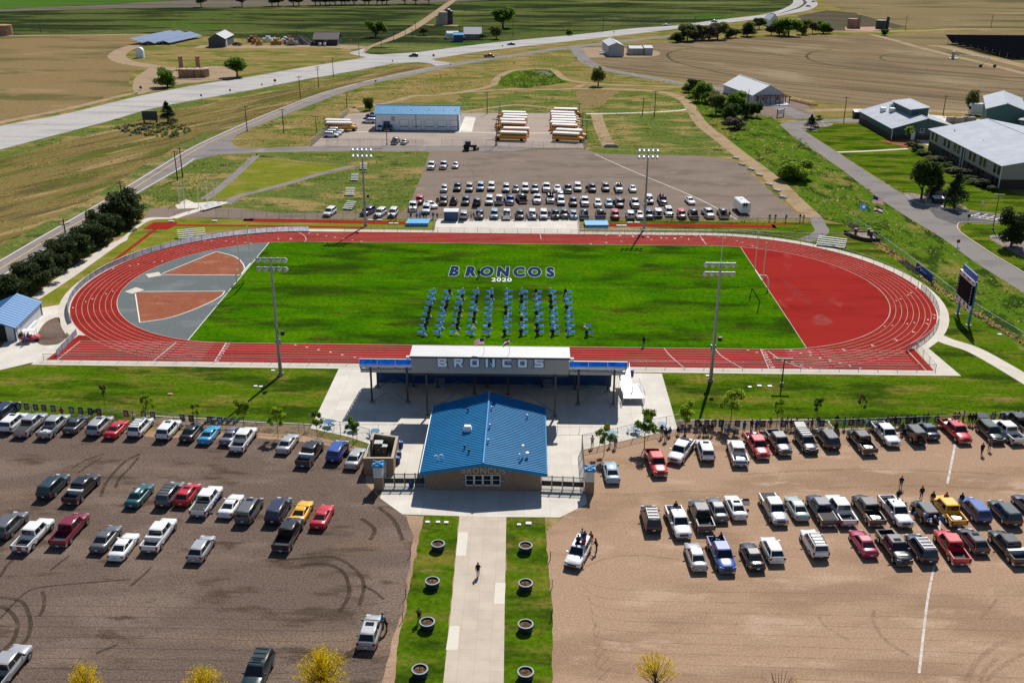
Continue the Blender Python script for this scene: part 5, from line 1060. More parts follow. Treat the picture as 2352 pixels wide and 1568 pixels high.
for i, (px, py) in enumerate(((1378, 124), (1384, 126), (1390, 125), (1386, 122))):
    mb = MB(); p = at(px, py); rr = random.Random(i)
    for j in range(5): mb.tube([(rr.uniform(-2, 2), rr.uniform(-2, 2), .4+.3*j), (rr.uniform(-2, 2)+4, rr.uniform(-2, 2), .5+.3*j)], .35, 6)
    mb.build('pipe_pile', M_white, loc=p, label='heap of white irrigation pipe left of the farm shed, %s from left' % ORD(i), cat='pipes', group='pipe heaps')
A, B = at(480, 109), at(518, 109); house('grey_barn', 'dark grey gabled barn with a white door near the solar panels', 'barn', A, B, 24, 4.6, 7.2, 'y', mat('barn_grey', (0.075, 0.075, 0.08), .7), mat('barn_roof', (0.28, 0.29, 0.31), .5), .4, [('door', 'r', 3, .05, 2.2, 4.2, M_white, M_white)])
A, B = at(723, 105), at(775, 105); house('ranch_house', 'low dark brown house with a hipped dark roof beside the gravel heap', 'house', A, B, 16, 3.6, 6.5, 'x', mat('dark_brown_wall', (0.05, 0.04, 0.035), .8), M_shingle, 1.0, [win('n', 6, 1.5), win('n', 14, 1.5), win('n', 20, 1.5)])
A, B = at(1068, 92), at(1104, 92); house('grey_house', 'small grey-roofed house under the big tree beyond the highway', 'house', A, B, 14, 3.6, 7, 'x', mat('house_grey', (0.20, 0.19, 0.18), .8), mat('house_roof_grey', (0.24, 0.25, 0.29), .7), .8, [win('n', 4, 1.5), win('n', 12, 1.5)])
A, B = at(1042, 97), at(1064, 97); house('blue_shed', 'small blue-roofed shed beside the grey house', 'shed', A, B, 7, 4, 5.0, 'x', M_bluedark, M_blueroof, .3)
A, B = at(1028, 90), at(1054, 89.5); house('white_shed', 'long white shed behind the blue-roofed shed', 'shed', A, B, 8, 3.2, 4.2, 'x', M_white, M_roofwhite, .3)
A, B = at(1768, 62), at(1786, 62); house('farm_cottage', 'white cottage half hidden by the trees near the highway bend', 'house', A, B, 14, 5, 8.5, 'y', M_white, M_roofwhite, .5, [win('n', 3, 1.5), win('n', 8, 1.5)])
for i, (px, py) in enumerate(((0, 81), (12, 81))):
    mb = MB(); mb.cyl((0, 0, 0), 4.6, 6.0, 20); mb.tube([(0, 0, 6), (0, 0, 6.5)], [4.6, .4], 20); mb.build('field_tank', M_tank, loc=at(px, py), label='%s round tan tank at the left edge beyond the dry field' % ('leftmost' if i == 0 else 'second'), cat='tank', group='tan field tanks')
# oil tank battery
p0, p1 = at(408, 180), at(478, 178)
for i in range(4):
    q = lerp(p0, p1, (i+.5)/4.2)
    t = empty('storage_tank', q+Vector((0, 3, 0)), label='%s of four rusty tan storage tanks beside the highway' % ORD(i).replace('first', 'leftmost').replace('fourth', 'rightmost'), cat='tank', group='oil tanks by the highway')
    hh = hgt(440, 180, 161)
    mb = MB(); mb.cyl((0, 0, 0), 2.1, hh, 18); mb.build('tank_shell', M_tank, t); mb = MB(); mb.tube([(0, 0, hh), (0, 0, hh+.5)], [2.15, .3], 18); mb.build('tank_roof', mat('tank_roof', (0.50, 0.36, 0.26), .8), t)
    mb = MB(); mb.tube([(1.6, -2.2, 0), (1.6, -2.2, hh+.3)], .12, 6); mb.build('stand_pipe', M_stone, t)
t = empty('tank_walkway', p0, label='pale steel walkway over the four rusty tanks', cat='walkway'); d_ = p1-p0
mb = MB(); hh = hgt(440, 180, 161); mb.box(0, d_.x, -.2, .7, hh+.1, hh+.3); mb.box(0, d_.x, -.2, -.12, hh+.9, hh+1.0); mb.build('deck', M_stone, t)
for k in range(7): mb = MB(); mb.box(d_.x*k/6-.05, d_.x*k/6+.05, -.2, -.1, 0 if k % 2 == 0 else hh, hh+1.0); mb.build('rail_post', M_stone, t)
for px, py, top, l in ((417, 160, 131, 'left'), (456, 160, 131, 'right')):
    mb = MB(); hh = hgt(px, py, top); mb.tube([(0, 0, 0), (0, 0, hh)], [1.15, 1.0], 12); mb.tube([(0, 0, hh), (0, 0, hh+.3)], [1.25, 1.2], 12); mb.build('burner_stack', M_tank, loc=at(px, py), label='tall tan burner stack behind the tanks, the %s one' % l, cat='stack', group='burner stacks')
mb = MB(); mb.box(-2, 2, -1.2, 1.2, 0, 3.2); mb.tube([(0, -1.25, 3.2), (0, 1.25, 3.2)], 2.0, 14); mb.build('separator_unit', M_white, loc=at(323, 133), label='small white rounded equipment shed beside the curved farm lane', cat='equipment')
for i, (px, py, hh) in enumerate(((1018, 57, 8.5), (1012, 57, 6.0), (1030, 56, 10), (1034, 56, 9))):
    mb = MB(); mb.cyl((0, 0, 0), 3.2 if i < 2 else 2.0, hh, 16); mb.tube([(0, 0, hh), (0, 0, hh+.6)], [3.2 if i < 2 else 2.0, .3], 16); mb.build('well_tank', M_stone if i < 2 else M_dsteel, loc=at(px, py), label='well site tank beyond the side road, %s of four' % ORD(i), cat='tank', group='well site tanks')
for i, (px, py, ht_) in enumerate(((1957, 65, 9), (2022, 66, 8))):
    t = empty('well_unit', at(px, py), label='%s tank and heater at the red-dirt well pad' % ('brown left' if i == 0 else 'dark right'), cat='tank'); mb = MB(); mb.cyl((0, 0, 0), 3.5, ht_*.7, 14); mb.build('tank_shell', M_tank if i == 0 else M_dsteel, t); mb = MB(); mb.cyl((4.6, 0, 0), 1.0, ht_, 10); mb.build('stack', M_stone if i == 0 else M_dsteel, t)
sheet('well_pad', atl([(1940, 63), (2020, 62), (2050, 66), (2000, 72), (1942, 70)]), .034, mat('red_dirt', (0.36, 0.20, 0.14), .95, vary=.15, vs=.1, coord='Object'))
sheet('well_pad', atl([(975, 57), (1055, 58), (1050, 61), (985, 59)]), .03, G_farmd)
# solar arrays
M_pv = mat('solar_panel', (0.20, 0.25, 0.36), .25, vary=.03); M_pvd = mat('solar_panel_dark', (0.005, 0.006, 0.009), 1, vary=0, spec=0)
def solar(name, label, A, B, nrow, ncol, depth, zlo, zhi, m, group):
    d = B-A; L = d.length; t = empty(name, A, math.atan2(d.y, d.x), label=label, cat='solar array', group=group)
    for i in range(ncol):
        for j in range(nrow):
            x0, x1 = L*i/ncol+.05, L*(i+1)/ncol-.05; f0, f1 = j/nrow+.01, (j+1)/nrow-.01
            mb = MB(); mb.hexa([(x0, depth*f0, lerp(zlo, zhi, f0)-.08), (x1, depth*f0, lerp(zlo, zhi, f0)-.08), (x1, depth*f1, lerp(zlo, zhi, f1)-.08), (x0, depth*f1, lerp(zlo, zhi, f1)-.08)], [(x0, depth*f0, lerp(zlo, zhi, f0)), (x1, depth*f0, lerp(zlo, zhi, f0)), (x1, depth*f1, lerp(zlo, zhi, f1)), (x0, depth*f1, lerp(zlo, zhi, f1))]); mb.build('panel', m, t)
    for i in range(ncol+1):
        mb = MB(); mb.box(L*i/ncol-.08, L*i/ncol+.08, depth*.5-.08, depth*.5+.08, 0, lerp(zlo, zhi, .5)-.1); mb.build('post', M_steel, t)
for i, (a, b) in enumerate((((328, 104), (420, 84)), ((357, 105), (440, 84)), ((390, 104), (466, 87)))):
    solar('solar_array', '%s of three pale blue solar rows beside the dry field' % ('leftmost', 'middle', 'rightmost')[i], at(*a), at(*b), 2, 10, 8.0, 1.2, 3.6, M_pv, 'pale solar rows')
for j in range(9):
    y_ = 138-j*4.2; A_ = at(2186+(8-j)*17, y_); B_ = at(2480, y_+2)
    solar('solar_array', 'black solar row at the right edge, %s from the front' % ORD(j), A_, B_, 1, 8, 12.0, 1.2, 5.0, M_pvd, 'black solar rows')
# ================================================================== school
M_trimw = mat('trim_white', (0.66, 0.68, 0.70), .5)
# main two-storey block; near edge from the far-left corner to the near corner
Pn, Pf = at(2294, 435), at(2131, 344); hS = hgt(2294, 435, 381)
ex = Pn-Pf; Ls = ex.length
fe = []
for a in (.045, .105, .235, .295, .385, .44, .60, .655, .74, .79, .915, .965):
    fe.append(win('n', Ls*a-.6, hS*.58, 1.15, 2.0, M_glass, M_dsteel))
    if a > .2 and a not in (.44,): fe.append(win('n', Ls*a-.6, hS*.10, 1.1, 1.9, M_glass, M_dsteel))
Pn2 = Pn
sch, _ = house('school_building', 'two-storey school block with white roof, cream upper walls and dark brick base', 'school', Pf, Pn, 34, hS, hS+3.2, 'x', M_cream, mat('school_roof', (.40, .43, .48), .7, vary=.10, vs=.3, spec=.06), .7, fe, lower=(hS*.42, M_brick))
for a in (.49, .525, 1.0):
    mb = MB(); mb.box(Ls*a-.12, Ls*a+.12, -.35, -.12, 0, hS); mb.build('downpipe', M_trimw, sch)
mb = MB(); mb.box(Ls*.485, Ls*.53, -.10, -.05, 0, hS-.3); mb.build('recess_panel', mat('recess_dark', (0.05, 0.045, 0.045), .8), sch)
for u, y_ in ((8, 4), (15, 8), (24, 6), (20, 14), (34, 20), (40, 12)):
    mb = MB(); mb.cyl((u, y_, hS+.3), .12, 1.2, 6); mb.build('roof_vent', M_dsteel, sch)
A_, B_ = at(2047, 321), at(2200, 322); hA = hgt(2047, 321, 295); d_ = (at(1999, 297)-A_).length
sb, L2 = house('school_wing', 'teal and brick school wing with white gable roof left of the main block', 'school', A_, B_, 34, hA, hA+3.2, 'y', M_teal, MATS['school_roof'], .6, [win('n', 6, hA*.62, 1.2, 1.3), win('n', 9, hA*.62, 1.2, 1.3), ('door', 'n', 6.3, .05, 1.1, 2.4, M_white, M_white), win('n', 14, hA*.75, 1.2, 1.2)], lower=(hA*.42, M_brick))
for u, v_ in ((4.5, 24), (6.2, 20), (8.0, 25)):
    z_ = hA+3.2*u/(L2/2); mb = MB(); mb.box(u-.8, u+.8, v_-.8, v_+.8, z_-.2, z_+1.5); mb.build('roof_unit', M_alum, sb)
zz = hA+3.2*.78; mb = MB(); mb.hexa([(L2*.5-2.5, 8, zz), (L2*.5+3, 8, zz), (L2*.5+3, 26, zz), (L2*.5-2.5, 26, zz)], [(L2*.5-2.5, 8, zz+2.2), (L2*.5+3, 8, zz+2.9), (L2*.5+3, 26, zz+2.9), (L2*.5-2.5, 26, zz+2.2)]); mb.build('clerestory', M_teal, sb)
mb = MB(); mb.hexa([(L2*.5-3.3, 7.4, zz+2.15), (L2*.5+3.4, 7.4, zz+2.95), (L2*.5+3.4, 26.6, zz+2.95), (L2*.5-3.3, 26.6, zz+2.15)], [(L2*.5-3.3, 7.4, zz+2.35), (L2*.5+3.4, 7.4, zz+3.15), (L2*.5+3.4, 26.6, zz+3.15), (L2*.5-3.3, 26.6, zz+2.35)]); mb.build('clerestory_roof', MATS['school_roof'], sb)
mb = MB(); mb.box(-.15, .1, -.12, -.0, 0, hA); mb.build('downpipe', M_trimw, sb)
A_, B_ = at(2258, 306), at(2345, 312); house('gymnasium', 'tall teal gymnasium with pale gabled roof behind the main school block', 'school', A_, B_, 30, 8.2, 10.2, 'y', M_teal, MATS['school_roof'], .6)
A_, B_ = at(2335, 318), at(2480, 335); house('school_annexe', 'lower teal annexe with flat white roof right of the gymnasium', 'school', A_, B_, 26, 6.0, 7.0, 'x', M_teal, MATS['school_roof'], .5, one_slope=True)
for i, (px, py) in enumerate(((2184, 285), (2200, 286), (2215, 284), (2228, 285))):
    mb = MB(); mb.box(-1.6, 1.6, -1, 1, 0, 2.2); mb.box(-1.4, 1.4, -.9, .9, 2.2, 2.5); mb.build('cooling_unit', M_stone, loc=at(px, py), label='beige cooling unit in the yard behind the school, %s from left' % ORD(i), cat='air conditioner', group='cooling units')
mb = MB(); mb.box(-4, 4, -1.3, 1.3, .6, 3.4); mb.tube([(-4, 0, 3.4), (4, 0, 3.4)], 1.25, 12); mb.build('propane_tank', M_white, loc=at(2250, 266), label='white rounded tank behind the school by the dirt lane', cat='tank')
for i, (px, py) in enumerate(((1970, 271), (1984, 271))):
    t = empty('skip_bin', at(px, py), label='black refuse container at the end of the school road, %s' % ('left' if i == 0 else 'right'), cat='dumpster'); mb = MB(); mb.hexa([(-1.6, -1.2, 0), (1.6, -1.2, 0), (1.6, 1.2, 0), (-1.6, 1.2, 0)], [(-1.8, -1.3, 2.2), (1.8, -1.3, 2.2), (1.8, 1.3, 2.8), (-1.8, 1.3, 2.8)]); mb.build('bin_body', M_black, t); mb = MB(); mb.hexa([(-1.85, -1.35, 2.2), (1.85, -1.35, 2.2), (1.85, 1.35, 2.8), (-1.85, 1.35, 2.8)], [(-1.85, -1.35, 2.3), (1.85, -1.35, 2.3), (1.85, 1.35, 2.9), (-1.85, 1.35, 2.9)]); mb.build('lid', M_dsteel, t)
# dumpster enclosure by the school road
en2 = empty('dumpster_enclosure', at(2140, 467), label='three-sided block enclosure with a green dumpster between two evergreens', cat='enclosure')
for a, b in ((at(2126, 468), at(2134, 455)), (at(2134, 455), at(2174, 458)), (at(2174, 458), at(2168, 472))):
    mb = MB(); wallrun(mb, [a, b], .25, 0, 2.0); part(mb, 'wall', M_stone, en2)
sheet('dumpster_pad', atl([(2126, 470), (2134, 457), (2172, 459), (2166, 476)]), .046, G_conc)
t = empty('dumpster', at(2153, 467), label='dark green dumpster with white lid inside the block enclosure by the school road', cat='dumpster'); mb = MB(); mb.box(-1.2, 1.2, -.8, .8, .1, 1.4); mb.build('bin_body', mat('dumpster_green', (0.01, 0.03, 0.025), .5), t); mb = MB(); mb.hexa([(-1.25, -.85, 1.4), (1.25, -.85, 1.4), (1.25, .85, 1.6), (-1.25, .85, 1.6)], [(-1.25, -.85, 1.5), (1.25, -.85, 1.5), (1.25, .85, 1.8), (-1.25, .85, 1.8)]); mb.build('lid', M_white, t)
# ================================================================== equipment shed, lower left
hS2 = hgt(95, 723, 691)
A_, B_ = at(38, 784), at(97, 724); Aw = A_; dv = (B_-A_)
# near edge runs along the right-hand long wall; put the building on its left
Lh = dv.length; rz = math.atan2(dv.y, dv.x)
shd = empty('equipment_shed', A_, rz, label='white metal equipment shed with blue roof at the lower left bend', cat='shed')
Wd = 7.2
e_, r_ = hgt(97, 724, 695), hgt(97, 724, 695)+1.5
mb = MB(); prof = [(0, 0), (Wd, 0), (Wd, e_), (Wd/2, r_), (0, e_)]
mb.add([(0, y, z) for y, z in prof]+[(Lh, y, z) for y, z in prof], [tuple(range(5))[::-1], tuple(range(5, 10))]+[(i, (i+1) % 5, 5+(i+1) % 5, 5+i) for i in range(5)]); mb.build('wall', mat('shed_white', (0.48, 0.50, 0.53), .6, vary=.04), shd)
M_shr = mat('shed_blue_roof', (0.05, 0.20, 0.45), .4)
for q in ([(-.3, -.3, e_-.1), (Lh+.3, -.3, e_-.1), (Lh+.3, Wd/2, r_), (-.3, Wd/2, r_)], [(-.3, Wd/2, r_), (Lh+.3, Wd/2, r_), (Lh+.3, Wd+.3, e_-.1), (-.3, Wd+.3, e_-.1)]):
    mb = MB(); mb.hexa([(x, y, z+.02) for x, y, z in q], [(x, y, z+.16) for x, y, z in q]); ro = mb.build('roof_slope', M_shr, shd)
    rb = MB()
    for i in range(int(Lh/.9)+1):
        x = -.2+i*.9; a, b = q[0], q[3]; rb.hexa([(x-.03, a[1], a[2]+.165), (x+.03, a[1], a[2]+.165), (x+.03, b[1], b[2]+.165), (x-.03, b[1], b[2]+.165)], [(x-.03, a[1], a[2]+.22), (x+.03, a[1], a[2]+.22), (x+.03, b[1], b[2]+.22), (x-.03, b[1], b[2]+.22)])
    rb.build('roof_seams', M_shr, ro, kind='stuff')
mb = MB(); mb.box(-.3, Lh+.3, Wd/2-.12, Wd/2+.12, r_+.13, r_+.24); mb.build('ridge_cap', mat('shed_ridge', (0.3, 0.42, 0.6), .4), shd)
for x, y in ((0, 0), (Lh, 0), (0, Wd), (Lh, Wd)): mb = MB(); mb.box(x-.1, x+.1, y-.1, y+.1, 0, e_); mb.build('corner_trim', mat('shed_navy', (0.01, 0.03, 0.12), .5), shd)
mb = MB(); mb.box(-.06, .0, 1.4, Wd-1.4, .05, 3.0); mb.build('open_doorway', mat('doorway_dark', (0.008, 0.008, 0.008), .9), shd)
mb = MB(); mb.box(1.0, 2.0, -.06, 0, .05, 2.3); mb.build('door', M_white, shd)
mb = MB(); mb.box(2.6, 8.5, -.5, -.1, .1, .5); mb.build('wall_bench', M_white, shd)
# ================================================================== small field structures
t = empty('ticket_box', at(1036, 508), label='dark blue storage box with grey lid behind the visitor pad', cat='storage box'); hh = hgt(1036, 508, 487)
mb = MB(); mb.box(-1.6, 1.6, 0, 2.0, 0.04, hh); mb.build('box_body', mat('box_navy', (0.018, 0.07, 0.15), .5), t); mb = MB(); mb.hexa([(-1.75, -.15, hh), (1.75, -.15, hh), (1.75, 2.15, hh), (-1.75, 2.15, hh)], [(-1.75, -.15, hh+.12), (1.75, -.15, hh+.12), (1.75, 2.15, hh+.35), (-1.75, 2.15, hh+.35)]); mb.build('lid', M_steel, t)
M_mat = mat('landing_mat_blue', (0.06, 0.34, 0.66), .45, vary=.12, vs=.8)
def landing_mat(label, q):
    P = atl(q); c = sum(P, Vector())/4; t = empty('landing_mat', c, label=label, cat='landing mat', group='blue landing mats')
    mb = MB(); mb.hexa([p-c for p in P], [(p-c)*.99+Vector((0, 0, .7)) for p in P]); mb.build('cushion', M_mat, t)
    mb = MB(); r = [(p-c)*1.01 for p in P]
    for k in range(4): mb.tube([r[k]+Vector((0, 0, .72)), r[(k+1) % 4]+Vector((0, 0, .72))], .09, 6)
    mb.build('piping', mat('mat_edge', (0.25, 0.45, 0.65), .5), t)
landing_mat('blue landing mat left of the visitor pad', [(932, 520), (983, 520), (988, 509), (940, 509)]); landing_mat('blue landing mat right of the visitor pad', [(1345, 524), (1397, 524), (1394, 513), (1342, 513)])
for i, (px, py) in enumerate(((851, 507), (872, 507), (899, 515), (909, 515), (1447, 513), (1463, 513), (1422, 520), (1433, 520), (493, 509), (393, 510))):
    p = at(px, py); mb = MB(); mb.box(-.6, .6, -.25, .25, .05, .3); mb.build('takeoff_board', M_white, loc=p, label='small white block beside the jump runway, %s counted from the left side' % ORD(i), cat='marker block', group='white runway blocks')
# portable bleachers
def bleacher(label, A, B, rows_, up, step=.65, rise=.28, m=M_alum, name='bleacher'):
    d = B-A; L = d.length; t = empty(name, A, math.atan2(d.y, d.x), label=label, cat='bleacher')
    for j in range(rows_):
        y = up*step*j; z = .4+rise*j
        mb = MB(); mb.box(0, L, min(y, y+up*.3), max(y, y+up*.3), z, z+.05); mb.build('bench', m, t)
        if j: mb = MB(); mb.box(0, L, min(y-up*.3, y-up*.02), max(y-up*.3, y-up*.02), z-rise-.02, z-rise+.03); mb.build('footboard', m, t)
    for k in range(4):
        x = lerp(.2, L-.2, k/3); mb = MB(); y = up*step*(rows_-1); mb.tube([(x, 0, .02), (x, y, .38+rise*(rows_-1))], .05, 6); mb.tube([(x, y+up*.2, .02), (x, y+up*.2, .38+rise*(rows_-1))], .05, 6); mb.tube([(x, 0, .06), (x, y+up*.2, .06)], .05, 6); mb.build('frame', M_steel, t)
    return t
bleacher('silver five-row bleacher on the lawn inside the left sidewalk', at(410, 552), at(474, 546), 5, 1)
bleacher('white bleacher on the lawn beside the far right bend', at(1874, 565), at(1940, 573), 5, 1, m=M_white)
bleacher('short bleacher by the discus circle', at(470, 486), at(512, 474), 3, 1)
bleacher('tilted bleacher behind the left far light pole', at(826, 391), at(842, 391), 5, 1); bleacher('upper leaning bleacher in the scrub field', at(805, 417), at(822, 417), 5, 1, m=M_white); bleacher('lower leaning bleacher in the scrub field', at(792, 451), at(813, 451), 5, 1, m=M_white); bleacher('collapsed bleacher nearest the gravel strip', at(786, 482), at(808, 484), 5, 1, m=M_white)
# goal posts
M_goal = mat('goal_cream', (0.85, 0.82, 0.55), .5)
def goal(label, base, arm, A, B, top):
    t = empty('goal_post', base, label=label, cat='goal post', group='goal posts')
    zc = 3.05; d = (B-A)
    mid = (A+B)/2
    mb = MB(); b2 = Vector((mid.x, mid.y, zc)); mb.tube([base, base+Vector((0, 0, 2.0)), lerp(base+Vector((0, 0, 2.9)), b2, .25), b2], .13, 8); part(mb, 'gooseneck', M_goal, t)
    mb = MB(); mb.tube([Vector((A.x, A.y, zc)), Vector((B.x, B.y, zc))], .11, 8); part(mb, 'crossbar', M_white, t)
    for q in (A, B): mb = MB(); mb.tube([Vector((q.x, q.y, zc)), Vector((q.x, q.y, top))], .09, 8); part(mb, 'upright', M_goal, t)
b = at(1763, 667); A_ = Vector((b.x-2.0, TCY-3.55, 0)); B_ = Vector((b.x-2.0, TCY+3.55, 0)); dy_ = b.y-(A_.y+B_.y)/2
goal('cream goal post at the red infield end', b, 2, A_+Vector((0, dy_, 0)), B_+Vector((0, dy_, 0)), 10.5)
b = at(544, 652); A_ = Vector((b.x+2.0, b.y-3.55, 0)); B_ = Vector((b.x+2.0, b.y+3.55, 0)); goal('cream goal post at the grey infield end', b, 2, A_, B_, 10.5)
# stadium lights
def light_pole(label, px, py, top, dirn):
    p = at(px, py); h_ = hgt(px, py, top)
    t = empty('stadium_light', p, label=label, cat='light pole', group='stadium light poles')
    mb = MB(); mb.tube([(0, 0, 0), (0, 0, h_)], [.30, .14], 12); mb.build('pole', M_steel, t)
    mb = MB(); mb.tube([(0, 0, 0), (0, 0, .5)], .42, 12); mb.build('base_collar', M_stone, t)
    lm = mat('lamp_shell', (0.52, 0.55, 0.60), .35, .2)
    lamps = MB()
    for z, n in ((h_-.1, 5), (h_-1.5, 5)):
        mb = MB(); mb.box(-2.2, 2.2, -.09, .09, z-.09, z+.09); mb.build('crossarm', M_steel, t)
    for z, n in ((h_-.35, 5), (h_-1.75, 5)):
        for k in range(n):
            x = lerp(-2.0, 2.0, k/(n-1)); y = dirn*.45
            mb = MB(); mb.tube([(x, 0, z+.15), (x, y*.5, z+.05), (x, y*1.4, z-.25)], [.12, .30, .37], 10); mb.build('lamp', lm, t)
    mb = MB(); mb.box(-.35, .35, .15, .45, 5.0, 5.9); mb.build('control_box', M_steel, t)
    mb = MB(); mb.tube([(0.1, 0, 6.8), (.8, 0, 6.8)], .05, 6); mb.box(.6, 1.1, -.3, .3, 6.7, 7.3); mb.build('loudspeaker', M_black, t)
    return t, h_
light_pole('stadium light pole on the left lawn by the near straight', 645, 862, 592, 1); t, h_ = light_pole('stadium light pole with whip antenna on the right lawn by the near straight', 1632, 876, 603, 1)
mb = MB(); mb.tube([(0, 0, h_), (0, 0, h_+5.2)], [.05, .02], 6); mb.build('antenna', M_white, t)
light_pole('stadium light pole at the left end of the visitor side', 840, 519, 340, -1); light_pole('stadium light pole at the right end of the visitor side', 1479, 527, 342, -1)
# lamp posts and utility poles
def lamp_post(label, px, py, top, arm=True):
    h_ = hgt(px, py, top); t = empty('lamp_post', at(px, py), label=label, cat='lamp post', group='lamp posts'); mb = MB(); mb.tube([(0, 0, 0), (0, 0, h_)], [.13, .08], 8); mb.build('pole', M_dsteel, t)
    mb = MB(); mb.box(-1.3, 1.3, -.22, .22, h_-.02, h_+.16); mb.build('lamp_head', M_dsteel, t); mb = MB(); mb.cyl((0, 0, 0), .3, .5, 8); mb.build('base', M_stone, t)
for i, a in enumerate(((2280, 527, 448), (1795, 885, 825), (889, 333, 279), (1140, 335, 275), (1145, 312, 254), (1148, 290, 234), (1330, 268, 238), (1338, 290, 258), (1347, 320, 277), (727, 305, 268))):
    lamp_post('dark lamp post, %s' % ('beside the school road', 'by the near right lawn edge', 'in the bus yard near the car park bays', 'at the front of the dark yard fence', 'midway along the dark yard fence', 'at the back of the dark yard fence', 'at the back of the right bus lot fence', 'midway along the right bus lot fence', 'at the front of the right bus lot fence', 'in the weeds left of the bus yard')[i], *a)
def util_pole(label, px, py, top, arms=1, xdir=1.0):
    h_ = hgt(px, py, top); t = empty('utility_pole', at(px, py), xdir, label=label, cat='utility pole', group='utility poles'); mb = MB(); mb.tube([(0, 0, 0), (0, 0, h_)], [.17, .11], 7); mb.build('pole', M_wood, t)
    for k in range(arms):
        mb = MB(); mb.box(-1.2, 1.2, -.07, .07, h_-.5-k*.9, h_-.36-k*.9); mb.build('crossarm', M_wood, t)
        for x in (-1.1, -.5, .5, 1.1): mb = MB(); mb.tube([(x, 0, h_-.36-k*.9), (x, 0, h_-.15-k*.9)], [.05, .03], 6); mb.build('insulator', M_white, t)
    return at(px, py)+Vector((0, 0, h_-.2))
UP = [(150, 535, 502, 2), (281, 458, 415, 2), (408, 415, 345, 1), (420, 408, 338, 2), (568, 302, 243, 1), (690, 227, 175, 1), (732, 202, 152, 2), (766, 178, 133, 1), (797, 248, 212, 1), (652, 305, 250, 1), (825, 131, 97, 1), (876, 110, 82, 1), (904, 97, 70, 1), (931, 84, 62, 1), (947, 88, 67, 1), (955, 72, 48, 1), (1476, 265, 225, 1), (1119, 262, 211, 1), (1503, 268, 208, 1), (1606, 240, 213, 0), (1717, 247, 205, 0), (1938, 277, 222, 1), (2166, 264, 219, 1), (1385, 73, 40, 1), (1595, 64, 40, 1), (1178, 86, 45, 1), (2079, 69, 36, 2), (2276, 64, 35, 2), (94, 77, 55, 1), (682, 84, 70, 1)]
wires = []
for i, (px, py, top, ar) in enumerate(UP):
    wires.append(util_pole('wooden utility pole, %s' % ('among the dark junipers', 'beside the frontage road above the junipers', 'left of the pair by the frontage road', 'right of the pair by the frontage road', 'on the embankment right of the frontage road bend', 'between highway and frontage road, nearest of three', 'between highway and frontage road, middle of three', 'beside the highway, farthest of three', 'at the corner of the bus yard fence', 'in the tall weeds left of the bus yard', 'at the side road mouth', 'first along the side road', 'second along the side road', 'third along the side road', 'fourth along the side road', 'fifth along the side road', 'thin one left in the weed meadow', 'tall one right of the blue-roofed garage', 'tall one in the middle of the weed meadow', 'short pale one beside the curved trail', 'pale one in front of the white hall', 'at the left end of the school road', 'behind the school wing', 'beyond the highway in the pasture, left', 'beyond the highway in the pasture, right', 'beside the big tree beyond the highway', 'left in the far dry range', 'right in the far dry range', 'alone at the far left', 'behind the dark house yard')[i], px, py, top, ar, .9 if i < 8 else .2))
def wire(a, b, label):
    t = empty('power_line', a, label=label, cat='cable', group='power lines')
    for off in (-1, 1):
        d = b-a; n = Vector((-d.y, d.x, 0)).normalized()*off; mb = MB(); mb.tube([lerp(a, b, k/8)+n-Vector((0, 0, 4*d.length*.02*(k/8)*(1-k/8))) for k in range(9)], .022, 4, cap=False); part(mb, 'wire', M_dsteel, t)
for i, j, l in ((0, 1, 'over the junipers'), (1, 3, 'along the frontage road bend'), (3, 4, 'over the embankment'), (4, 5, 'up to the middle poles'), (5, 6, 'between the highway poles'), (23, 24, 'across the far pasture'), (10, 11, 'at the side road'), (11, 12, 'along the side road')):
    wire(wires[i], wires[j], 'pair of thin power lines '+l)
# road signs
SG = [(463, 229, 217, 1, (0.01, 0.06, 0.04)), (529, 214, 205, 1, (0.03, 0.03, 0.03)), (632, 193, 182, 2, (0.03, 0.03, 0.03)), (602, 197, 192, 1, (.5, .5, .5)), (996, 137, 125, 2, (.1, .1, .1)), (902, 146, 138, 1, (.3, .3, .3)), (863, 191, 184, 1, (.1, .1, .1)), (1035, 152, 146, 1, (.5, .5, .5)), (324, 208, 198, 2, (0.10, 0.10, 0.14)), (1154, 108, 104, 1, (.1, .1, .1)), (2253, 487, 461, 1, (.6, .6, .6)), (2223, 511, 492, 1, (0.05, .02, .02)), (2199, 567, 550, 1, (.05, .03, .03)), (1410, 82, 72, 1, (.1, .1, .1)), (1323, 139, 131, 0, (.55, .58, .6))]
for i, (px, py, top, kd, col) in enumerate(SG):
    h_ = hgt(px, py, top); t = empty('road_sign', at(px, py), label='road sign, %s' % ('dark green beside the highway left', 'small dark one beside the highway', 'dark diamond beside the highway', 'thin pale marker beside the highway', 'dark board at the highway junction', 'pale one left of the junction', 'small one on the frontage road', 'white one at the frontage junction', 'grey diamond by the tank pad entrance', 'small one beyond the junction', 'white one on the school lawn', 'red-brown one at the school drive', 'brown one beside the school road edge', 'thin one beside the far highway', 'pale board beside the farm drive')[i], cat='road sign', group='road signs')
    mb = MB(); mb.tube([(0, 0, 0), (0, 0, h_)], .06, 6); mb.build('sign_post', M_steel, t); s_ = .36 if kd == 1 else .55
    mb = MB(); mb.box(-s_, s_, -.09, -.06, h_-2*s_, h_, M=None if kd != 2 else Matrix.Translation((0, 0, h_-s_)) @ Matrix.Rotation(R(45), 4, 'Y') @ Matrix.Translation((0, 0, -(h_-s_)))); mb.build('sign_board', mat('sign_%d' % i, col, .5, vary=.05), t)
t = empty('notice_board', at(346, 282), label='dark monument board beside the small spruce near the highway', cat='sign'); mb = MB(); mb.box(-2.6, 2.6, -.3, .3, .9, 4.0); mb.build('board', M_dsteel, t)
for x in (-2.2, 2.2): mb = MB(); mb.box(x-.2, x+.2, -.25, .25, 0, .9); mb.build('leg', M_wood, t)
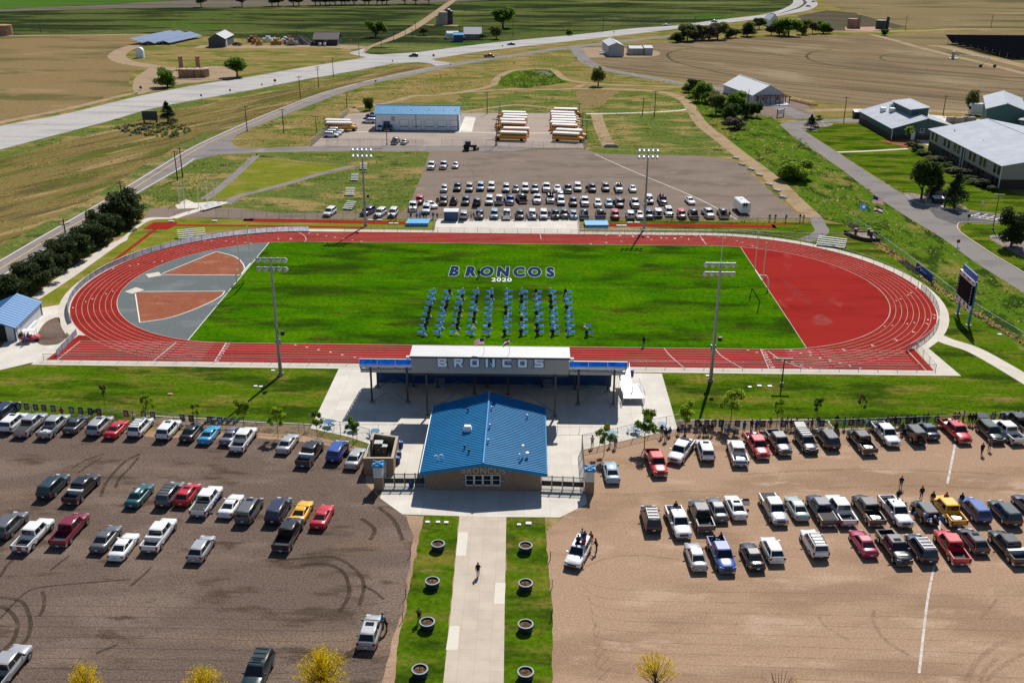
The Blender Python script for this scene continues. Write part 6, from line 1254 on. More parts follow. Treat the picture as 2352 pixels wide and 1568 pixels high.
t = empty('notice_board', at(1792, 269), R(40), label='white farm sign on dark legs beside the school road end', cat='sign'); mb = MB(); mb.box(-2, 2, -.12, .12, 1.0, 2.8); mb.build('board', M_white, t)
for x in (-1.9, 1.9): mb = MB(); mb.box(x-.12, x+.12, -.12, .12, 0, 3.0); mb.build('leg', M_wood, t)
# discus cage
t = empty('discus_cage', at(436, 470), label='tall netted discus cage with bent steel poles on white concrete', cat='throwing cage'); net = link_mat('cage_net', (.55, .55, .55), .36); prevp = None
cage = [at(412, 467), at(425, 480), at(457, 476), at(478, 468), at(494, 462), at(491, 446), at(468, 442)]
for a in cage: mb = MB(); mb.tube([a, a+Vector((0, 0, 4.5)), a+Vector((.8, -.9, 6.0))], .07, 6); part(mb, 'cage_pole', M_alum, t)
mb = MB()
for a, b in ((cage[0], cage[1]), (cage[0], at(432, 452))): mb.quad(a, b, b+Vector((0, 0, 5)), a+Vector((0, 0, 5)))
part(mb, 'net', net, t); sheet('discus_concrete', atl([(402, 472), (428, 458), (447, 466), (470, 465), (490, 462), (514, 466), (470, 478), (408, 480)]), .036, G_conc)
# scoreboard
b0, b1 = at(2199, 722), at(2224, 748); H_ = hgt(2199, 722, 650)
sbd = empty('scoreboard', (b0+b1)/2, label='tall black scoreboard on two blue posts beside the right bend', cat='scoreboard'); d_ = (b1-b0).normalized(); n_ = Vector((d_.y, -d_.x, 0)); n_ = n_ if n_.x < 0 else -n_
for q in (b0, b1):
    mb = MB(); mb.box(q.x-.16, q.x+.16, q.y-.2, q.y+.2, .1, 8.0); part(mb, 'post', mat('post_blue', (0.02, 0.16, 0.42), .4), sbd)
    mb = MB(); mb.box(q.x-.45, q.x+.45, q.y-.45, q.y+.45, 0.02, .2); part(mb, 'footing', M_stone, sbd)
e0, e1 = b0-d_*.9, b1+d_*.5; Z0, Z1 = hgt(2199, 722, 688), hgt(2199, 722, 646)
def board(z0, z1, off0, off1, m, nm, a=e0, b=e1):
    mb = MB(); mb.hexa([a+n_*off0+Vector((0, 0, z0)), b+n_*off0+Vector((0, 0, z0)), b+n_*off1+Vector((0, 0, z0)), a+n_*off1+Vector((0, 0, z0))], [a+n_*off0+Vector((0, 0, z1)), b+n_*off0+Vector((0, 0, z1)), b+n_*off1+Vector((0, 0, z1)), a+n_*off1+Vector((0, 0, z1))]); return part(mb, nm, m, sbd)
zb0 = 2.9; zt0 = 7.4
board(zb0+.9, zt0, .25, .6, mat('score_black', (0.006, 0.008, 0.009), .8, vary=0, spec=.1), 'score_panel'); board(zt0+.003, zt0+.85, .25, .6, M_white, 'sponsor_panel'); board(zb0, zb0+.897, .25, .6, M_white, 'lower_panel'); board(zt0+.9, zt0+1.9, .1, .3, M_royal, 'name_panel', e0+d_*.5, e1)
Mr = Matrix(((d_.x, 0, n_.x, 0), (d_.y, 0, n_.y, 0), (0, 1, 0, 0), (0, 0, 0, 1)))
def btext(s_, size, z, m, u=.5, off=.615, sx=1.0, dark=None):
    c = lerp(e0, e1, u)-sbd.location; me = text_mesh('lettering', s_, size, sx=sx, bold=.01); me.materials.append(m); o = link('lettering', me, sbd); o.matrix_basis = Matrix.Translation(c+n_*off+Vector((0, 0, z))) @ Mr
Mrd = mat('sign_red', (0.32, 0.03, 0.05), .5); Mdk = mat('sign_dark', (0.03, 0.03, 0.04), .5)
btext('PDC', .62, zt0+.42, Mdk, .34); btext('ENERGY', .62, zt0+.42, Mrd, .66, sx=.75); btext('BRONCOS', .7, zt0+1.4, mat('sign_pale_blue', (.25, .4, .7), .5), .5, .31, .9)
for u in (.06, .94):
    c = lerp(e0, e1, u)
    for k in range(6): mb = MB(); z = zb0+1.2+k*.55; mb.hexa([c+n_*.601-d_*.08+Vector((0, 0, z)), c+n_*.601+d_*.08+Vector((0, 0, z)), c+n_*.62+d_*.08+Vector((0, 0, z)), c+n_*.62-d_*.08+Vector((0, 0, z))], [c+n_*.601-d_*.08+Vector((0, 0, z+.28)), c+n_*.601+d_*.08+Vector((0, 0, z+.28)), c+n_*.62+d_*.08+Vector((0, 0, z+.28)), c+n_*.62-d_*.08+Vector((0, 0, z+.28))]); part(mb, 'indicator', M_white, sbd)
for u, m in ((.12, Mrd), (.37, mat('logo_teal', (.12, .25, .30), .5)), (.62, mat('logo_brown', (.14, .06, .05), .5)), (.88, Mdk)):
    c = lerp(e0, e1, u); mb = MB(); mb.hexa([c+n_*.601-d_*.36+Vector((0, 0, zb0+.15)), c+n_*.601+d_*.36+Vector((0, 0, zb0+.15)), c+n_*.62+d_*.36+Vector((0, 0, zb0+.15)), c+n_*.62-d_*.36+Vector((0, 0, zb0+.15))], [c+n_*.601-d_*.36+Vector((0, 0, zb0+.75)), c+n_*.601+d_*.36+Vector((0, 0, zb0+.75)), c+n_*.62+d_*.36+Vector((0, 0, zb0+.75)), c+n_*.62-d_*.36+Vector((0, 0, zb0+.75))]); part(mb, 'sponsor_logo', m, sbd)
for u in (.04, .96): 
    c = lerp(e0, e1, u); mb = MB(); mb.hexa(*[[c+n_*.601-d_*.16+Vector((0, 0, z)), c+n_*.601+d_*.16+Vector((0, 0, z)), c+n_*.62+d_*.16+Vector((0, 0, z)), c+n_*.62-d_*.16+Vector((0, 0, z))] for z in (zt0+.2, zt0+.65)]); part(mb, 'sponsor_logo', Mrd, sbd)
# fence banner by the canal
A_, B_ = at(2103, 620), at(2141, 650); t = empty('fence_banner', A_, label='blue banner with white emblem hung on the canal fence', cat='banner'); mb = MB(); mb.hexa([A_+Vector((-.1, -.1, .1)), B_+Vector((-.1, -.1, .1)), B_+Vector((-.06, -.06, .1)), A_+Vector((-.06, -.06, .1))], [A_+Vector((-.1, -.1, 1.7)), B_+Vector((-.1, -.1, 1.7)), B_+Vector((-.06, -.06, 1.7)), A_+Vector((-.06, -.06, 1.7))]); part(mb, 'cloth', thin('banner_blue', (0.03, 0.10, 0.35), .4), t)
dd = (B_-A_).normalized(); mb = MB()
rr = random.Random(9)
for k in range(9): c = lerp(A_, B_, .06+.028*k)+Vector((-.13, -.13, .5+.1*k % .8)); mb.add([c, c+dd*.25+Vector((0, 0, .3)), c+dd*.1+Vector((0, 0, .5))], ((0, 1, 2),))
part(mb, 'emblem', M_white, t)
Mb_ = Matrix(((dd.x, 0, -.7, 0), (dd.y, 0, -.7, 0), (0, 1, 0, 0), (0, 0, 0, 1))); me = text_mesh('lettering', 'BRONCOS', .75, bold=.02); me.materials.append(mat('sign_pale_blue')if 'sign_pale_blue' not in MATS else MATS['sign_pale_blue']); o = link('lettering', me, t); o.matrix_basis = Matrix.Translation(lerp(A_, B_, .65)-A_+Vector((-.14, -.14, .9))) @ Mb_
# flag plaza
flagpole('flagpole with a pale blue flag by the canal fence', at(1970, 512), hgt(1970, 512, 466), 'bl', 1.9, 1.4, .1); flagpole('tallest flagpole with the striped national flag by the canal fence', at(1996, 520), hgt(1996, 520, 450), 'usa', 2.7, 1.5, -.2); flagpole('flagpole with the dark state flag by the canal fence', at(2003, 517), hgt(2003, 517, 472), 'co', 2.1, 1.3, -.3)
t = empty('memorial_planter', at(1980, 552), label='curved dark brick memorial planter with three small pillars', cat='planter')
C = smooth(atl([(1940, 537), (1955, 545), (1985, 554), (2018, 556)]), 6); back = atl([(1992, 536), (1965, 535)])
mb = MB(); wallrun(mb, C+[atl([(2000, 540)])[0], C[0]], .35, 0, .8); part(mb, 'planter_wall', M_brick, t); mb = MB(); mb.prism([(p.x, p.y) for p in C]+[(at(2000, 540).x, at(2000, 540).y)], .03, .6); part(mb, 'planter_fill', mat('planter_gravel', (.27, .22, .18), .95, vary=.3, vs=3), t)
for px, py in ((1964, 543), (1994, 544), (2000, 549)): p = at(px, py); mb = MB(); mb.box(p.x-.25, p.x+.25, p.y-.25, p.y+.25, .5, 1.7); part(mb, 'pillar', M_brick, t); mb = MB(); mb.box(p.x-.35, p.x+.35, p.y-.35, p.y+.35, 1.7, 1.85); part(mb, 'pillar_cap', M_stone, t)
# guard blocks along the trail, gravel heap, pallets
for i, (px, py) in enumerate(((1725, 391), (1744, 404), (1766, 426), (1785, 440), (1798, 455), (1690, 365), (1704, 380))):
    mb = MB(); mb.box(-1.1, 1.1, -.25, .25, 0, .35); mb.hexa([(-1.1, -.25, .35), (1.1, -.25, .35), (1.1, .25, .35), (-1.1, .25, .35)], [(-1.0, -.15, .55), (1.0, -.15, .55), (1.0, .15, .55), (-1.0, .15, .55)]); mb.build('barrier_block', M_roofgrey, loc=at(px, py), label='grey concrete barrier block on the edge of the trail, %s from the top' % ORD(i), cat='barrier', group='trail barrier blocks').rotation_euler[2] = R(-48)
mb = MB(); n = 16; mb.add([(0, 0, 5)]+[(9*math.cos(2*PI*k/n)*(1+.1*math.sin(5*k)), 6*math.sin(2*PI*k/n), 0) for k in range(n)]+[(4.5*math.cos(2*PI*k/n), 3*math.sin(2*PI*k/n), 2.9+.3*math.sin(k*3)) for k in range(n)], [(0, 17+k, 17+(k+1) % n) for k in range(n)]+[(17+k, 1+k, 1+(k+1) % n, 17+(k+1) % n) for k in range(n)]); mb.build('gravel_heap', gmat('heap_gravel', (.11, .105, .105), [], (.4, .6)), loc=at(690, 102), label='grey gravel heap left of the dark house', cat='gravel heap')
rr = random.Random(4)
for i in range(16):
    px = rr.uniform(560, 680); py = rr.uniform(96, 106); s_ = rr.uniform(1.5, 3.5); mb = MB(); mb.box(-s_, s_, -1.2, 1.2, .6, 2.2); mb.box(-s_*.4, s_*.3, -1, 1, 2.2, 3.4)
    for x in (-s_*.7, s_*.7): mb.tube([(x, -1.3, .6), (x, 1.3, .6)], .6, 8)
    mb.build('farm_machine', [MATS['red_paint'], M_stone, M_white, mat('machine_yellow', (.35, .2, .03), .6)][i % 4], loc=at(px, py), label='%s farm machine in the dirt yard left of the gravel heap, the %s one' % (('red', 'tan', 'white', 'yellow')[i % 4], ORD(i)), cat='machine', group='machines in the farm yard')
for i in range(6):
    mb = MB(); [mb.box(-1.6, 1.6, -1+.4*k, -.75+.4*k, .1, .35) for k in range(5)]; mb.box(-1.6, -1.3, -1, 1, 0, .1); mb.build('lumber_stack', M_rust, loc=at(1822+9*i, 231+2.2*i), label='rusty lumber stack on the dirt right of the white hall, %s from left' % ORD(i), cat='lumber', group='lumber stacks')
# irrigation pivot at the crop circle
t = empty('pivot_tower', at(2268, 155), label='white centre-pivot sprinkler tower on black wheels at the field edge', cat='irrigation pivot')
for s_ in (-1, 1): mb = MB(); mb.tube([(s_*3.5, 0, .6), (0, 0, 4.5)], .12, 6); mb.build('strut', M_white, t); mb = MB(); mb.tube([(s_*3.5, -.25, .7), (s_*3.5, .25, .7)], .8, 12); mb.build('wheel', M_black, t)
mb = MB(); mb.tube([(0, 0, 4.5), (-4, 6, 4.8), (-10, 12, 4.4)], .2, 6); mb.build('pipe', M_white, t)
mb = MB(); mb.cyl((0, 0, 0), .8, 4, 8); mb.box(-2, 3, -1, 1, 0, .5); mb.build('pump_stand', M_steel, loc=at(2188, 136), label='pump stand at the end of the crop circle', cat='pump')
for i, (px, py) in enumerate(((1404, 338),)):
    mb = MB(); mb.box(-2.2, 2.2, -.5, .5, 0, .7); mb.box(-1.8, 1.8, -.3, .3, .7, .9); mb.build('culvert_headwall', M_stone, loc=at(px, py), label='low concrete headwall at the end of the dirt trail', cat='culvert')
# ================================================================== vehicles
M_tyre = mat('tyre_rubber', (0.012, 0.012, 0.013), .85, vary=0); M_rim = mat('wheel_rim', (0.42, 0.43, 0.45), .3, .8, vary=0); M_cglass = mat('car_glass', (0.010, 0.013, 0.016), .06, vary=0, spec=.6)
M_hl = mat('headlight', (0.62, 0.64, 0.66), .15, vary=0); M_tl = mat('taillight', (0.30, 0.010, 0.012), .2, vary=0); M_trim = mat('plastic_trim', (0.022, 0.022, 0.024), .6, vary=0); M_chrome = mat('chrome', (0.6, 0.6, 0.62), .15, .9, vary=0); M_bed = mat('bed_liner', (0.03, 0.03, 0.032), .8, vary=.2)
PAINT = {}
def paint(c):
    v = dict(white=(.78, .79, .80), silver=(.42, .43, .45), grey=(.13, .135, .145), darkgrey=(.05, .052, .058), black=(.009, .009, .011), navy=(.010, .018, .06), blue=(.008, .07, .34), skyblue=(.02, .32, .60), red=(.56, .008, .022), maroon=(.20, .005, .03), magenta=(.36, .006, .06), teal=(.005, .10, .11), darkteal=(.010, .032, .038), yellow=(.88, .44, .0), tan=(.42, .38, .31), paleteal=(.36, .44, .43), green=(.012, .035, .028), purple=(.20, .19, .24), lightblue=(.30, .44, .54), brown=(.10, .05, .04))[c]
    if c not in PAINT: PAINT[c] = mat('paint_'+c, v, .35, .25 if c in ('silver', 'grey', 'purple') else 0, 1.0, vary=.04, vs=.6)
    return PAINT[c]
def loft(S, rnd_=.14):
    mb = MB(); n = 12; vs = []
    for (y, zb, zt, hw) in S:
        h = [(hw*.90, zb), (hw, zb+.10), (hw, lerp(zb, zt, .6)), (hw*.965, zt-.09), (hw*.86, zt-.012), (hw*.35, zt+.02)]
        vs += [(x, y, z) for x, z in h]+[(-x, y, z) for x, z in reversed(h)]
    fs = []
    for i in range(len(S)-1):
        for k in range(n): k2 = (k+1) % n; fs.append((i*n+k, (i+1)*n+k, (i+1)*n+k2, i*n+k2)[::-1])
    mb.add(vs, fs, 0, True); mb.add(vs[:n], (tuple(range(n)),)); mb.add(vs[-n:], (tuple(range(n))[::-1],)); return mb
SPEC = dict(
 sedan=dict(L=4.85, W=1.84, H=1.45, belt=.94, S=[(-2.42, .45, .72, .74), (-2.36, .30, .90, .84), (-2.0, .22, .97, .90), (-1.2, .20, .97, .92), (0, .20, .95, .92), (1.0, .20, .93, .92), (1.7, .20, .87, .91), (2.15, .22, .79, .86), (2.36, .28, .68, .78), (2.42, .42, .58, .68)], cab=(-1.80, -.95, .20, 1.15, .80, .60), wh=(-1.42, 1.42, .33)),
 coupe=dict(L=4.7, W=1.84, H=1.34, belt=.92, S=[(-2.35, .45, .76, .76), (-2.28, .30, .92, .86), (-1.9, .22, .96, .91), (-1.2, .20, .95, .92), (0, .20, .92, .91), (.9, .20, .91, .91), (1.7, .20, .84, .90), (2.1, .22, .74, .84), (2.30, .28, .62, .74), (2.36, .40, .52, .62)], cab=(-1.75, -.70, .05, .95, .78, .57), wh=(-1.38, 1.40, .34)),
 hatch=dict(L=4.5, W=1.82, H=1.56, belt=1.0, S=[(-2.24, .45, .9, .80), (-2.20, .30, 1.02, .87), (-1.6, .24, 1.04, .91), (0, .24, 1.0, .91), (1.0, .24, .98, .91), (1.7, .24, .90, .89), (2.1, .26, .78, .82), (2.25, .40, .6, .70)], cab=(-2.16, -1.55, .25, 1.25, .82, .62), wh=(-1.35, 1.35, .34)),
 suv=dict(L=4.95, W=1.94, H=1.80, belt=1.08, S=[(-2.48, .48, 1.0, .84), (-2.43, .32, 1.10, .91), (-1.8, .28, 1.12, .96), (0, .28, 1.08, .96), (1.1, .28, 1.06, .96), (1.9, .28, 1.0, .94), (2.35, .32, .88, .87), (2.47, .46, .72, .78)], cab=(-2.42, -2.10, .40, 1.20, .89, .71), wh=(-1.48, 1.50, .38)),
 van=dict(L=5.1, W=1.98, H=1.78, belt=1.05, S=[(-2.55, .46, 1.0, .86), (-2.50, .30, 1.08, .93), (-1.8, .24, 1.08, .97), (0, .24, 1.04, .97), (1.4, .24, 1.0, .96), (2.1, .24, .88, .92), (2.42, .28, .76, .84), (2.54, .42, .6, .74)], cab=(-2.50, -2.25, .75, 1.75, .90, .72), wh=(-1.55, 1.55, .34)),
 jeep=dict(L=4.5, W=1.86, H=1.85, belt=1.12, S=[(-2.1, .5, 1.1, .80), (-2.05, .42, 1.14, .82), (0, .40, 1.12, .82), (.8, .40, 1.12, .82), (1.0, .40, 1.10, .74), (2.0, .42, 1.05, .70), (2.15, .5, .95, .66)], cab=(-2.05, -1.95, .55, .85, .80, .74), wh=(-1.3, 1.4, .42)),
 pickup=dict(L=5.95, W=2.02, H=1.92, belt=1.18, S=[(-1.02, .40, 1.16, .97), (0, .38, 1.18, .98), (1.3, .38, 1.18, .98), (1.9, .40, 1.15, .97), (2.7, .42, 1.06, .94), (2.90, .46, .96, .88), (2.97, .55, .80, .80)], cab=(-1.0, -.86, .85, 1.55, .90, .74), wh=(-1.90, 1.98, .41), bed=(-2.95, -1.06)))
PROTO = {}
def car_proto(kind, lite, openh=False):
    key = (kind, lite, openh)
    if key in PROTO: return PROTO[key]
    s = SPEC[kind]; out = []        # (name, mesh, slot, sub-part of, location)
    H, belt = s['H'], s['belt']; rb, rt, ft, fb, b0, t0 = s['cab']; yR, yF_ = -s['L']/2, s['L']/2
    def put(nm, mb, sl, par=None): out.append((nm, mb.mesh(nm) if isinstance(mb, MB) else mb, sl, par)); return len(out)-1
    body = loft(s['S']); put('body', body, 'paint')
    mb = MB(); B = [(-b0, rb, belt-.04), (b0, rb, belt-.04), (b0, fb, belt-.06), (-b0, fb, belt-.06)]
    Mi = [(-t0-.03, rt-.04, H-.09), (t0+.03, rt-.04, H-.09), (t0+.03, ft+.07, H-.09), (-t0-.03, ft+.07, H-.09)]; T = [(-t0+.06, rt+.10, H), (t0-.06, rt+.10, H), (t0-.06, ft-.05, H), (-t0+.06, ft-.05, H)]
    fsid = ((0, 1, 5, 4), (1, 2, 6, 5), (2, 3, 7, 6), (3, 0, 4, 7))
    mb.add(B+Mi, fsid); mb.add(Mi+T, fsid, 0, True); mb.add(T, ((0, 1, 2, 3),), 0, True); put('cabin', mb, 'paint')
    def pane(a, b, c, d, u0, u1, v0, v1, off=.012):
        a, b, c, d = (Vector(p) for p in (a, b, c, d)); P = [lerp(lerp(a, b, u), lerp(d, c, u), v) for u, v in ((u0, v0), (u1, v0), (u1, v1), (u0, v1))]
        n = (P[1]-P[0]).cross(P[3]-P[0]).normalized()*off; m_ = MB(); m_.hexa([p-n*.5 for p in P], [p+n for p in P]); return m_
    put('windscreen', pane(B[2], B[3], Mi[3], Mi[2], .07, .93, .14, .97), 'glass'); put('rear_window', pane(B[0], B[1], Mi[1], Mi[0], .07, .93, .2 if kind != 'pickup' else .12, .94), 'glass')
    sp = .50 if kind not in ('pickup', 'coupe') else .46
    for sd in (0, 1):
        q = (B[1], B[2], Mi[2], Mi[1]) if sd == 0 else (B[3], B[0], Mi[0], Mi[3]); segs = ((.04, sp-.025), (sp+.025, .93)) if kind not in ('suv', 'van') else ((.03, .30), (.33, .61), (.64, .93))
        for u0, u1 in segs:
            if sd == 1: u0, u1 = 1-u1, 1-u0
            put('side_window', pane(*q, u0, u1, .20, .92), 'glass')
    ya, yb, r = s['wh']; hw = s['W']/2
    wm = MB(); wm.tube([(0, -.11, 0), (0, -.06, 0), (0, .06, 0), (0, .11, 0)], [r*.93, r, r, r*.93], 16)
    for v_ in range(len(wm.v)): x, y, z = wm.v[v_]; wm.v[v_] = (y, x, z)
    wme = wm.mesh('wheel'); rm = MB(); rm.tube([(-.118, 0, 0), (.118, 0, 0)], r*.62, 12); rme = rm.mesh('rim')
    for y in (ya, yb):
        for sx in (-1, 1):
            out.append(('wheel', wme, 'tyre', None, (sx*(hw-.085), y, r)));
            if not lite: out.append(('rim', rme, 'rim', len(out)-1, (0, 0, 0)))
    zl = s['S'][-3][2]-.12; yl = s['S'][-2][0]
    for sx in (-1, 1):
        w0 = s['S'][-2][3]; mb = MB(); mb.hexa([(sx*w0*.5, yl-.02, zl-.14), (sx*w0*.98, yl-.10, zl-.12), (sx*w0*1.0, yl-.20, zl-.12), (sx*w0*.5, yl-.2, zl-.14)], [(sx*w0*.5, yl+.04, zl+.02), (sx*w0*.98, yl-.04, zl+.06), (sx*w0*1.02, yl-.22, zl+.06), (sx*w0*.5, yl-.2, zl+.02)]); put('headlight', mb, 'hl')
        y0 = s['S'][1][0] if kind != 'pickup' else s['bed'][0]; w1 = s['S'][1][3] if kind != 'pickup' else .98; zt_ = s['S'][1][2] if kind != 'pickup' else 1.08
        mb = MB(); mb.box(min(sx*w1*.72, sx*(w1+.015)), max(sx*w1*.72, sx*(w1+.015)), y0-.05, y0+.12, zt_-.32, zt_-.06) if kind not in ('suv', 'van', 'pickup', 'jeep') else mb.box(min(sx*(w1-.16), sx*(w1+.015)), max(sx*(w1-.16), sx*(w1+.015)), y0-.06, y0+.12, zt_-.42, zt_-.04); put('taillight', mb, 'tl')
    mb = MB(); wf = s['S'][-2][3]; mb.box(-wf*.55, wf*.55, yF_-.10, yF_+.02, zl-.30, zl-.06); put('grille', mb, 'grille')
    mb = MB(); mb.hexa([(-wf, yF_-.3, .28), (wf, yF_-.3, .28), (wf*.9, yF_+.04, .32), (-wf*.9, yF_+.04, .32)], [(-wf*1.02, yF_-.3, .52), (wf*1.02, yF_-.3, .52), (wf*.94, yF_+.05, .52), (-wf*.94, yF_+.05, .52)]); put('front_bumper', mb, 'bump')
    wr = s['S'][0][3] if kind != 'pickup' else .96
    mb = MB(); mb.hexa([(-wr, yR-.05, .32), (wr, yR-.05, .32), (wr*1.05, yR+.3, .30), (-wr*1.05, yR+.3, .30)], [(-wr, yR-.06, .56), (wr, yR-.06, .56), (wr*1.07, yR+.3, .56), (-wr*1.07, yR+.3, .56)]); put('rear_bumper', mb, 'bump')
    mb = MB(); z_ = .62 if kind in ('suv', 'van') else (.60 if kind != 'pickup' else .44); mb.box(-.17, .17, yR-.085, yR-.062, z_-.08, z_+.08); put('licence_plate', mb, 'hl')
    if not lite:
        for sx in (-1, 1): mb = MB(); mb.hexa([(sx*(hw-.06), fb-.45, belt), (sx*(hw+.18), fb-.42, belt+.02), (sx*(hw+.18), fb-.30, belt+.02), (sx*(hw-.06), fb-.28, belt)], [(sx*(hw-.06), fb-.45, belt+.14), (sx*(hw+.18), fb-.42, belt+.16), (sx*(hw+.18), fb-.30, belt+.16), (sx*(hw-.06), fb-.28, belt+.14)]); put('mirror', mb, 'trim')
    if 'bed' in s:
        y0, y1 = s['bed']; mb = MB(); w_ = .98
        for sx in (-1, 1): x0, x1 = sorted((sx*w_, sx*(w_-.12))); mb.hexa([(x0, y0, .46), (x1, y0, .46), (x1, y1, .46), (x0, y1, .46)], [(x0, y0, 1.12), (x1, y0, 1.12), (x1, y1, 1.15), (x0, y1, 1.15)])
        mb.box(-w_+.12, w_-.12, y1-.07, y1, .5, 1.13); put('bed_side', mb, 'paint')
        mb = MB(); mb.box(-w_+.121, w_-.121, y0+.06, y1-.071, .60, .70); put('bed_floor', mb, 'bed')
        mb = MB(); mb.box(-w_+.122, w_-.122, y0, y0+.07, .50, 1.11); put('tailgate', mb, 'paint')
        mb = MB(); mb.box(-w_+.05, w_-.05, y0+.1, y1, .40, .455); put('underbody', mb, 'trim')
    if openh:
        mb = MB(); mb.hexa([(-t0, rt+.02, H), (t0, rt+.02, H), (t0*.95, rt-1.05, H+.28), (-t0*.95, rt-1.05, H+.28)], [(-t0, rt+.02, H+.07), (t0, rt+.02, H+.07), (t0*.95, rt-1.05, H+.35), (-t0*.95, rt-1.05, H+.35)]); put('open_hatch', mb, 'paint')
    res = []
    for it in out:
        nm, me, sl, par = it[:4]; loc = it[4] if len(it) > 4 else None
        if not me.materials: me.materials.append(None)
        res.append((nm, me, sl, par, loc))
    PROTO[key] = res; return res
def extra_proto(nm, fn):
    if nm not in PROTO: mb = MB(); fn(mb); me = mb.mesh(nm); me.materials.append(None); PROTO[nm] = me
    return PROTO[nm]
def car(kind, col, px, py, near, ang, label, group, lite=False, ex='', sc_=1.0, near_end=True, cat=None):
    """near: which end of the vehicle is nearer the viewer, F or R; ang: lean of its axis from straight away, clockwise degrees"""
    s = SPEC[kind]; a = R(ang); dirv = Vector((math.sin(a), math.cos(a), 0)); P = at(px, py, .32); P.z = 0
    c = P+dirv*(s['L']/2*sc_); rz = -a if near == 'R' else PI-a
    nm = dict(sedan='sedan', coupe='coupe', hatch='hatchback', suv='sport_utility', van='minivan', jeep='jeep', pickup='pickup_truck')[kind]
    t = empty(nm if nm != 'jeep' else 'off_roader', c, rz, label=label, cat=cat or dict(pickup='pickup truck', suv='SUV', van='minivan').get(kind, 'car'), group=group); t.scale = (sc_,)*3
    pm = paint(col); bm = M_chrome if kind == 'pickup' else (pm if kind in ('sedan', 'coupe', 'hatch', 'van') else M_trim)
    MM = dict(paint=pm, glass=M_cglass, tyre=M_tyre, rim=M_rim, hl=M_hl, tl=M_tl, grille=M_trim, trim=pm if col in ('white', 'red') else M_trim, bump=bm, bed=M_bed)
    objs = []
    for nm_, me, sl, par, loc in car_proto(kind, lite, 'O' in ex):
        o = link(nm_, me, objs[par] if par is not None else t, loc); slots(o, [MM[sl]]); objs.append(o)
    H = s['H']; rb, rt, ft, fb, b0, t0 = s['cab']; belt = s['belt']
    def add(nm, key, fn, m): o = link(nm, extra_proto(key, fn), t); slots(o, [m]); return o
    if 's' in ex: add('sunroof', 'sunroof'+kind, lambda mb: mb.box(-.40, .40, ft-.75, ft-.2, H-.02, H+.012), M_cglass)
    if 'k' in ex:
        def rk(mb):
            for x in (-t0+.1, t0-.1): mb.tube([(x, rt+.15, H+.07), (x, ft-.1, H+.07)], .03, 5)
            for k in range(4): y = lerp(rt+.3, ft-.3, k/3); mb.box(-t0+.1, t0-.1, y-.03, y+.03, H+.04, H+.09)
        add('roof_rack', 'rack'+kind, rk, M_trim if col not in ('black', 'navy', 'darkgrey') else M_alum)
    if 'c' in ex: add('bed_cover', 'bedcover', lambda mb: mb.hexa([(-.86, -2.9, 1.11), (.86, -2.9, 1.11), (.86, -1.12, 1.14), (-.86, -1.12, 1.14)], [(-.84, -2.88, 1.16), (.84, -2.88, 1.16), (.84, -1.14, 1.19), (-.84, -1.14, 1.19)]), M_bed)
    if 't' in ex: add('tool_box', 'toolbox', lambda mb: (mb.box(-.92, .92, -1.62, -1.14, .72, 1.30), mb.box(-.94, .94, -1.64, -1.12, 1.30, 1.36)), M_alum)
    if 'l' in ex: add('bed_load', 'bedload', lambda mb: (mb.box(-.5, .1, -2.3, -1.7, .7, 1.0), mb.tube([(.3, -2.0, .72), (.3, -2.0, .92)], .36, 12), mb.box(-.6, -.2, -2.75, -2.45, .7, 1.15)), M_alum)
    if 'p' in ex: add('spare_wheel', 'spare', lambda mb: mb.tube([(0, -2.1, .95), (0, -2.38, .95)], .38, 14), M_tyre)
    if 'd' in ex:
        o = add('open_door', 'door'+kind, lambda mb: mb.hexa([(.0, 0, .35), (1.0, -.12, .35), (1.0, -.05, .35), (0, .07, .35)], [(.0, 0, belt), (1.0, -.12, belt), (1.0, -.05, belt), (0, .07, belt)]), pm); o.location = (s['W']/2-.04, fb-.5, 0)
        o = link('door_window', extra_proto('doorw'+kind, lambda mb: mb.hexa([(.1, .02, belt), (.95, -.1, belt), (.95, -.07, belt), (.1, .05, belt)], [(.1, .02, H-.2), (.8, -.1, H-.15), (.8, -.07, H-.15), (.1, .05, H-.2)])), o); slots(o, [M_cglass])
    if 'w' in ex: add('white_stripe', 'stripe'+kind, lambda mb: mb.box(-.18, .18, rt+.12, ft-.08, H-.03, H+.014), paint('white'))
    if 'm' in ex: add('message_paint', 'msg'+kind, lambda mb: mb.box(-.5, .5, s['L']/2-1.0, s['L']/2-.7, s['S'][-4][2]+.02, s['S'][-4][2]+.04), paint('white'))
    if 'b' in ex: add('tailgate_sign', 'tgsign', lambda mb: mb.box(-.72, .72, -2.99, -2.955, .68, 1.0), M_royal)
    if 'g' in ex: add('tailgate_stripe', 'tgstripe', lambda mb: mb.box(-.25, .25, -2.985, -2.952, .55, 1.05), paint('red'))
    return t, c, dirv
def face(n): return 'rear' if n == 'R' else 'front'
NAMES = dict(sedan='sedan', coupe='coupe', hatch='hatchback', suv='SUV', van='minivan', jeep='off-roader', pickup='pickup')
def row(rowname, group, lst, lite=False):
    for i, e in enumerate(lst):
        kind, col, px, py, near, ang = e[:6]; ex = e[6] if len(e) > 6 else ''; d = e[7] if len(e) > 7 else ''
        cn = col.replace('skyblue', 'sky blue').replace('darkgrey', 'charcoal').replace('darkteal', 'dark teal').replace('paleteal', 'pale teal').replace('lightblue', 'pale blue')
        car(kind, col, px, py, near, ang, ' '.join(('%s %s%s, %s from left in %s' % (cn, NAMES[kind], d, ORD(i), rowname)).split()), group, lite, ex)
g = 'cars parked in the left lot'
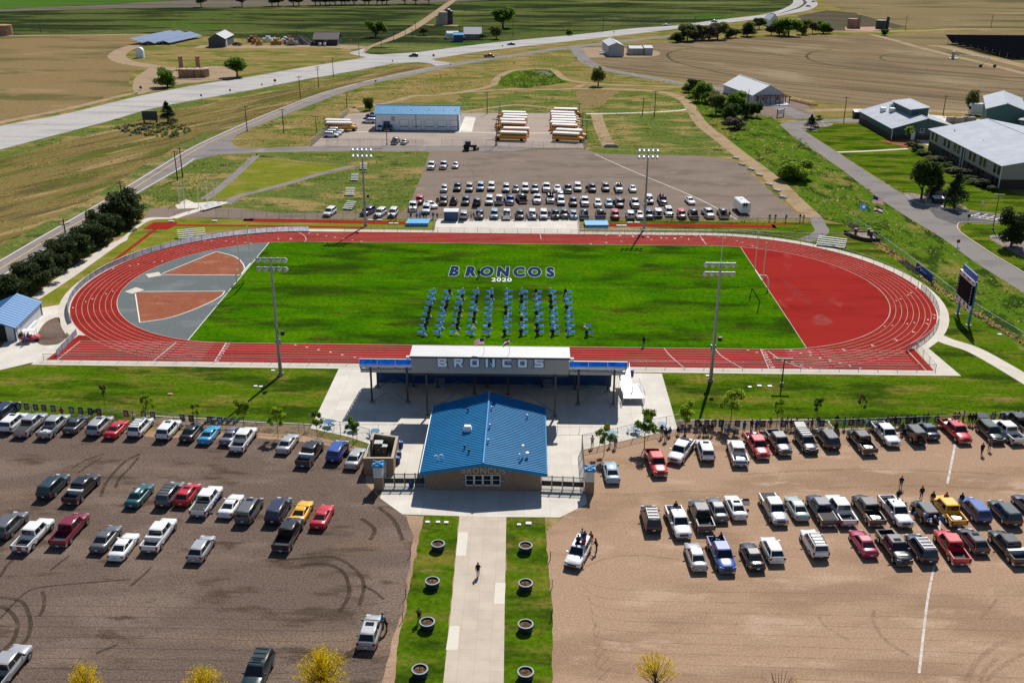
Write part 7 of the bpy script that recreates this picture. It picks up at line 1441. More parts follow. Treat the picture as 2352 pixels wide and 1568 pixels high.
row('row by left banner fence', g, [('suv', 'navy', -6, 966, 'R', 4), ('suv', 'white', 11, 993, 'R', 4, 's'), ('pickup', 'silver', 46, 1003, 'R', 4, 'c'), ('pickup', 'silver', 100, 1006, 'R', 4, 'l'), ('sedan', 'darkgrey', 157, 996, 'R', 4), ('suv', 'silver', 212, 1001, 'R', 4, 's'), ('coupe', 'red', 251, 1006, 'R', 4), ('suv', 'white', 306, 1004, 'R', 4, 'k'), ('suv', 'white', 372, 1010, 'R', 4, 's'), ('sedan', 'black', 425, 1014, 'R', 4), ('coupe', 'skyblue', 467, 1019, 'R', 4, '', ' with dark roof'), ('coupe', 'purple', 517, 1021, 'R', 5), ('pickup', 'white', 542, 1038, 'R', 5, ''), ('sedan', 'silver', 647, 1041, 'R', 7), ('pickup', 'black', 695, 1071, 'R', 8, 't', ' with tool box'), ('suv', 'blue', 764, 1061, 'R', 6), ('sedan', 'silver', 805, 1076, 'R', 6)])
row('middle row of left lot', g, [('suv', 'darkteal', 100, 1145, 'R', 5), ('pickup', 'black', 160, 1157, 'R', 6, 't', ' with white tool box'), ('sedan', 'teal', 301, 1165, 'R', 5, 'w'), ('suv', 'grey', 372, 1164, 'R', 5, 'k', ' with roof rack'), ('hatch', 'red', 415, 1161, 'R', 5, 's'), ('pickup', 'white', 454, 1186, 'R', 5, 'c', ' with blue balloons'), ('coupe', 'white', 515, 1188, 'R', 5), ('van', 'grey', 557, 1202, 'R', 5, 's'), ('suv', 'navy', 625, 1202, 'R', 5), ('coupe', 'yellow', 679, 1204, 'R', 5), ('coupe', 'red', 728, 1214, 'R', 5, '', ' with blue ribbons')])
row('third row of left lot', g, [('suv', 'grey', -2, 1238, 'R', 4), ('pickup', 'white', 45, 1268, 'R', 5, 'g', ' with red tailgate stripe'), ('pickup', 'maroon', 132, 1255, 'R', 4), ('sedan', 'grey', 222, 1268, 'R', 4), ('sedan', 'white', 264, 1287, 'R', 3), ('pickup', 'white', 342, 1268, 'R', 4, 't'), ('hatch', 'silver', 446, 1290, 'R', 4), ('pickup', 'black', 644, 1266, 'R', 5, '', ' with dark teal hood')])
car('pickup', 'silver', -24, 1592, 'R', 4, 'silver pickup cut off at the lower left corner', g); car('suv', 'darkteal', 572, 1592, 'F', 4, 'dark teal SUV facing the camera at the bottom edge', g, ex='sk'); car('hatch', 'silver', 840, 1491, 'R', 3.5, 'silver crossover with its rear window open beside the walkway lawn', g, ex='s', sc_=1.05)
g = 'cars parked in the right lot'
row('row by right banner fence', g, [('sedan', 'lightblue', 1409, 1109, 'R', -3, 'w', ' with blue streamers'), ('pickup', 'red', 1518, 1094, 'F', -5, '', ' facing camera'), ('pickup', 'white', 1547, 1063, 'F', 26, 'l', ' parked askew'), ('suv', 'white', 1626, 1059, 'R', 0, 's'), ('pickup', 'white', 1702, 1070, 'R', 1, 'lb', ' with blue tailgate sign'), ('pickup', 'red', 1754, 1053, 'F', -5, 'l', ' facing camera'), ('pickup', 'grey', 1805, 1045, 'F', -6, '', ' facing camera'), ('suv', 'darkgrey', 1866, 1041, 'F', -6, 'kO', ' with raised hatch'), ('suv', 'black', 1915, 1031, 'R', -5, 'd', ' with open door'), ('pickup', 'black', 1999, 1043, 'R', -6, 'l'), ('pickup', 'white', 2054, 1025, 'F', -5, '', ' facing camera'), ('jeep', 'black', 2114, 1019, 'R', -5, 'p'), ('sedan', 'navy', 2146, 1009, 'R', -5), ('pickup', 'red', 2219, 1018, 'F', -6, 'l', ' facing camera'), ('suv', 'green', 2296, 1018, 'F', -5, 'O', ' with raised hatch'), ('pickup', 'white', 2341, 1019, 'R', -8), ('pickup', 'black', 2368, 998, 'R', -8)])
row('middle row of right lot', g, [('suv', 'black', 1502, 1222, 'R', -2, 'k', ' with roof rails'), ('pickup', 'white', 1571, 1237, 'F', -5, '', ' facing camera'), ('pickup', 'darkgrey', 1623, 1221, 'R', -4), ('sedan', 'grey', 1658, 1198, 'R', -4), ('sedan', 'white', 1701, 1193, 'R', -4, 'sd', ' with open door'), ('pickup', 'silver', 1794, 1206, 'F', -4, 'cm', ' facing camera'), ('sedan', 'paleteal', 1844, 1195, 'R', -4), ('pickup', 'navy', 1906, 1208, 'R', -5, 'c', ' with covered bed'), ('pickup', 'white', 1951, 1208, 'R', -5), ('pickup', 'black', 2016, 1208, 'R', -5, 'l'), ('pickup', 'white', 2081, 1211, 'F', -5, '', ' facing camera'), ('jeep', 'black', 2141, 1206, 'R', -4, 'p', ' with balloons'), ('pickup', 'yellow', 2203, 1209, 'R', -4, 'l'), ('suv', 'blue', 2260, 1201, 'R', -4), ('suv', 'darkteal', 2331, 1208, 'R', -5), ('sedan', 'navy', 2385, 1190, 'R', -5)])
row('front row of right lot', g, [('suv', 'white', 1313, 1304, 'F', 19, 's', ' turned askew'), ('sedan', 'silver', 1608, 1311, 'R', -3), ('pickup', 'blue', 1672, 1316, 'F', -4, '', ' facing camera'), ('sedan', 'black', 1741, 1310, 'R', -4), ('hatch', 'white', 1786, 1293, 'R', -3), ('suv', 'white', 1886, 1282, 'R', -4, 'k'), ('sedan', 'magenta', 2001, 1279, 'R', -4), ('pickup', 'black', 2079, 1299, 'F', -4.5, 'sm', ' facing camera'), ('suv', 'navy', 2136, 1293, 'R', -4, 'k'), ('pickup', 'red', 2209, 1297, 'R', -1), ('hatch', 'darkgrey', 2256, 1272, 'R', -4, 's'), ('pickup', 'black', 2348, 1298, 'R', -5, 't')])
X2 = lambda z: 941.7+z*.15135
Y2 = lambda z: 413.4+z*.15135
X3 = lambda z: 1286.2+z*.2002
Y3 = lambda z: 413.4+z*.2002
g = 'cars parked in the far gravel lot'
F2 = lambda k, c, x, y, n='F', ex='', a=0: (k, c, X2(x), Y2(y), n, a, ex)
F3 = lambda k, c, x, y, n='F', ex='', a=0: (k, c, X3(x), Y3(y), n, a, ex)
row('the back row of the far lot', g, [F2('hatch', 'silver', 508, 182), F2('suv', 'navy', 710, 167), F2('suv', 'tan', 895, 174), F2('suv', 'lightblue', 1065, 162), F2('suv', 'white', 1230, 162), F2('suv', 'silver', 1455, 182), F2('sedan', 'grey', 1605, 180), F2('suv', 'white', 1748, 182), F2('suv', 'silver', 1895, 187, 'F', 'k'), F2('pickup', 'white', 2072, 177), F2('sedan', 'white', 2240, 177), F3('pickup', 'darkgrey', 95, 148), F3('suv', 'white', 208, 128), F3('suv', 'black', 375, 136), F3('suv', 'grey', 530, 128), F3('pickup', 'white', 682, 138), F3('sedan', 'silver', 842, 138)], True)
row('the middle row of the far lot', g, [F2('pickup', 'white', 40, 472, 'F', '', -4), F2('jeep', 'red', 130, 368), F2('suv', 'white', 240, 508, 'F', 's', -3), F2('sedan', 'white', 390, 425, 'F', '', -35), F2('suv', 'brown', 500, 378, 'F', 'd'), F2('hatch', 'black', 655, 373, 'R', '', 0), F2('suv', 'navy', 835, 378), F2('suv', 'darkgrey', 1010, 383, 'R', 'O'), F2('suv', 'white', 1200, 373), F2('pickup', 'white', 1350, 368, 'R'), F2('pickup', 'blue', 1515, 373, 'F', '', 0), F2('pickup', 'black', 1725, 348, 'R', '', -12), F2('pickup', 'white', 1930, 358, 'F', 's'), F2('pickup', 'white', 2135, 348, 'F', 'm'), F2('suv', 'silver', 2285, 305), F2('suv', 'white', 2295, 378), F3('suv', 'darkgrey', 155, 298), F3('pickup', 'white', 290, 298), F3('hatch', 'white', 440, 308), F3('hatch', 'lightblue', 568, 308), F3('suv', 'darkgrey', 690, 313, 'F', 'd'), F3('pickup', 'silver', 870, 318), F3('suv', 'white', 1035, 273), F3('pickup', 'navy', 1190, 283), F3('sedan', 'white', 1520, 278, 'F', '', -6)], True)
row('the front row of the far lot', g, [('suv', 'white', 748, 497, 'F', 12), ('suv', 'navy', 832, 495, 'F', 22), ('suv', 'white', 864, 499, 'F', 14), ('suv', 'white', 898, 499, 'F', 4), F2('suv', 'silver', 810, 595, 'R', 'O'), F2('suv', 'darkgrey', 1050, 595), F2('suv', 'lightblue', 1275, 590), F2('pickup', 'white', 1465, 595, 'R'), F2('suv', 'darkgrey', 1665, 595), F2('suv', 'white', 1855, 595), F2('suv', 'white', 2030, 595), F2('suv', 'green', 2210, 590, 'F', 'd'), F2('jeep', 'darkgrey', 2345, 580), F3('hatch', 'lightblue', 160, 445), F3('pickup', 'black', 285, 448, 'R'), F3('pickup', 'black', 470, 448, 'R'), F3('jeep', 'red', 640, 452), F3('suv', 'white', 815, 450, 'R', 'd'), F3('sedan', 'white', 925, 446), F3('suv', 'navy', 1030, 446), F3('jeep', 'white', 1135, 426, 'R', 'p'), F3('suv', 'white', 1262, 416, 'F', 's'), F3('jeep', 'red', 1408, 446), F3('pickup', 'black', 1550, 446, 'R'), F3('pickup', 'silver', 1735, 438, 'F', '', -5), F3('pickup', 'black', 1890, 440, 'R')], True)
row('the three cars at the top of the far lot', g, [('pickup', 'white', 989, 389, 'F', 0), ('pickup', 'silver', 1017, 388, 'F', 0), ('sedan', 'silver', 1045, 386, 'F', 0)], True)
g = 'vehicles in the bus yard'
row('the bus yard front', g, [('suv', 'white', 870, 300, 'F', 3), ('pickup', 'black', 889, 301, 'F', 8), ('pickup', 'grey', 904, 331, 'R', 5), ('sedan', 'silver', 925, 331, 'R', 8)], True)
def yaw_car(kind, col, px, py, rz, label, g_='vehicles in the bus yard'):
    t, c, d = car(kind, col, px, py, 'F', 0, label, g_, True); t.location = at(px, py); t.rotation_euler[2] = rz; return t
for i, (k, c, px, py) in enumerate((('suv', 'white', 848, 283), ('suv', 'navy', 851, 276), ('suv', 'black', 856, 269))): yaw_car(k, c, px, py, PI/2, '%s SUV parked sideways left of the bus garage' % ('black and white', 'navy', 'black')[i])
for i, (px, py) in enumerate(((761, 315), (768, 310), (773, 305))): yaw_car('suv', 'white', px, py, -PI/2, 'white SUV parked sideways by the yard fence, %s from the front' % ORD(i))
for i, (k, c, px, py, rz) in enumerate((('suv', 'black', 950, 131, 1.75), ('pickup', 'maroon', 1124, 132, -1.45), ('sedan', 'navy', 1174, 104, 1.7), ('sedan', 'white', 1530, 59.5, -1.4), ('sedan', 'darkgrey', 1640, 51, -1.4), ('sedan', 'darkgrey', 1856, 16, .9), ('sedan', 'grey', 1868, 5, .3), ('pickup', 'black', 545, 105, 1.2), ('suv', 'white', 735, 106, .2), ('suv', 'white', 746, 106, .2))):
    yaw_car(k, c, px, py, rz, ('black SUV driving on the highway at the junction', 'maroon pickup driving on the frontage road', 'dark blue car driving on the highway', 'white car driving on the far highway', 'small dark car far along the highway', 'dark car on the highway curve', 'grey car farthest along the highway curve', 'black pickup beside the grey barn', 'left white SUV in front of the dark house', 'right white SUV in front of the dark house')[i], 'cars on the highway' if i < 7 else 'cars by the far houses')
# ---------------------------------------------------------------- school buses
M_bus = mat('bus_yellow', (0.78, 0.32, 0.003), .4, coat=.5, vary=.05); M_busroof = mat('bus_white', (.78, .78, .77), .5, vary=.03)
def bus_proto():
    out = []; bw, L = 1.22, 8.6
    def put(nm, mb, m, loc=None): me = mb.mesh(nm); me.materials.append(m); out.append((nm, me, loc))
    mb = MB(); mb.box(-bw, bw, -4.3, 4.3, .55, 2.55); put('body', mb, M_bus)
    mb = MB(); mb.hexa([(-bw, -4.32, 2.55), (bw, -4.32, 2.55), (bw, 4.34, 2.55), (-bw, 4.34, 2.55)], [(-bw+.1, -4.25, 2.82), (bw-.1, -4.25, 2.82), (bw-.1, 4.25, 2.82), (-bw+.1, 4.25, 2.82)]); mb.hexa([(-bw+.1, -4.25, 2.82), (bw-.1, -4.25, 2.82), (bw-.1, 4.25, 2.82), (-bw+.1, 4.25, 2.82)], [(-bw+.5, -4.1, 2.98), (bw-.5, -4.1, 2.98), (bw-.5, 4.1, 2.98), (-bw+.5, 4.1, 2.98)]); put('roof', mb, M_busroof)
    mb = MB(); mb.hexa([(-.95, 4.3, .6), (.95, 4.3, .6), (.85, 5.9, .6), (-.85, 5.9, .6)], [(-.95, 4.3, 1.75), (.95, 4.3, 1.75), (.78, 5.75, 1.45), (-.78, 5.75, 1.45)]); put('hood', mb, M_bus)
    mb = MB(); mb.box(-1.05, 1.05, 4.3, 4.36, 1.75, 2.5); put('windscreen', mb, M_cglass)
    mb = MB(); mb.box(-.7, .7, 5.78, 5.93, .75, 1.35); put('grille', mb, M_trim); mb = MB(); mb.box(-1.1, 1.1, 5.85, 6.05, .45, .72); put('bumper', mb, M_black)
    wmb = MB(); wmb.box(-.02, .02, -.32, .32, 0, .55); wme = wmb.mesh('window'); wme.materials.append(M_cglass)
    for s_ in (-1, 1):
        for k in range(10): out.append(('window', wme, (s_*(bw+.004), -3.75+k*.8, 1.72)))
    for z in (1.15, .85):
        for s_ in (-1, 1): mb = MB(); mb.box(s_*(bw+.02)-.02, s_*(bw+.02)+.02, -4.3, 4.3, z, z+.06); put('rub_rail', mb, M_black)
    wm = MB(); wm.tube([(-.14, 0, 0), (.14, 0, 0)], .48, 14); wm2 = wm.mesh('wheel'); wm2.materials.append(M_tyre)
    for y in (-2.6, 5.0):
        for s_ in (-1, 1): out.append(('wheel', wm2, (s_*1.08, y, .48)))
    for s_ in (-1, 1): mb = MB(); mb.box(s_*.8-.14, s_*.8+.14, 5.85, 5.95, 1.0, 1.3); put('headlight', mb, M_hl)
    return out
BUS = bus_proto()
def bus(px, py, rz, label):
    t = empty('school_bus', at(px, py)+Vector((random.uniform(-.9, .9), 0, 0)), rz+random.uniform(-.07, .07), label=label, cat='bus', group='school buses')
    for nm, me, loc in BUS: link(nm, me, t, loc)
for i, (px, py) in enumerate(((1184, 323), (1184, 313), (1184, 300), (1182, 293), (1180, 287), (1178, 281), (1178, 275))): bus(px, py, PI/2-.12, 'yellow school bus facing left, %s from the front of the left bus row' % ORD(i))
for i, (px, py) in enumerate(((1304, 325), (1306, 317), (1300, 305), (1298, 299), (1296, 293), (1294, 287), (1293, 281), (1292, 275), (1293, 267))): bus(px, py, -PI/2-.16, 'yellow school bus facing right, %s from the front of the right bus row' % ORD(i))
for i, (px, py) in enumerate(((775, 300), (779, 294))): bus(px, py, -PI/2-.05, 'yellow school bus at the left yard fence, the %s one' % ('near', 'far')[i])
# ---------------------------------------------------------------- trailer, tractor, golf cart
t = empty('horse_trailer', at(1712, 494), R(6), label='white box trailer with two people on its roof at the right of the far lot', cat='trailer')
mb = MB(); mb.hexa([(-1.2, 0, .5), (1.2, 0, .5), (1.2, 6.5, .5), (-1.2, 6.5, .5)], [(-1.2, 0, 2.7), (1.2, 0, 2.7), (1.2, 6.5, 2.7), (-1.2, 6.5, 2.7)]); mb.build('box', paint('white'), t)
mb = MB(); mb.hexa([(-1.2, 0, 2.7), (1.2, 0, 2.7), (1.2, 6.5, 2.7), (-1.2, 6.5, 2.7)], [(-1.0, .1, 2.9), (1.0, .1, 2.9), (1.0, 6.3, 2.9), (-1.0, 6.3, 2.9)]); mb.build('roof', paint('white'), t)
for y in (2.4, 3.4):
    for x in (-1.15, 1.15): mb = MB(); mb.tube([(x-.12, y, .4), (x+.12, y, .4)], .4, 12); mb.build('wheel', M_tyre, t)
mb = MB(); mb.box(-.9, .9, -.03, .0, .7, 2.4); mb.build('rear_door', M_white, t); mb = MB(); mb.box(-.3, .3, 4.0, 4.6, 2.9, 3.05); mb.build('roof_vent', M_steel, t)
t = empty('tractor', at(1077, 345), -PI/2+.15, label='dark tractor with blue cab driving along the access road', cat='tractor')
for nm, bx_, m in (('hood', (-.4, .4, .5, 2.4, .9, 1.6), M_black), ('cab', (-.8, .8, -1.2, .5, 1.0, 2.7), M_cglass), ('cab_roof', (-.9, .9, -1.3, .6, 2.7, 2.85), M_bluedark), ('loader', (-.9, .9, 2.6, 3.1, .3, .9), M_black)): mb = MB(); mb.box(*bx_); mb.build(nm, m, t)
for x, y, r in ((-1, -.8, .85), (1, -.8, .85), (-.9, 1.8, .5), (.9, 1.8, .5)): mb = MB(); mb.tube([(x-.22, y, r), (x+.22, y, r)], r, 14); mb.build('wheel', M_tyre, t)
t = empty('golf_cart', at(72, 782), -PI/2+.2, label='red golf cart with white canopy beside the equipment shed', cat='golf cart')
mb = MB(); mb.box(-.6, .6, -1.2, 1.2, .35, .75); mb.hexa([(-.6, .9, .75), (.6, .9, .75), (.55, 1.5, .5), (-.55, 1.5, .5)], [(-.6, .9, 1.0), (.6, .9, 1.0), (.55, 1.35, .8), (-.55, 1.35, .8)]); mb.build('body', paint('red'), t)
mb = MB(); mb.box(-.55, .55, -.4, .1, .75, .9); mb.box(-.55, .55, -.45, -.35, .9, 1.3); mb.build('seat', M_black, t); mb = MB(); mb.box(-.65, .65, -1.1, .9, 1.85, 1.92); mb.build('canopy', M_white, t)
for x in (-.6, .6):
    for y in (-1.05, .85): mb = MB(); mb.tube([(x, y, .7), (x, y, 1.86)], .03, 5); mb.build('canopy_post', M_dsteel, t)
    for y in (-.85, .95): mb = MB(); mb.tube([(x-.1, y, .25), (x+.1, y, .25)], .25, 12); mb.build('wheel', M_tyre, t)
# balloons tied to two vehicles
bl = MB(); bl.tube([(0, 0, -.17), (0, 0, -.12), (0, 0, 0), (0, 0, .11), (0, 0, .16), (0, 0, .18)], [.02, .10, .155, .12, .06, .005], 12); blm = bl.mesh('balloon'); blm.materials.append(None)
for i, (px, py, h_, c) in enumerate(((466, 1132, 1.5, 'b'), (455, 1146, 1.2, 'b'), (497, 1146, 1.3, 'b'), (493, 1153, 1.0, 'b'), (469, 1170, 1.0, 'w'), (475, 1173, .9, 'b'), (452, 1146, 1.2, 'b'), (2102, 1178, 2.0, 'b'), (2124, 1180, 2.0, 'w'), (2130, 1183, 2.0, 'b'), (2133, 1193, 1.9, 'b'), (2138, 1198, 1.9, 'w'), (2148, 1186, 2.0, 'w'), (2157, 1190, 2.0, 'b'), (2166, 1185, 1.2, 'w'), (2165, 1193, .9, 'b'), (2165, 1197, .7, 'b'), (2138, 1192, 1.2, 'w'), (2131, 1195, 1.0, 'w'))):
    o = link('balloon', blm, None, at(px, py, h_), label='%s balloon tied to the %s, %s of its bunch' % ('blue' if c == 'b' else 'white', 'white pickup in the left lot' if i < 7 else 'black off-roader in the right lot', ORD(i if i < 7 else i-7)), cat='balloon', group='balloons'); slots(o, [M_royal if c == 'b' else M_white])
# ================================================================== people
SKIN = [mat('skin_%d' % i, c, .6, vary=.05) for i, c in enumerate(((.48, .27, .18), (.38, .20, .12), (.25, .13, .08)))]
HAIR = [mat('hair_%d' % i, c, .7, vary=.1) for i, c in enumerate(((.012, .009, .008), (.035, .02, .012), (.20, .12, .05)))]
CLOTH = {n: mat('cloth_'+n, c, .85, vary=.1) for n, c in dict(black=(.010, .010, .012), white=(.68, .69, .72), navy=(.012, .018, .06), grey=(.14, .14, .15), red=(.34, .02, .03), royal=(.015, .06, .36), sky=(.10, .38, .66), maroon=(.12, .012, .03), lilac=(.42, .30, .50), gold=(.55, .28, .02), denim=(.05, .08, .16), khaki=(.28, .22, .14), pink=(.50, .20, .30), teal=(.05, .32, .40), gown=(.26, .62, .94), plaid=(.10, .02, .02)).items()}
def pose(kind):
    """joint positions and radii; figure faces +y"""
    Bn = []
    def b(A, B, r0, r1, m): Bn.append((Vector(A), Vector(B), r0, r1, m))
    lift = 0.0; sit = 'sit' in kind; hz_ = .50 if sit else .92; lean = .16 if kind == 'lean' else 0
    ch = (0, lean*.7, hz_+.33); nk = (0, lean, hz_+.52); hd = (0, lean+.03, hz_+.69)
    for s in (-1, 1): b((s*.075, 0, hz_), (s*.085, lean*.7, hz_+.34), .125, .125, 2)
    b((0, 0, hz_-.02), (0, 0, hz_+.12), .15, .15, 3); b((-.15, lean*.95, hz_+.47), (.15, lean*.95, hz_+.47), .075, .075, 2); b((0, lean*.9, hz_+.42), nk, .09, .055, 2); b(nk, (0, lean+.02, hz_+.62), .052, .052, 0)
    b((0, lean+.02, hz_+.63), (0, lean+.02, hz_+.74), .078, .092, 0); b((0, lean+.10, hz_+.67), (0, lean+.125, hz_+.655), .02, .016, 0)
    for s in (-1, 1): b((s*.095, lean+.01, hz_+.68), (s*.10, lean+.01, hz_+.66), .02, .018, 0)
    b((0, lean-.015, hz_+.70), (0, lean, hz_+.775), .098, .092, 1); b((0, lean-.05, hz_+.60), (0, lean-.04, hz_+.72), .07, .085, 1)
    arms = dict(stand=((.26, .0, .22), (.27, .08, -.02)), walk=None, phone=((.27, .10, .20), (.12, .26, .55)), lean=((.25, .32, .20), (.20, .58, .22)), sit=((.25, .06, .20), (.16, .30, .12)), gown_sit=((.27, .06, .20), (.14, .30, .12)), akimbo=((.34, -.06, .25), (.20, .06, .10)))[kind]
    H = []
    for s in (-1, 1):
        if kind == 'walk': el, wr = (.25, .10*s, .22), (.25, .26*s, .02)
        else: el, wr = arms
        S_ = Vector((s*.185, lean*.95, hz_+.46)); E_ = Vector((s*el[0], el[1], hz_+el[2])); W_ = Vector((s*wr[0], wr[1], hz_+wr[2])); wide = 1.5 if 'gown' in kind else 1
        b(S_, E_, .058, .048*wide, 2); b(E_, lerp(E_, W_, .45), .046*wide, .042*wide, 2); b(lerp(E_, W_, .45), W_, .040, .030, 2 if 'gown' in kind else 0); d = (W_-E_).normalized(); P_ = W_+d*.09; b(W_, P_, .032, .038, 0); H.append((P_, d, s))
        if sit: K_, A_, T_ = (s*.12, .44, .50), (s*.12, .46, .10), (s*.13, .64, .05)
        elif kind == 'walk': K_, A_, T_ = (s*.09, .14 if s > 0 else -.02, .50), (s*.09, .20 if s > 0 else -.30, .09 if s > 0 else .16), (s*.10, .38 if s > 0 else -.16, .045 if s > 0 else .06)
        else: K_, A_, T_ = (s*.10, .02, .50), (s*.11, -.02, .09), (s*.13, .15, .045)
        b((s*.09, 0, hz_-.02), K_, .095, .065, 3); b(K_, lerp(Vector(K_), Vector(A_), .35), .062, .062, 3); b(lerp(Vector(K_), Vector(A_), .35), A_, .060, .042, 3); b(A_, T_, .045, .045, 4)
        if 'gown' in kind: b((s*.09, .05, hz_+.02), (s*.14, .46, .50), .13, .12, 2); b((s*.14, .46, .50), (s*.14, .48, .24), .12, .13, 2)
    if 'gown' in kind: b((-.12, .42, .46), (.12, .42, .46), .11, .11, 2); b((-.12, .46, .30), (.12, .46, .30), .09, .09, 2)
    return Bn, H
def ball(mb, c, r, n=8):
    c = Vector(c); mb.tube([c+Vector((0, 0, r*z)) for z in (-.98, -.7, 0, .7, .98)], [r*.2, r*.71, r, r*.71, r*.2], n)
BODY = {}
def body_mesh(kind):
    if kind in BODY: return BODY[kind]
    Bn, H = pose(kind); mb = MB()
    for A, B, r0, r1, m in Bn: mb.tube([A, lerp(A, B, .5), B], [r0, (r0+r1)/2, r1], 10); ball(mb, A, r0*1.0); ball(mb, B, r1*1.0)
    me = mb.mesh('body'); o = bpy.data.objects.new('body', me); COL.objects.link(o)
    m = o.modifiers.new('r', 'REMESH'); m.mode = 'VOXEL'; m.voxel_size = .022; m2 = o.modifiers.new('s', 'SMOOTH'); m2.iterations = 4; m2.factor = .5; m3 = o.modifiers.new('d', 'DECIMATE'); m3.ratio = .16
    dg = bpy.context.evaluated_depsgraph_get(); out = bpy.data.meshes.new_from_object(o.evaluated_get(dg)); bpy.data.objects.remove(o)
    V = [tuple(v.co) for v in out.vertices]; F = [tuple(p.vertices) for p in out.polygons]; mi = []
    for f in F:
        c = sum((Vector(V[i]) for i in f), Vector())/len(f); best = (9, 0)
        for A, B, r0, r1, m in Bn:
            d = B-A; t = max(0, min(1, (c-A).dot(d)/max(d.length_squared, 1e-9))); q = (c-(A+d*t)).length-lerp(r0, r1, t)
            if q < best[0]: best = (q, m)
        mi.append(best[1])
    mb = MB(); mb.v = V; mb.f = F; mb.m = mi; mb.sm = [True]*len(F)
    for P_, d, s in H:       # five fingers, the thumb from the side of the palm
        side = Vector((1, 0, 0)) if abs(d.x) < .8 else Vector((0, 1, 0)); bend = Vector((-s*.3, .25, -.1))
        for k, ln_ in enumerate((.075, .085, .08, .06)): r0_ = P_+side*((k-1.5)*.019)-d*.02; mb.tube([r0_, r0_+d*ln_*.55, r0_+d*ln_*.95+bend*.03], [.010, .009, .007], 5, 0)
        r0_ = P_-d*.05+Vector((0, .03, 0)); mb.tube([r0_, r0_+Vector((0, .03, 0))+d*.03, r0_+Vector((0, .035, 0))+d*.06], [.012, .010, .008], 5, 0)
    fm = mb.mesh('person_'+kind)
    for _ in range(5): fm.materials.append(None)
    bpy.data.meshes.remove(out); BODY[kind] = fm; return fm
PR = random.Random(21)
def person(kind, loc, rz, top, bot, label, group, sc_=1.0, hair=None):
    o = link('person', body_mesh(kind), None, loc, rz, label=label, cat='person', group=group); o.scale = (sc_,)*3
    slots(o, [PR.choice(SKIN), HAIR[hair] if hair is not None else PR.choice(HAIR[:2]), CLOTH[top], CLOTH[bot], CLOTH['black']]); return o
TOPS = ['black', 'white', 'navy', 'grey', 'red', 'royal', 'black', 'maroon', 'lilac', 'white', 'navy', 'gold', 'plaid', 'teal']; BOTS = ['denim', 'black', 'navy', 'khaki', 'denim', 'grey', 'black']
def crowd(where, group, pts, kinds=('stand', 'lean', 'phone', 'akimbo'), rz=0.0, h=0.0):
    for i, e in enumerate(pts):
        px, py = e[:2]; top = e[2] if len(e) > 2 else PR.choice(TOPS); kd = e[3] if len(e) > 3 else PR.choice(kinds); hh = e[4] if len(e) > 4 else h; ro = e[5] if len(e) > 5 else rz+PR.uniform(-.5, .5)
        dz = {'sit': -.42}.get(kd, 0) if hh > .3 else 0
        P = at(px, py, hh); P.z = hh+dz
        act = dict(stand='standing', walk='walking', phone='raising a phone', lean='leaning forward', sit='sitting', akimbo='with hands on hips')[kd]
        person(kd, P, ro, top, PR.choice(BOTS), 'person in %s %s %s, %s from left' % (top, act, where, ORD(i)), group, PR.uniform(.96, 1.06))
crowd('by the right banner fence', 'spectators at the right fence', [(1360, 1028, 'white'), (1401, 1024, 'black'), (1413, 1028, 'grey'), (1520, 1004, 'black'), (1529, 1011, 'black', 'stand'), (1538, 1001, 'royal', 'sit'), (1557, 998, 'navy', 'sit'), (1573, 998, 'royal', 'sit'), (1608, 997, 'black'), (1618, 998, 'grey'), (1626, 997, 'plaid'), (1636, 999, 'black'), (1657, 996, 'navy'), (1665, 999, 'white'), (1672, 998, 'grey'), (1686, 1000, 'white'), (1708, 994, 'royal'), (1725, 990, 'black'), (1736, 991, 'royal'), (1743, 988, 'grey'), (1768, 986, 'maroon'), (1794, 984, 'white'), (1806, 985, 'lilac'), (1816, 988, 'black'), (1828, 984, 'red'), (1854, 985, 'white'), (1864, 986, 'black'), (1878, 982, 'navy'), (1919, 996, 'black'), (1921, 977, 'black', 'stand'), (1938, 984, 'teal', 'stand'), (1958, 983, 'black'), (1968, 984, 'navy'), (1990, 986, 'white'), (1996, 988, 'grey'), (2014, 1002, 'lilac')])
crowd('at right end of banner fence', 'spectators at the right fence', [(2036, 981, 'royal'), (2046, 979, 'red'), (2054, 981, 'black'), (2066, 975, 'gold'), (2070, 996, 'plaid'), (2081, 979, 'black'), (2090, 976, 'navy'), (2098, 978, 'black'), (2120, 976, 'navy'), (2128, 975, 'black'), (2151, 977, 'plaid'), (2190, 972, 'red'), (2199, 971, 'navy'), (2211, 970, 'lilac'), (2224, 974, 'black'), (2231, 976, 'black'), (2239, 974, 'maroon'), (2276, 973, 'grey'), (2281, 970, 'red'), (2334, 968, 'black')])
crowd('on the tan gravel lot', 'people walking in the right lot', [(1370, 1268, 'black', 'lean', 0, 1.2), (2068, 1121, 'black', 'walk', 0, 2.6), (2061, 1152, 'black', 'stand'), (2115, 1145, 'black', 'stand'), (2206, 1160, 'navy', 'stand'), (2254, 1044, 'black', 'walk', 0, 2.9), (2271, 1034, 'grey', 'walk', 0, 2.6), (2170, 1160, 'red', 'stand'), (2140, 1158, 'black', 'stand')])
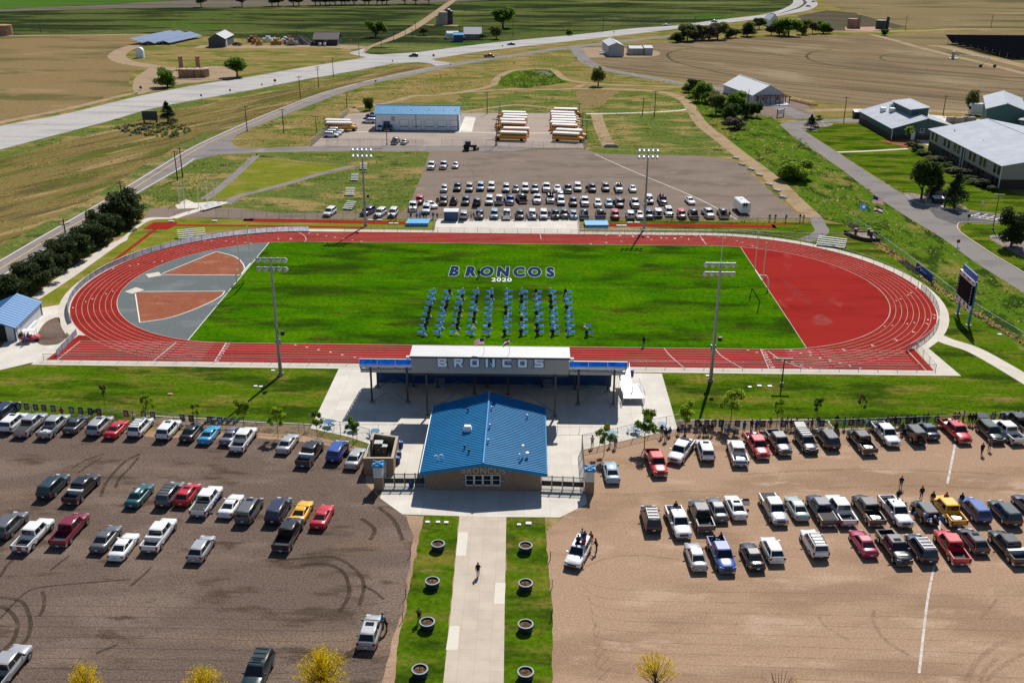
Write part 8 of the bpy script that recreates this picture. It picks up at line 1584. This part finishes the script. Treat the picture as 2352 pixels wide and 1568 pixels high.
crowd('on a right lot vehicle', 'people sitting on vehicles', [(1328, 1244, 'navy', 'sit', 1.8), (1337, 1229, 'white', 'sit', 1.9), (1343, 1235, 'navy', 'sit', 1.8), (1341, 1249, 'red', 'sit', 1.85), (1357, 1236, 'red', 'sit', 1.2), (1546, 1175, 'white', 'sit', 1.1), (1552, 1165, 'black', 'sit', 1.1), (1556, 1185, 'red', 'sit', 1.1), (1640, 1245, 'black', 'sit', 1.1), (1648, 1248, 'white', 'sit', 1.1), (1655, 1238, 'navy', 'sit', 1.15), (1724, 1001, 'lilac', 'sit', 1.1), (1737, 1008, 'white', 'sit', 1.1), (2050, 1165, 'navy', 'sit', 1.1), (2060, 1160, 'white', 'sit', 1.1), (2070, 1163, 'red', 'sit', 1.1), (2078, 1170, 'teal', 'sit', 1.1), (2192, 975, 'navy', 'sit', 1.1), (2200, 980, 'royal', 'sit', 1.1)])
crowd('at the left banner fence', 'people at the left fence', [(24, 957, 'black', 'lean'), (144, 960, 'red', 'stand'), (308, 972, 'white', 'phone')])
crowd('near the walkway', 'people near the walkway', [(880, 1441, 'sky', 'stand', 0, 2.2), (889, 1450, 'black', 'lean', 0, 1.6), (963, 1428, 'black', 'phone', 0, 2.9), (1098, 1323, 'black', 'walk', 0, 0)])
crowd('on the turf', 'people on the turf', [(1100, 638, 'black', 'stand', 0, 3.0), (1478, 796, 'black', 'phone', 0, 0)])
crowd('beside the golf cart', 'people by the shed', [(48, 786, 'black', 'stand', 0, 1), (58, 792, 'royal', 'lean', 0, -1.2), (52, 783, 'grey', 'stand', 0, 1)])
crowd('at far fence left of pad', 'spectators on the far side', [(X2(z), Y2(598), t) for z, t in ((15, 'black'), (105, 'sky'), (152, 'sky'), (208, 'black'), (245, 'black'), (352, 'black'), (415, 'maroon'), (930, 'white'), (970, 'black'), (1048, 'white'))]+[(862, 506, 'black'), (898, 506, 'navy'), (910, 506, 'black')], ('stand', 'akimbo', 'lean'), PI)
crowd('at far fence behind pad', 'spectators on the far side', [(X2(z), Y2(602), t) for z, t in ((1430, 'black'), (1460, 'white'), (1600, 'black'), (1622, 'grey'), (1765, 'grey'), (1820, 'lilac'), (1850, 'white'), (1925, 'black'), (2212, 'navy'))]+[(X3(z), Y3(448), t) for z, t in ((100, 'black'), (165, 'royal'), (262, 'white'), (300, 'black'), (440, 'red'), (490, 'navy'), (515, 'black'), (1095, 'white'), (1288, 'red'))]+[(X3(70+z), Y3(440), 'black') for z in (1480, 1830, 1870)]+[(1767, 508, 'black'), (1780, 508, 'navy'), (1804, 509, 'black'), (1837, 508, 'black'), (1845, 509, 'grey')], ('stand', 'akimbo', 'lean'), PI)
crowd('among far parked cars', 'people on vehicles on the far side', [(X2(470), Y2(330), 'black', 'stand'), (X2(645), Y2(300), 'black', 'sit', 1.6), (X2(668), Y2(300), 'black', 'sit', 1.6), (X2(1330), Y2(320), 'black', 'sit', 1.1), (X2(1365), Y2(320), 'navy', 'sit', 1.1), (X2(1430), Y2(370), 'maroon', 'stand'), (X2(1475), Y2(255), 'royal', 'sit', 1.3), (X2(1500), Y2(250), 'navy', 'sit', 1.3), (X2(1530), Y2(255), 'royal', 'sit', 1.3), (X2(1690), Y2(270), 'black', 'sit', 1.1), (X2(1760), Y2(275), 'grey', 'sit', 1.1), (X2(2080), Y2(230), 'black', 'sit', 1.9), (X2(2130), Y2(225), 'black', 'sit', 1.9), (X2(2165), Y2(225), 'maroon', 'sit', 1.9), (X2(2215), Y2(370), 'black', 'stand'), (X3(300), Y3(135), 'black', 'stand'), (X3(318), Y3(132), 'grey', 'stand'), (X3(665), Y3(62), 'black', 'sit', 1.9), (X3(692), Y3(62), 'plaid', 'sit', 1.9), (X3(730), Y3(290), 'navy', 'stand'), (X3(1148), Y3(195), 'black', 'sit', 1.9), (X3(1180), Y3(198), 'red', 'sit', 1.9), (X3(265), Y3(385), 'white', 'sit', 1.1), (X3(300), Y3(385), 'black', 'sit', 1.1), (X3(455), Y3(380), 'red', 'sit', 1.1), (X3(485), Y3(380), 'navy', 'sit', 1.1), (X3(1560), Y3(385), 'black', 'sit', 1.1), (X3(1895), Y3(395), 'navy', 'sit', 1.1), (X3(2112), Y3(300), 'black', 'sit', 2.95), (X3(2140), Y3(300), 'black', 'sit', 2.95), (18+X2(5), Y2(400), 'navy', 'sit', 1.9), (X2(40), Y2(405), 'black', 'sit', 1.9)], rz=PI)
# ---------------------------------------------------------------- graduates on the turf
GR = ['BBBKKKNB', 'KBKKBBBB', 'BKBKKKKW', 'BKNBKKWB', 'BKBBBBKB', 'BBBKKBBK', 'BNKBWKBK', 'KBBBKBKK', 'BKKKBBBK', 'KBBKBBBB']
fx = [974, 1010.5, 1048, 1085, 1123, 1159, 1197, 1234, 1270, 1306]; bx_ = [998, 1033, 1064, 1097.5, 1130.5, 1164, 1198.5, 1231, 1264, 1298.5]
def fold_chair():
    out = []
    for nm, bxs in (('seat', [(-.22, .22, -.20, .22, .43, .46)]), ('backrest', [(-.22, .22, -.25, -.22, .60, .88)])):
        mb = MB(); [mb.box(*q) for q in bxs]; me = mb.mesh(nm); me.materials.append(mat('chair_white', (.72, .72, .70), .5)); out.append((nm, me))
    for x in (-.21, .21):
        mb = MB(); mb.tube([(x, .24, .0), (x, -.24, .88)], .016, 5); mb.tube([(x, -.26, 0), (x, .12, .44)], .016, 5); me = mb.mesh('leg_frame'); me.materials.append(M_alum); out.append(('leg_frame', me))
    return out
CH = fold_chair()
SGm = []
for nm, q, m in (('board', (-.38, .38, -.012, .012, .32, .80), thin('yard_sign_blue', (.30, .56, .90), .6)), ('white_strip', (-.36, .36, -.018, -.0125, .34, .45), thin('sign_white_thin', (.85, .86, .88), .65)), ('name_line', (-.32, .32, -.018, -.0125, .67, .75), thin('sign_white_thin', (.8, .8, .8))), ('name_line', (-.24, .24, -.018, -.0125, .55, .60), mat('sign_pale_blue2', (.3, .5, .75), .6)), ('stake', (-.30, -.28, -.01, .01, 0, .32), M_steel), ('stake', (.28, .30, -.01, .01, 0, .32), M_steel)):
    mb = MB(); mb.box(*q); me = mb.mesh(nm); me.materials.append(m); SGm.append((nm, me))
cm = MB(); cm.box(-.13, .13, -.13, .13, 1.275, 1.29); cm.tube([(0, .02, 1.22), (0, .02, 1.275)], .09, 10); capm = cm.mesh('mortarboard'); capm.materials.append(None)
def seat_spot(P, g_, where, sx):
    t = empty('folding_chair', P, PI, label='white folding chair of the %s' % where, cat='chair', group='graduate chairs')
    for nm, me in CH: link(nm, me, t)
    if g_ != 'W':
        o = person('gown_sit', P, PI+PR.uniform(-.12, .12), dict(B='gown', K='black', N='navy')[g_], 'black', 'graduate in %s gown seated in the %s' % (dict(B='light blue', K='black', N='navy')[g_], where), 'seated graduates')
        c = link('mortarboard', capm, o); slots(c, [CLOTH['white'] if (g_ == 'B' and PR.random() < .45) else CLOTH['gown' if g_ == 'B' else 'black']])
    s = empty('yard_sign', P+Vector((sx, .30, 0)), 0, label='blue yard sign beside the %s' % where, cat='yard sign', group='graduate yard signs')
    for nm, me in SGm: link(nm, me, s)
    b = MB()
    if PR.random() < .65: b.box(-.14, .14, -.11, .11, 0, .26); b.hexa([(-.14, -.11, .26), (.14, -.11, .26), (.14, .11, .26), (-.14, .11, .26)], [(-.09, -.05, .34), (.09, -.05, .34), (.09, .05, .34), (-.09, .05, .34)]); o = b.build('gift_bag', M_white, loc=P+Vector((PR.choice((-.4, .4)), -.35, 0)), label='white bag on the grass by the %s' % where, cat='bag', group='gift bags')
for c in range(10):
    f_, b_ = at(fx[c], 771), at(bx_[c], 677)
    for r in range(8):
        P = lerp(b_, f_, r/7); P.z = .046; seat_spot(P, GR[c][r], '%s column from left, %s row from back' % (ORD(c), ORD(r)), -.72 if c < 5 else .72)
for i, (px, py, g_) in enumerate(((1343, 756, 'W'), (1347, 773, 'N'))):
    P = at(px, py); P.z = .046; seat_spot(P, g_, 'extra column at far right, %s seat' % ('back', 'front')[i], .85)
# ---------------------------------------------------------------- portrait banners on the fences
PC = [mat('portrait_%d' % i, c, .7, vary=.5, vs=4) for i, c in enumerate(((.28, .27, .28), (.35, .10, .08), (.50, .48, .46), (.16, .17, .22), (.40, .28, .18)))]; BNm = []
M_bnavy = mat('banner_navy', (.014, .018, .075), .6)
def banner_set(px_list, FB, side):
    for i, px in enumerate(px_list):
        for (xa, ya), (xb, yb) in zip(FB[:-1], FB[1:]):
            if xa <= px <= xb: py = lerp(ya, yb, (px-xa)/(xb-xa)); d = at(xb, yb)-at(xa, ya); break
        t = empty('portrait_banner', at(px, py)+Vector((0, -.07, 0)), math.atan2(d.y, d.x), label='portrait banner on the %s fence, %s from left' % (side, ORD(i)), cat='banner', group='portrait banners')
        for nm, q, m in (('cloth', (-.36, .36, -.012, .012, .42, 1.50), M_bnavy), ('portrait', (-.22, .22, -.022, -.0125, .66, 1.30), PC[(i*3+1) % 5]), ('head', (-.09, .09, -.028, -.0225, .98, 1.18), SKIN[i % 2]), ('name_strip', (-.33, .33, -.02, -.0125, .44, .52), M_white)):
            mb = MB(); mb.box(*q); mb.build(nm, m, t)
banner_set([3, 22, 45, 64, 85, 104, 125, 167, 188, 210, 230, 292, 332, 353, 421, 441, 483, 507], FB_L, 'left'); banner_set([1600, 1622, 1638, 1655, 1692, 1751, 1798, 1820, 1840, 1886, 1952, 1975, 2018, 2038, 2061, 2083, 2105, 2149, 2256, 2278, 2298, 2321, 2341], FB_R, 'right')
# ================================================================== trees and plants
def leaf_mb(blobs, n, size, seed, flat_=.35):
    """leaf-sized faces spread through several ellipsoid clumps: (centre, radii, share)"""
    r = random.Random(seed); mb = MB(); tot = sum(b[2] for b in blobs)
    for c, rad, sh in blobs:
        c = Vector(c)
        for _ in range(int(n*sh/tot)):
            d = Vector((r.gauss(0, 1), r.gauss(0, 1), r.gauss(0, 1))).normalized()*(r.random()**.42); p = c+Vector((d.x*rad[0], d.y*rad[1], d.z*rad[2]))
            s = size*r.uniform(.6, 1.4); a = Vector((r.gauss(0, 1), r.gauss(0, 1), r.gauss(0, .6))).normalized(); b = a.cross(Vector((r.gauss(0, 1), r.gauss(0, 1), r.gauss(0, 1)))).normalized()
            mb.add([p-a*s, p+b*s*.55, p+a*s, p-b*s*.55], ((0, 1, 2, 3),))
    return mb
def trunk_mb(h, r0, limbs, seed, z0=0, spread=1.0):
    r = random.Random(seed); mb = MB(); mb.tube([(0, 0, 0), (r.uniform(-.05, .05)*h*.3, 0, h*.4), (r.uniform(-.06, .06)*h, r.uniform(-.05, .05)*h, h*.85)], [r0, r0*.7, r0*.25], 7)
    for k in range(limbs):
        a = 2*PI*k/limbs+r.uniform(-.4, .4); z = h*r.uniform(.25, .6); L = spread*h*r.uniform(.25, .42); mb.tube([(0, 0, z), (math.cos(a)*L*.5, math.sin(a)*L*.5, z+L*.45), (math.cos(a)*L, math.sin(a)*L, z+L*.7)], [r0*.42, r0*.28, r0*.08], 5)
    return mb
M_bark = mat('bark', (.055, .042, .032), .95, vary=.25)
def clumps(kind, seed, h, w):
    r = random.Random(seed); out = []
    if kind == 'round':
        for k in range(15): a = r.uniform(0, 6.28); q = r.uniform(.15, .75); z = r.uniform(.42, .92); m = 1-abs(z-.62)*1.2; out.append(((math.cos(a)*w*q*m, math.sin(a)*w*q*m, h*z), (w*.40, w*.40, h*.16), 1))
    elif kind == 'willow':
        for k in range(18): a = r.uniform(0, 6.28); q = r.uniform(.3, .9); z = r.uniform(.35, .9); out.append(((math.cos(a)*w*q*(1.05-.5*z), math.sin(a)*w*q*(1.05-.5*z), h*z), (w*.24, w*.24, h*.20), 1))
    elif kind == 'spruce':
        for k in range(44): z = r.uniform(.08, .97); a = r.uniform(0, 6.28); q = w*(1-z)*.75; out.append(((math.cos(a)*q, math.sin(a)*q, h*z), (w*.6*(1.08-z), w*.6*(1.08-z), h*.08), 1.1-z))
        out.append(((0, 0, h*.95), (w*.07, w*.07, h*.08), .06))
    elif kind == 'juniper':
        for k in range(20): a = r.uniform(0, 6.28); q = r.uniform(.1, .85); z = r.uniform(.12, .88); m = 1.05-.45*z; out.append(((math.cos(a)*w*q*m, math.sin(a)*w*q*m, h*z), (w*.38, w*.38, h*.16), 1))
    elif kind == 'young':
        for k in range(11): a = r.uniform(0, 6.28); q = r.uniform(.2, .85); z = r.uniform(.42, .97); m = 1.15-abs(z-.6)*1.6; out.append(((math.cos(a)*w*q*m, math.sin(a)*w*q*m, h*z), (w*.32, w*.32, h*.09), 1))
    elif kind == 'bush':
        for k in range(12): a = r.uniform(0, 6.28); q = r.uniform(0, .75); z = r.uniform(.2, .8); out.append(((math.cos(a)*w*q, math.sin(a)*w*q, h*z), (w*.36, w*.36, h*.24), 1))
    return out
TP = {}
def tree_proto(kind, v):
    if (kind, v) in TP: return TP[kind, v]
    n, sz, limbs = dict(round=(4200, .085, 7), willow=(3200, .075, 6), spruce=(5200, .050, 0), juniper=(6000, .065, 4), young=(1700, .075, 6), bush=(3200, .085, 4))[kind]
    c = leaf_mb(clumps(kind, 10*v+3, 1.0, .5), n, sz*.5, v).mesh('crown'); c.materials.append(None)
    t = trunk_mb(.95 if kind in ('spruce', 'young') else .72, .018 if kind == 'young' else .035, limbs, v, spread=.8 if kind == 'young' else 1.1).mesh('trunk'); t.materials.append(M_bark); TP[kind, v] = (c, t); return TP[kind, v]
LEAF = {n: thin('leaf_'+n, c, tl) for n, c, tl in (('juniper', (.046, .072, .018), .3), ('dark', (.065, .11, .02), .45), ('mid', (.14, .24, .03), .6), ('yellow', (.85, .64, .01), .65), ('olive', (.17, .19, .055), .55), ('spruce', (.030, .050, .024), .2), ('lime', (.26, .38, .03), .6), ('bare', (.12, .10, .085), .2), ('young', (.27, .38, .035), .65))}
KN = dict(round='broadleaf_tree', willow='willow_tree', spruce='spruce_tree', juniper='juniper_tree', young='young_tree', bush='shrub')
TC = [0]
def tree(kind, px, py, h, w, leaf, label, group=None, world=None):
    if world is None and py < 100: h, w = (h*.58, w*.85) if group == 'windbreak trees' else (h*.46, w*.6)
    TC[0] += 1; c, t = tree_proto(kind, TC[0] % 3); P = world or at(px, py); o = empty(KN[kind], P, TC[0]*1.7, label=label, cat='shrub' if kind == 'bush' else 'tree', group=group); o.scale = (w, w, h)
    a = link('crown', c, o); slots(a, [LEAF[leaf]]); link('trunk', t, o)
for i, (px, py, h, w) in enumerate(((8, 704, 5.2, 6.0), (40, 690, 4.6, 5.5), (66, 668, 5.4, 6.2), (98, 648, 5.6, 6.4), (122, 626, 5.0, 5.6), (146, 612, 5.2, 6.0), (172, 598, 5.4, 6.2), (196, 578, 5.4, 5.8), (218, 566, 5.0, 5.6), (240, 552, 6.2, 6.2), (262, 538, 4.6, 5.0), (284, 518, 7.4, 8.0), (305, 508, 6.6, 7.0))):
    tree('juniper', px, py, h*1.1, w*1.3, 'juniper', 'dark juniper in the row beside the frontage road, %s from the shed' % ORD(i), 'junipers beside the road')
for i, (px, py, h, w, l) in enumerate(((241, 929, 3.4, 1.5, 'olive'), (342, 968, 4.2, 2.0, 'young'), (454, 977, 3.6, 1.6, 'young'), (562, 986, 4.6, 2.8, 'young'), (639, 1004, 4.4, 2.4, 'young'), (729, 1006, 4.2, 1.9, 'mid'), (812, 1021, 4.0, 2.2, 'mid'))): tree('young', px, py, h, w, l, 'young staked tree along the left banner fence, %s from left' % ORD(i), 'young trees by the fences')
for i, (px, py, h, w, l) in enumerate(((1387, 1046, 4.6, 2.4, 'mid'), (1480, 1028, 5.6, 3.6, 'mid'), (1573, 1001, 5.2, 3.4, 'young'), (1678, 976, 5.6, 3.8, 'young'), (1784, 975, 4.2, 1.9, 'lime'), (1874, 972, 4.2, 1.7, 'mid'), (1976, 956, 3.6, 1.3, 'olive'))): tree('young', px, py, h, w, l, 'young tree along the right banner fence, %s from left' % ORD(i), 'young trees by the fences')
def feathery(P, h, w, n, leaf, label, seed, group):
    """open crown: many thin rising twigs, small leaves strung along them"""
    r = random.Random(seed); o = empty('feathery_tree', P, label=label, cat='tree', group=group); tk = MB(); lf = MB(); tk.tube([(0, 0, 0), (0, 0, h*.5)], [.13, .06], 7)
    for k in range(n):
        a = r.uniform(0, 6.28); q = r.random()**.6; L = Vector((math.cos(a)*w*.5*q, math.sin(a)*w*.5*q, h*(.98-.38*q*q)*r.uniform(.86, 1.04))); s0 = Vector((0, 0, h*r.uniform(.25, .5))); m = lerp(s0, L, .5)+Vector((L.x*.12, L.y*.12, -.1)); tk.tube([s0, m, L], [.035, .02, .006], 4, cap=False)
        for j in range(55):
            t = r.uniform(.35, 1.02); p = lerp(lerp(s0, m, t), lerp(m, L, t), t)+Vector((r.gauss(0, .09), r.gauss(0, .09), r.gauss(0, .09))); s = r.uniform(.035, .08); u = Vector((r.gauss(0, 1), r.gauss(0, 1), r.gauss(0, 1))).normalized(); v = u.cross(Vector((r.gauss(0, 1), r.gauss(0, 1), 1))).normalized(); lf.add([p-u*s, p+v*s*.6, p+u*s, p-v*s*.6], ((0, 1, 2, 3),))
    tk.build('trunk', M_bark, o); lf.build('crown', LEAF[leaf], o) if leaf else None
for i, (px, top, h, w, n) in enumerate(((182, 1521, 5.0, 3.4, 60), (458, 1530, 5.2, 4.2, 80), (735, 1488, 5.8, 5.4, 130), (1510, 1494, 5.4, 4.4, 45), (1800, 1535, 4.8, 4.2, 40), (1830, 1560, 4.4, 2.2, 14))):
    P = at(px, top, h); P.z = 0; feathery(P, h, w, n, 'yellow' if i != 4 else None, 'yellow-leaved feathery tree top at the bottom edge, %s from left' % ORD(i) if i < 4 else ('bare brushy tree top at the bottom right edge', 'small yellow sprig beside the bare brushy tree top')[i-4], i, 'tree tops at the bottom edge')
for a in (('juniper', 385, 200, 8, 12, 'mid', 'spreading green tree in front of the rusty tanks'), ('round', 545, 177, 9, 13, 'mid', 'round green tree right of the rusty tanks'), ('spruce', 386, 282, 7.5, 7, 'spruce', 'small dark spruce between the highway and the frontage road'), ('bush', 849, 254, 5, 5, 'dark', 'dark shrub left of the bus garage'), ('willow', 863, 86, 22, 30, 'mid', 'large willow beyond the highway left of the side road'), ('round', 973, 82, 11, 13, 'olive', 'smaller olive tree right of the side road'), ('round', 1155, 65, 28, 34, 'mid', 'biggest green tree beyond the highway'), ('willow', 1140, 90, 17, 18, 'olive', 'olive tree beside the grey house'), ('round', 1108, 92, 8, 9, 'mid', 'low tree in front of the grey house'), ('bush', 1306, 81, 9, 11, 'mid', 'lone bush in the pasture beyond the highway'), ('willow', 1374, 198, 8, 9, 'olive', 'sparse upright willow clump by the trails'), ('bush', 1822, 410, 5.5, 12.5, 'lime', 'big round lime-green bush on the canal bank'), ('round', 2116, 455, 9.5, 9.5, 'dark', 'dark leafy tree left of the dumpster enclosure'), ('spruce', 2149, 456, 7.5, 5.5, 'spruce', 'small spruce behind the dumpster enclosure'), ('spruce', 2191, 476, 8.8, 7.2, 'spruce', 'dense conical spruce right of the dumpster enclosure'), ('juniper', 2322, 566, 8.5, 8.0, 'juniper', 'large dark cedar in the rock bed at the right edge'), ('young', 2084, 328, 5.5, 3.4, 'young', 'small pale tree at the school wing door'), ('spruce', 1862, 296, 5, 5, 'spruce', 'leaning dark pine in the rock bed at the school road end'), ('young', 1880, 290, 4, 3.4, 'olive', 'thin bare sapling in the rock bed'), ('willow', 2228, 262, 9, 7, 'olive', 'olive tree by the dirt lane behind the school'), ('round', 1743, 68, 16, 18, 'dark', 'dark tree beside the highway before the bend'), ('bush', 2032, 82, 9, 10, 'dark', 'dark bush at the red-dirt well pad')): tree(*a)
for i, (px, py, h, w, l) in enumerate(((1598, 222, 7, 9, 'dark'), (1612, 234, 8, 9, 'mid'), (1628, 240, 5, 7, 'mid'), (1644, 262, 8, 9, 'olive'), (1660, 256, 5, 6, 'mid'), (1672, 280, 7, 8, 'dark'), (1688, 268, 9, 9, 'mid'), (1704, 272, 6, 6, 'dark'), (1722, 268, 6, 6, 'olive'), (1738, 270, 5, 5, 'dark'), (1686, 296, 4, 8, 'bare'), (1582, 212, 4, 7, 'mid'))): tree('bush' if i % 3 else 'round', px, py, h, w, l, 'shrub on the canal bank below the white hall, %s from the top' % ORD(i), 'canal bank shrubs')
for i, (px, py, h, w, l) in enumerate(((1556, 97, 11, 14, 'dark'), (1578, 95, 17, 18, 'olive'), (1598, 94, 13, 14, 'bare'), (1612, 93, 16, 14, 'olive'), (1628, 92, 15, 16, 'bare'), (1648, 91, 17, 18, 'olive'), (1673, 88, 13, 12, 'dark'), (1690, 87, 9, 9, 'olive'), (1716, 84, 16, 16, 'dark'), (1771, 82, 12, 12, 'bare'), (1790, 82, 17, 17, 'mid'), (1811, 83, 18, 22, 'mid'), (1844, 80, 18, 13, 'olive'), (1866, 78, 13, 10, 'olive'), (1891, 77, 14, 16, 'mid'), (1905, 78, 7, 8, 'bare'))): tree('round' if i % 2 else 'juniper', px, py, h, w, l, 'tree in the windbreak above the crop field, %s from left' % ORD(i), 'windbreak trees')
for i, px in enumerate((462, 556, 625, 639, 674, 687, 725, 736, 748, 758, 770, 785, 793, 813, 838, 847, 866, 878, 888, 930, 955, 985)): tree('round', px, 17-.0145*(px-470), 20 if i > 1 else 24, 22, ('olive', 'bare', 'dark')[i % 3], 'small dark tree on the far ploughed edge, %s from left' % ORD(i), 'far field-edge trees')
for i, (px, py, w) in enumerate(((2104, 348, 5), (2120, 356, 6), (2142, 370, 6), (2158, 376, 4), (2172, 384, 5), (2192, 396, 6), (2208, 404, 6), (2226, 414, 5), (2246, 424, 6), (2262, 430, 5), (2280, 438, 4), (2092, 336, 3.4))): tree('bush', px, py, 1.5 if i % 3 else 2.4, w, ('spruce', 'dark', 'olive')[i % 3], 'low foundation shrub along the school block, %s from left' % ORD(i), 'foundation shrubs')
# ---------------------------------------------------------------- tufts of weeds and rough grass
def inpoly(x, y, P):
    c = False; n = len(P)
    for i in range(n):
        a, b = P[i], P[i-1]
        if (a.y > y) != (b.y > y) and x < (b.x-a.x)*(y-a.y)/(b.y-a.y)+a.x: c = not c
    return c
def tufts(name, px, n, hmin, hmax, mats, label, cat, seed, wide=.5, thr=-.1, ns=14.0):
    P = atl(px); r = random.Random(seed); x0, x1 = min(p.x for p in P), max(p.x for p in P); y0, y1 = min(p.y for p in P), max(p.y for p in P); mb = MB(); k = 0; tries = 0
    while k < n and tries < n*8:
        tries += 1; x, y = r.uniform(x0, x1), r.uniform(y0, y1)
        if not inpoly(x, y, P): continue
        q = noise.noise(Vector((x/ns, y/ns, seed)))
        if q < thr and r.random() < .85: continue
        k += 1; h = r.uniform(hmin, hmax)*(1+.8*max(0, q)); mi = (0 if q > .12 else 1) if r.random() < .75 else 2
        for _ in range(3):
            a = r.uniform(0, 6.28); wv = Vector((math.cos(a), math.sin(a), 0))*h*wide; tip = Vector((r.uniform(-.4, .4)*h, r.uniform(-.4, .4)*h, h)); c = Vector((x+r.uniform(-.3, .3), y+r.uniform(-.3, .3), 0)); mb.add([c-wv, c+wv, c+tip+wv*.5, c+tip-wv*.5], ((0, 1, 2, 3),), mi)
    o = mb.build(name, mats, label=label, cat=cat, kind='stuff')
W1, W2, W3, W4 = thin('weed_green', (.19, .26, .035), .7), thin('weed_tan', (.46, .34, .13), .7), thin('weed_dark', (.11, .15, .032), .6), thin('sage', (.13, .15, .10), .4)
tufts('weeds', [(1060, 216), (1330, 206), (1480, 210), (1555, 226), (1588, 255), (1650, 322), (1690, 358), (1600, 356), (1392, 352), (1346, 335), (1320, 262), (1060, 262)], 3200, .08, .22, [W1, W2, W3], 'rough green weeds in the meadow beside the bus lot', 'weeds', 1)
tufts('weeds', [(1600, 208), (1660, 215), (1795, 285), (1936, 392), (2089, 500), (2239, 600), (2352, 672), (2500, 780), (2420, 840), (2195, 698), (2110, 632), (2010, 552), (1890, 500), (1740, 366), (1600, 258)], 4000, .10, .28, [W1, W2, W3], 'rank grass and weeds along the canal bank', 'weeds', 2)
tufts('weeds', [(640, 353), (980, 350), (957, 430), (930, 488), (640, 488), (545, 474), (640, 432), (818, 386), (700, 368)], 2600, .07, .2, [W1, W2, W3], 'tall scrub grass in the field behind the left bend', 'weeds', 3)
tufts('weeds', [(0, 596), (150, 508), (347, 390), (487, 313), (588, 270), (788, 197), (905, 150), (588, 210), (225, 292), (0, 350), (-200, 420), (-200, 700)], 3500, .08, .22, [W2, W1, W3], 'dry bunch grass on the strip between the two roads', 'grass', 4)
tufts('weeds', [(588, 293), (738, 235), (938, 178), (1140, 158), (1135, 195), (940, 222), (806, 248), (716, 334), (560, 336), (536, 322)], 2600, .1, .28, [W2, W1, W3], 'dry grass and weeds left of the bus yard', 'grass', 5)
tufts('sagebrush', [(250, 292), (300, 286), (420, 288), (445, 300), (400, 318), (300, 312)], 180, .35, .7, [W4, W3, W4], 'dark sagebrush patch below the highway', 'sagebrush', 6, .8, -1)
tufts('weeds', [(300, 456), (410, 394), (450, 366), (588, 353), (585, 362), (455, 462), (335, 484)], 900, .1, .25, [W1, W2, W3], 'weeds on the verge behind the junipers', 'weeds', 7)
tufts('weeds', [(1150, 196), (1150, 176), (1226, 160), (1300, 188), (1226, 204)], 900, .2, .5, [W1, W3, W3], 'green reeds round the small pond', 'reeds', 8)
tufts('weeds', [(1300, 120), (1340, 140), (1420, 168), (1600, 197), (1360, 190), (1290, 168), (1200, 155), (1100, 150), (1200, 128)], 1800, .08, .25, [W2, W1, W3], 'dry grass between the farm drive and the trails', 'grass', 9)
tufts('rubble', [(1954, 512), (2014, 550), (2114, 625), (2199, 690), (2352, 785), (2352, 792), (2195, 698), (2110, 634), (2008, 560), (1950, 520)], 1500, .1, .3, [M_stone, W2, M_stone], 'loose stones below the canal fence', 'stones', 11, .9, -1)
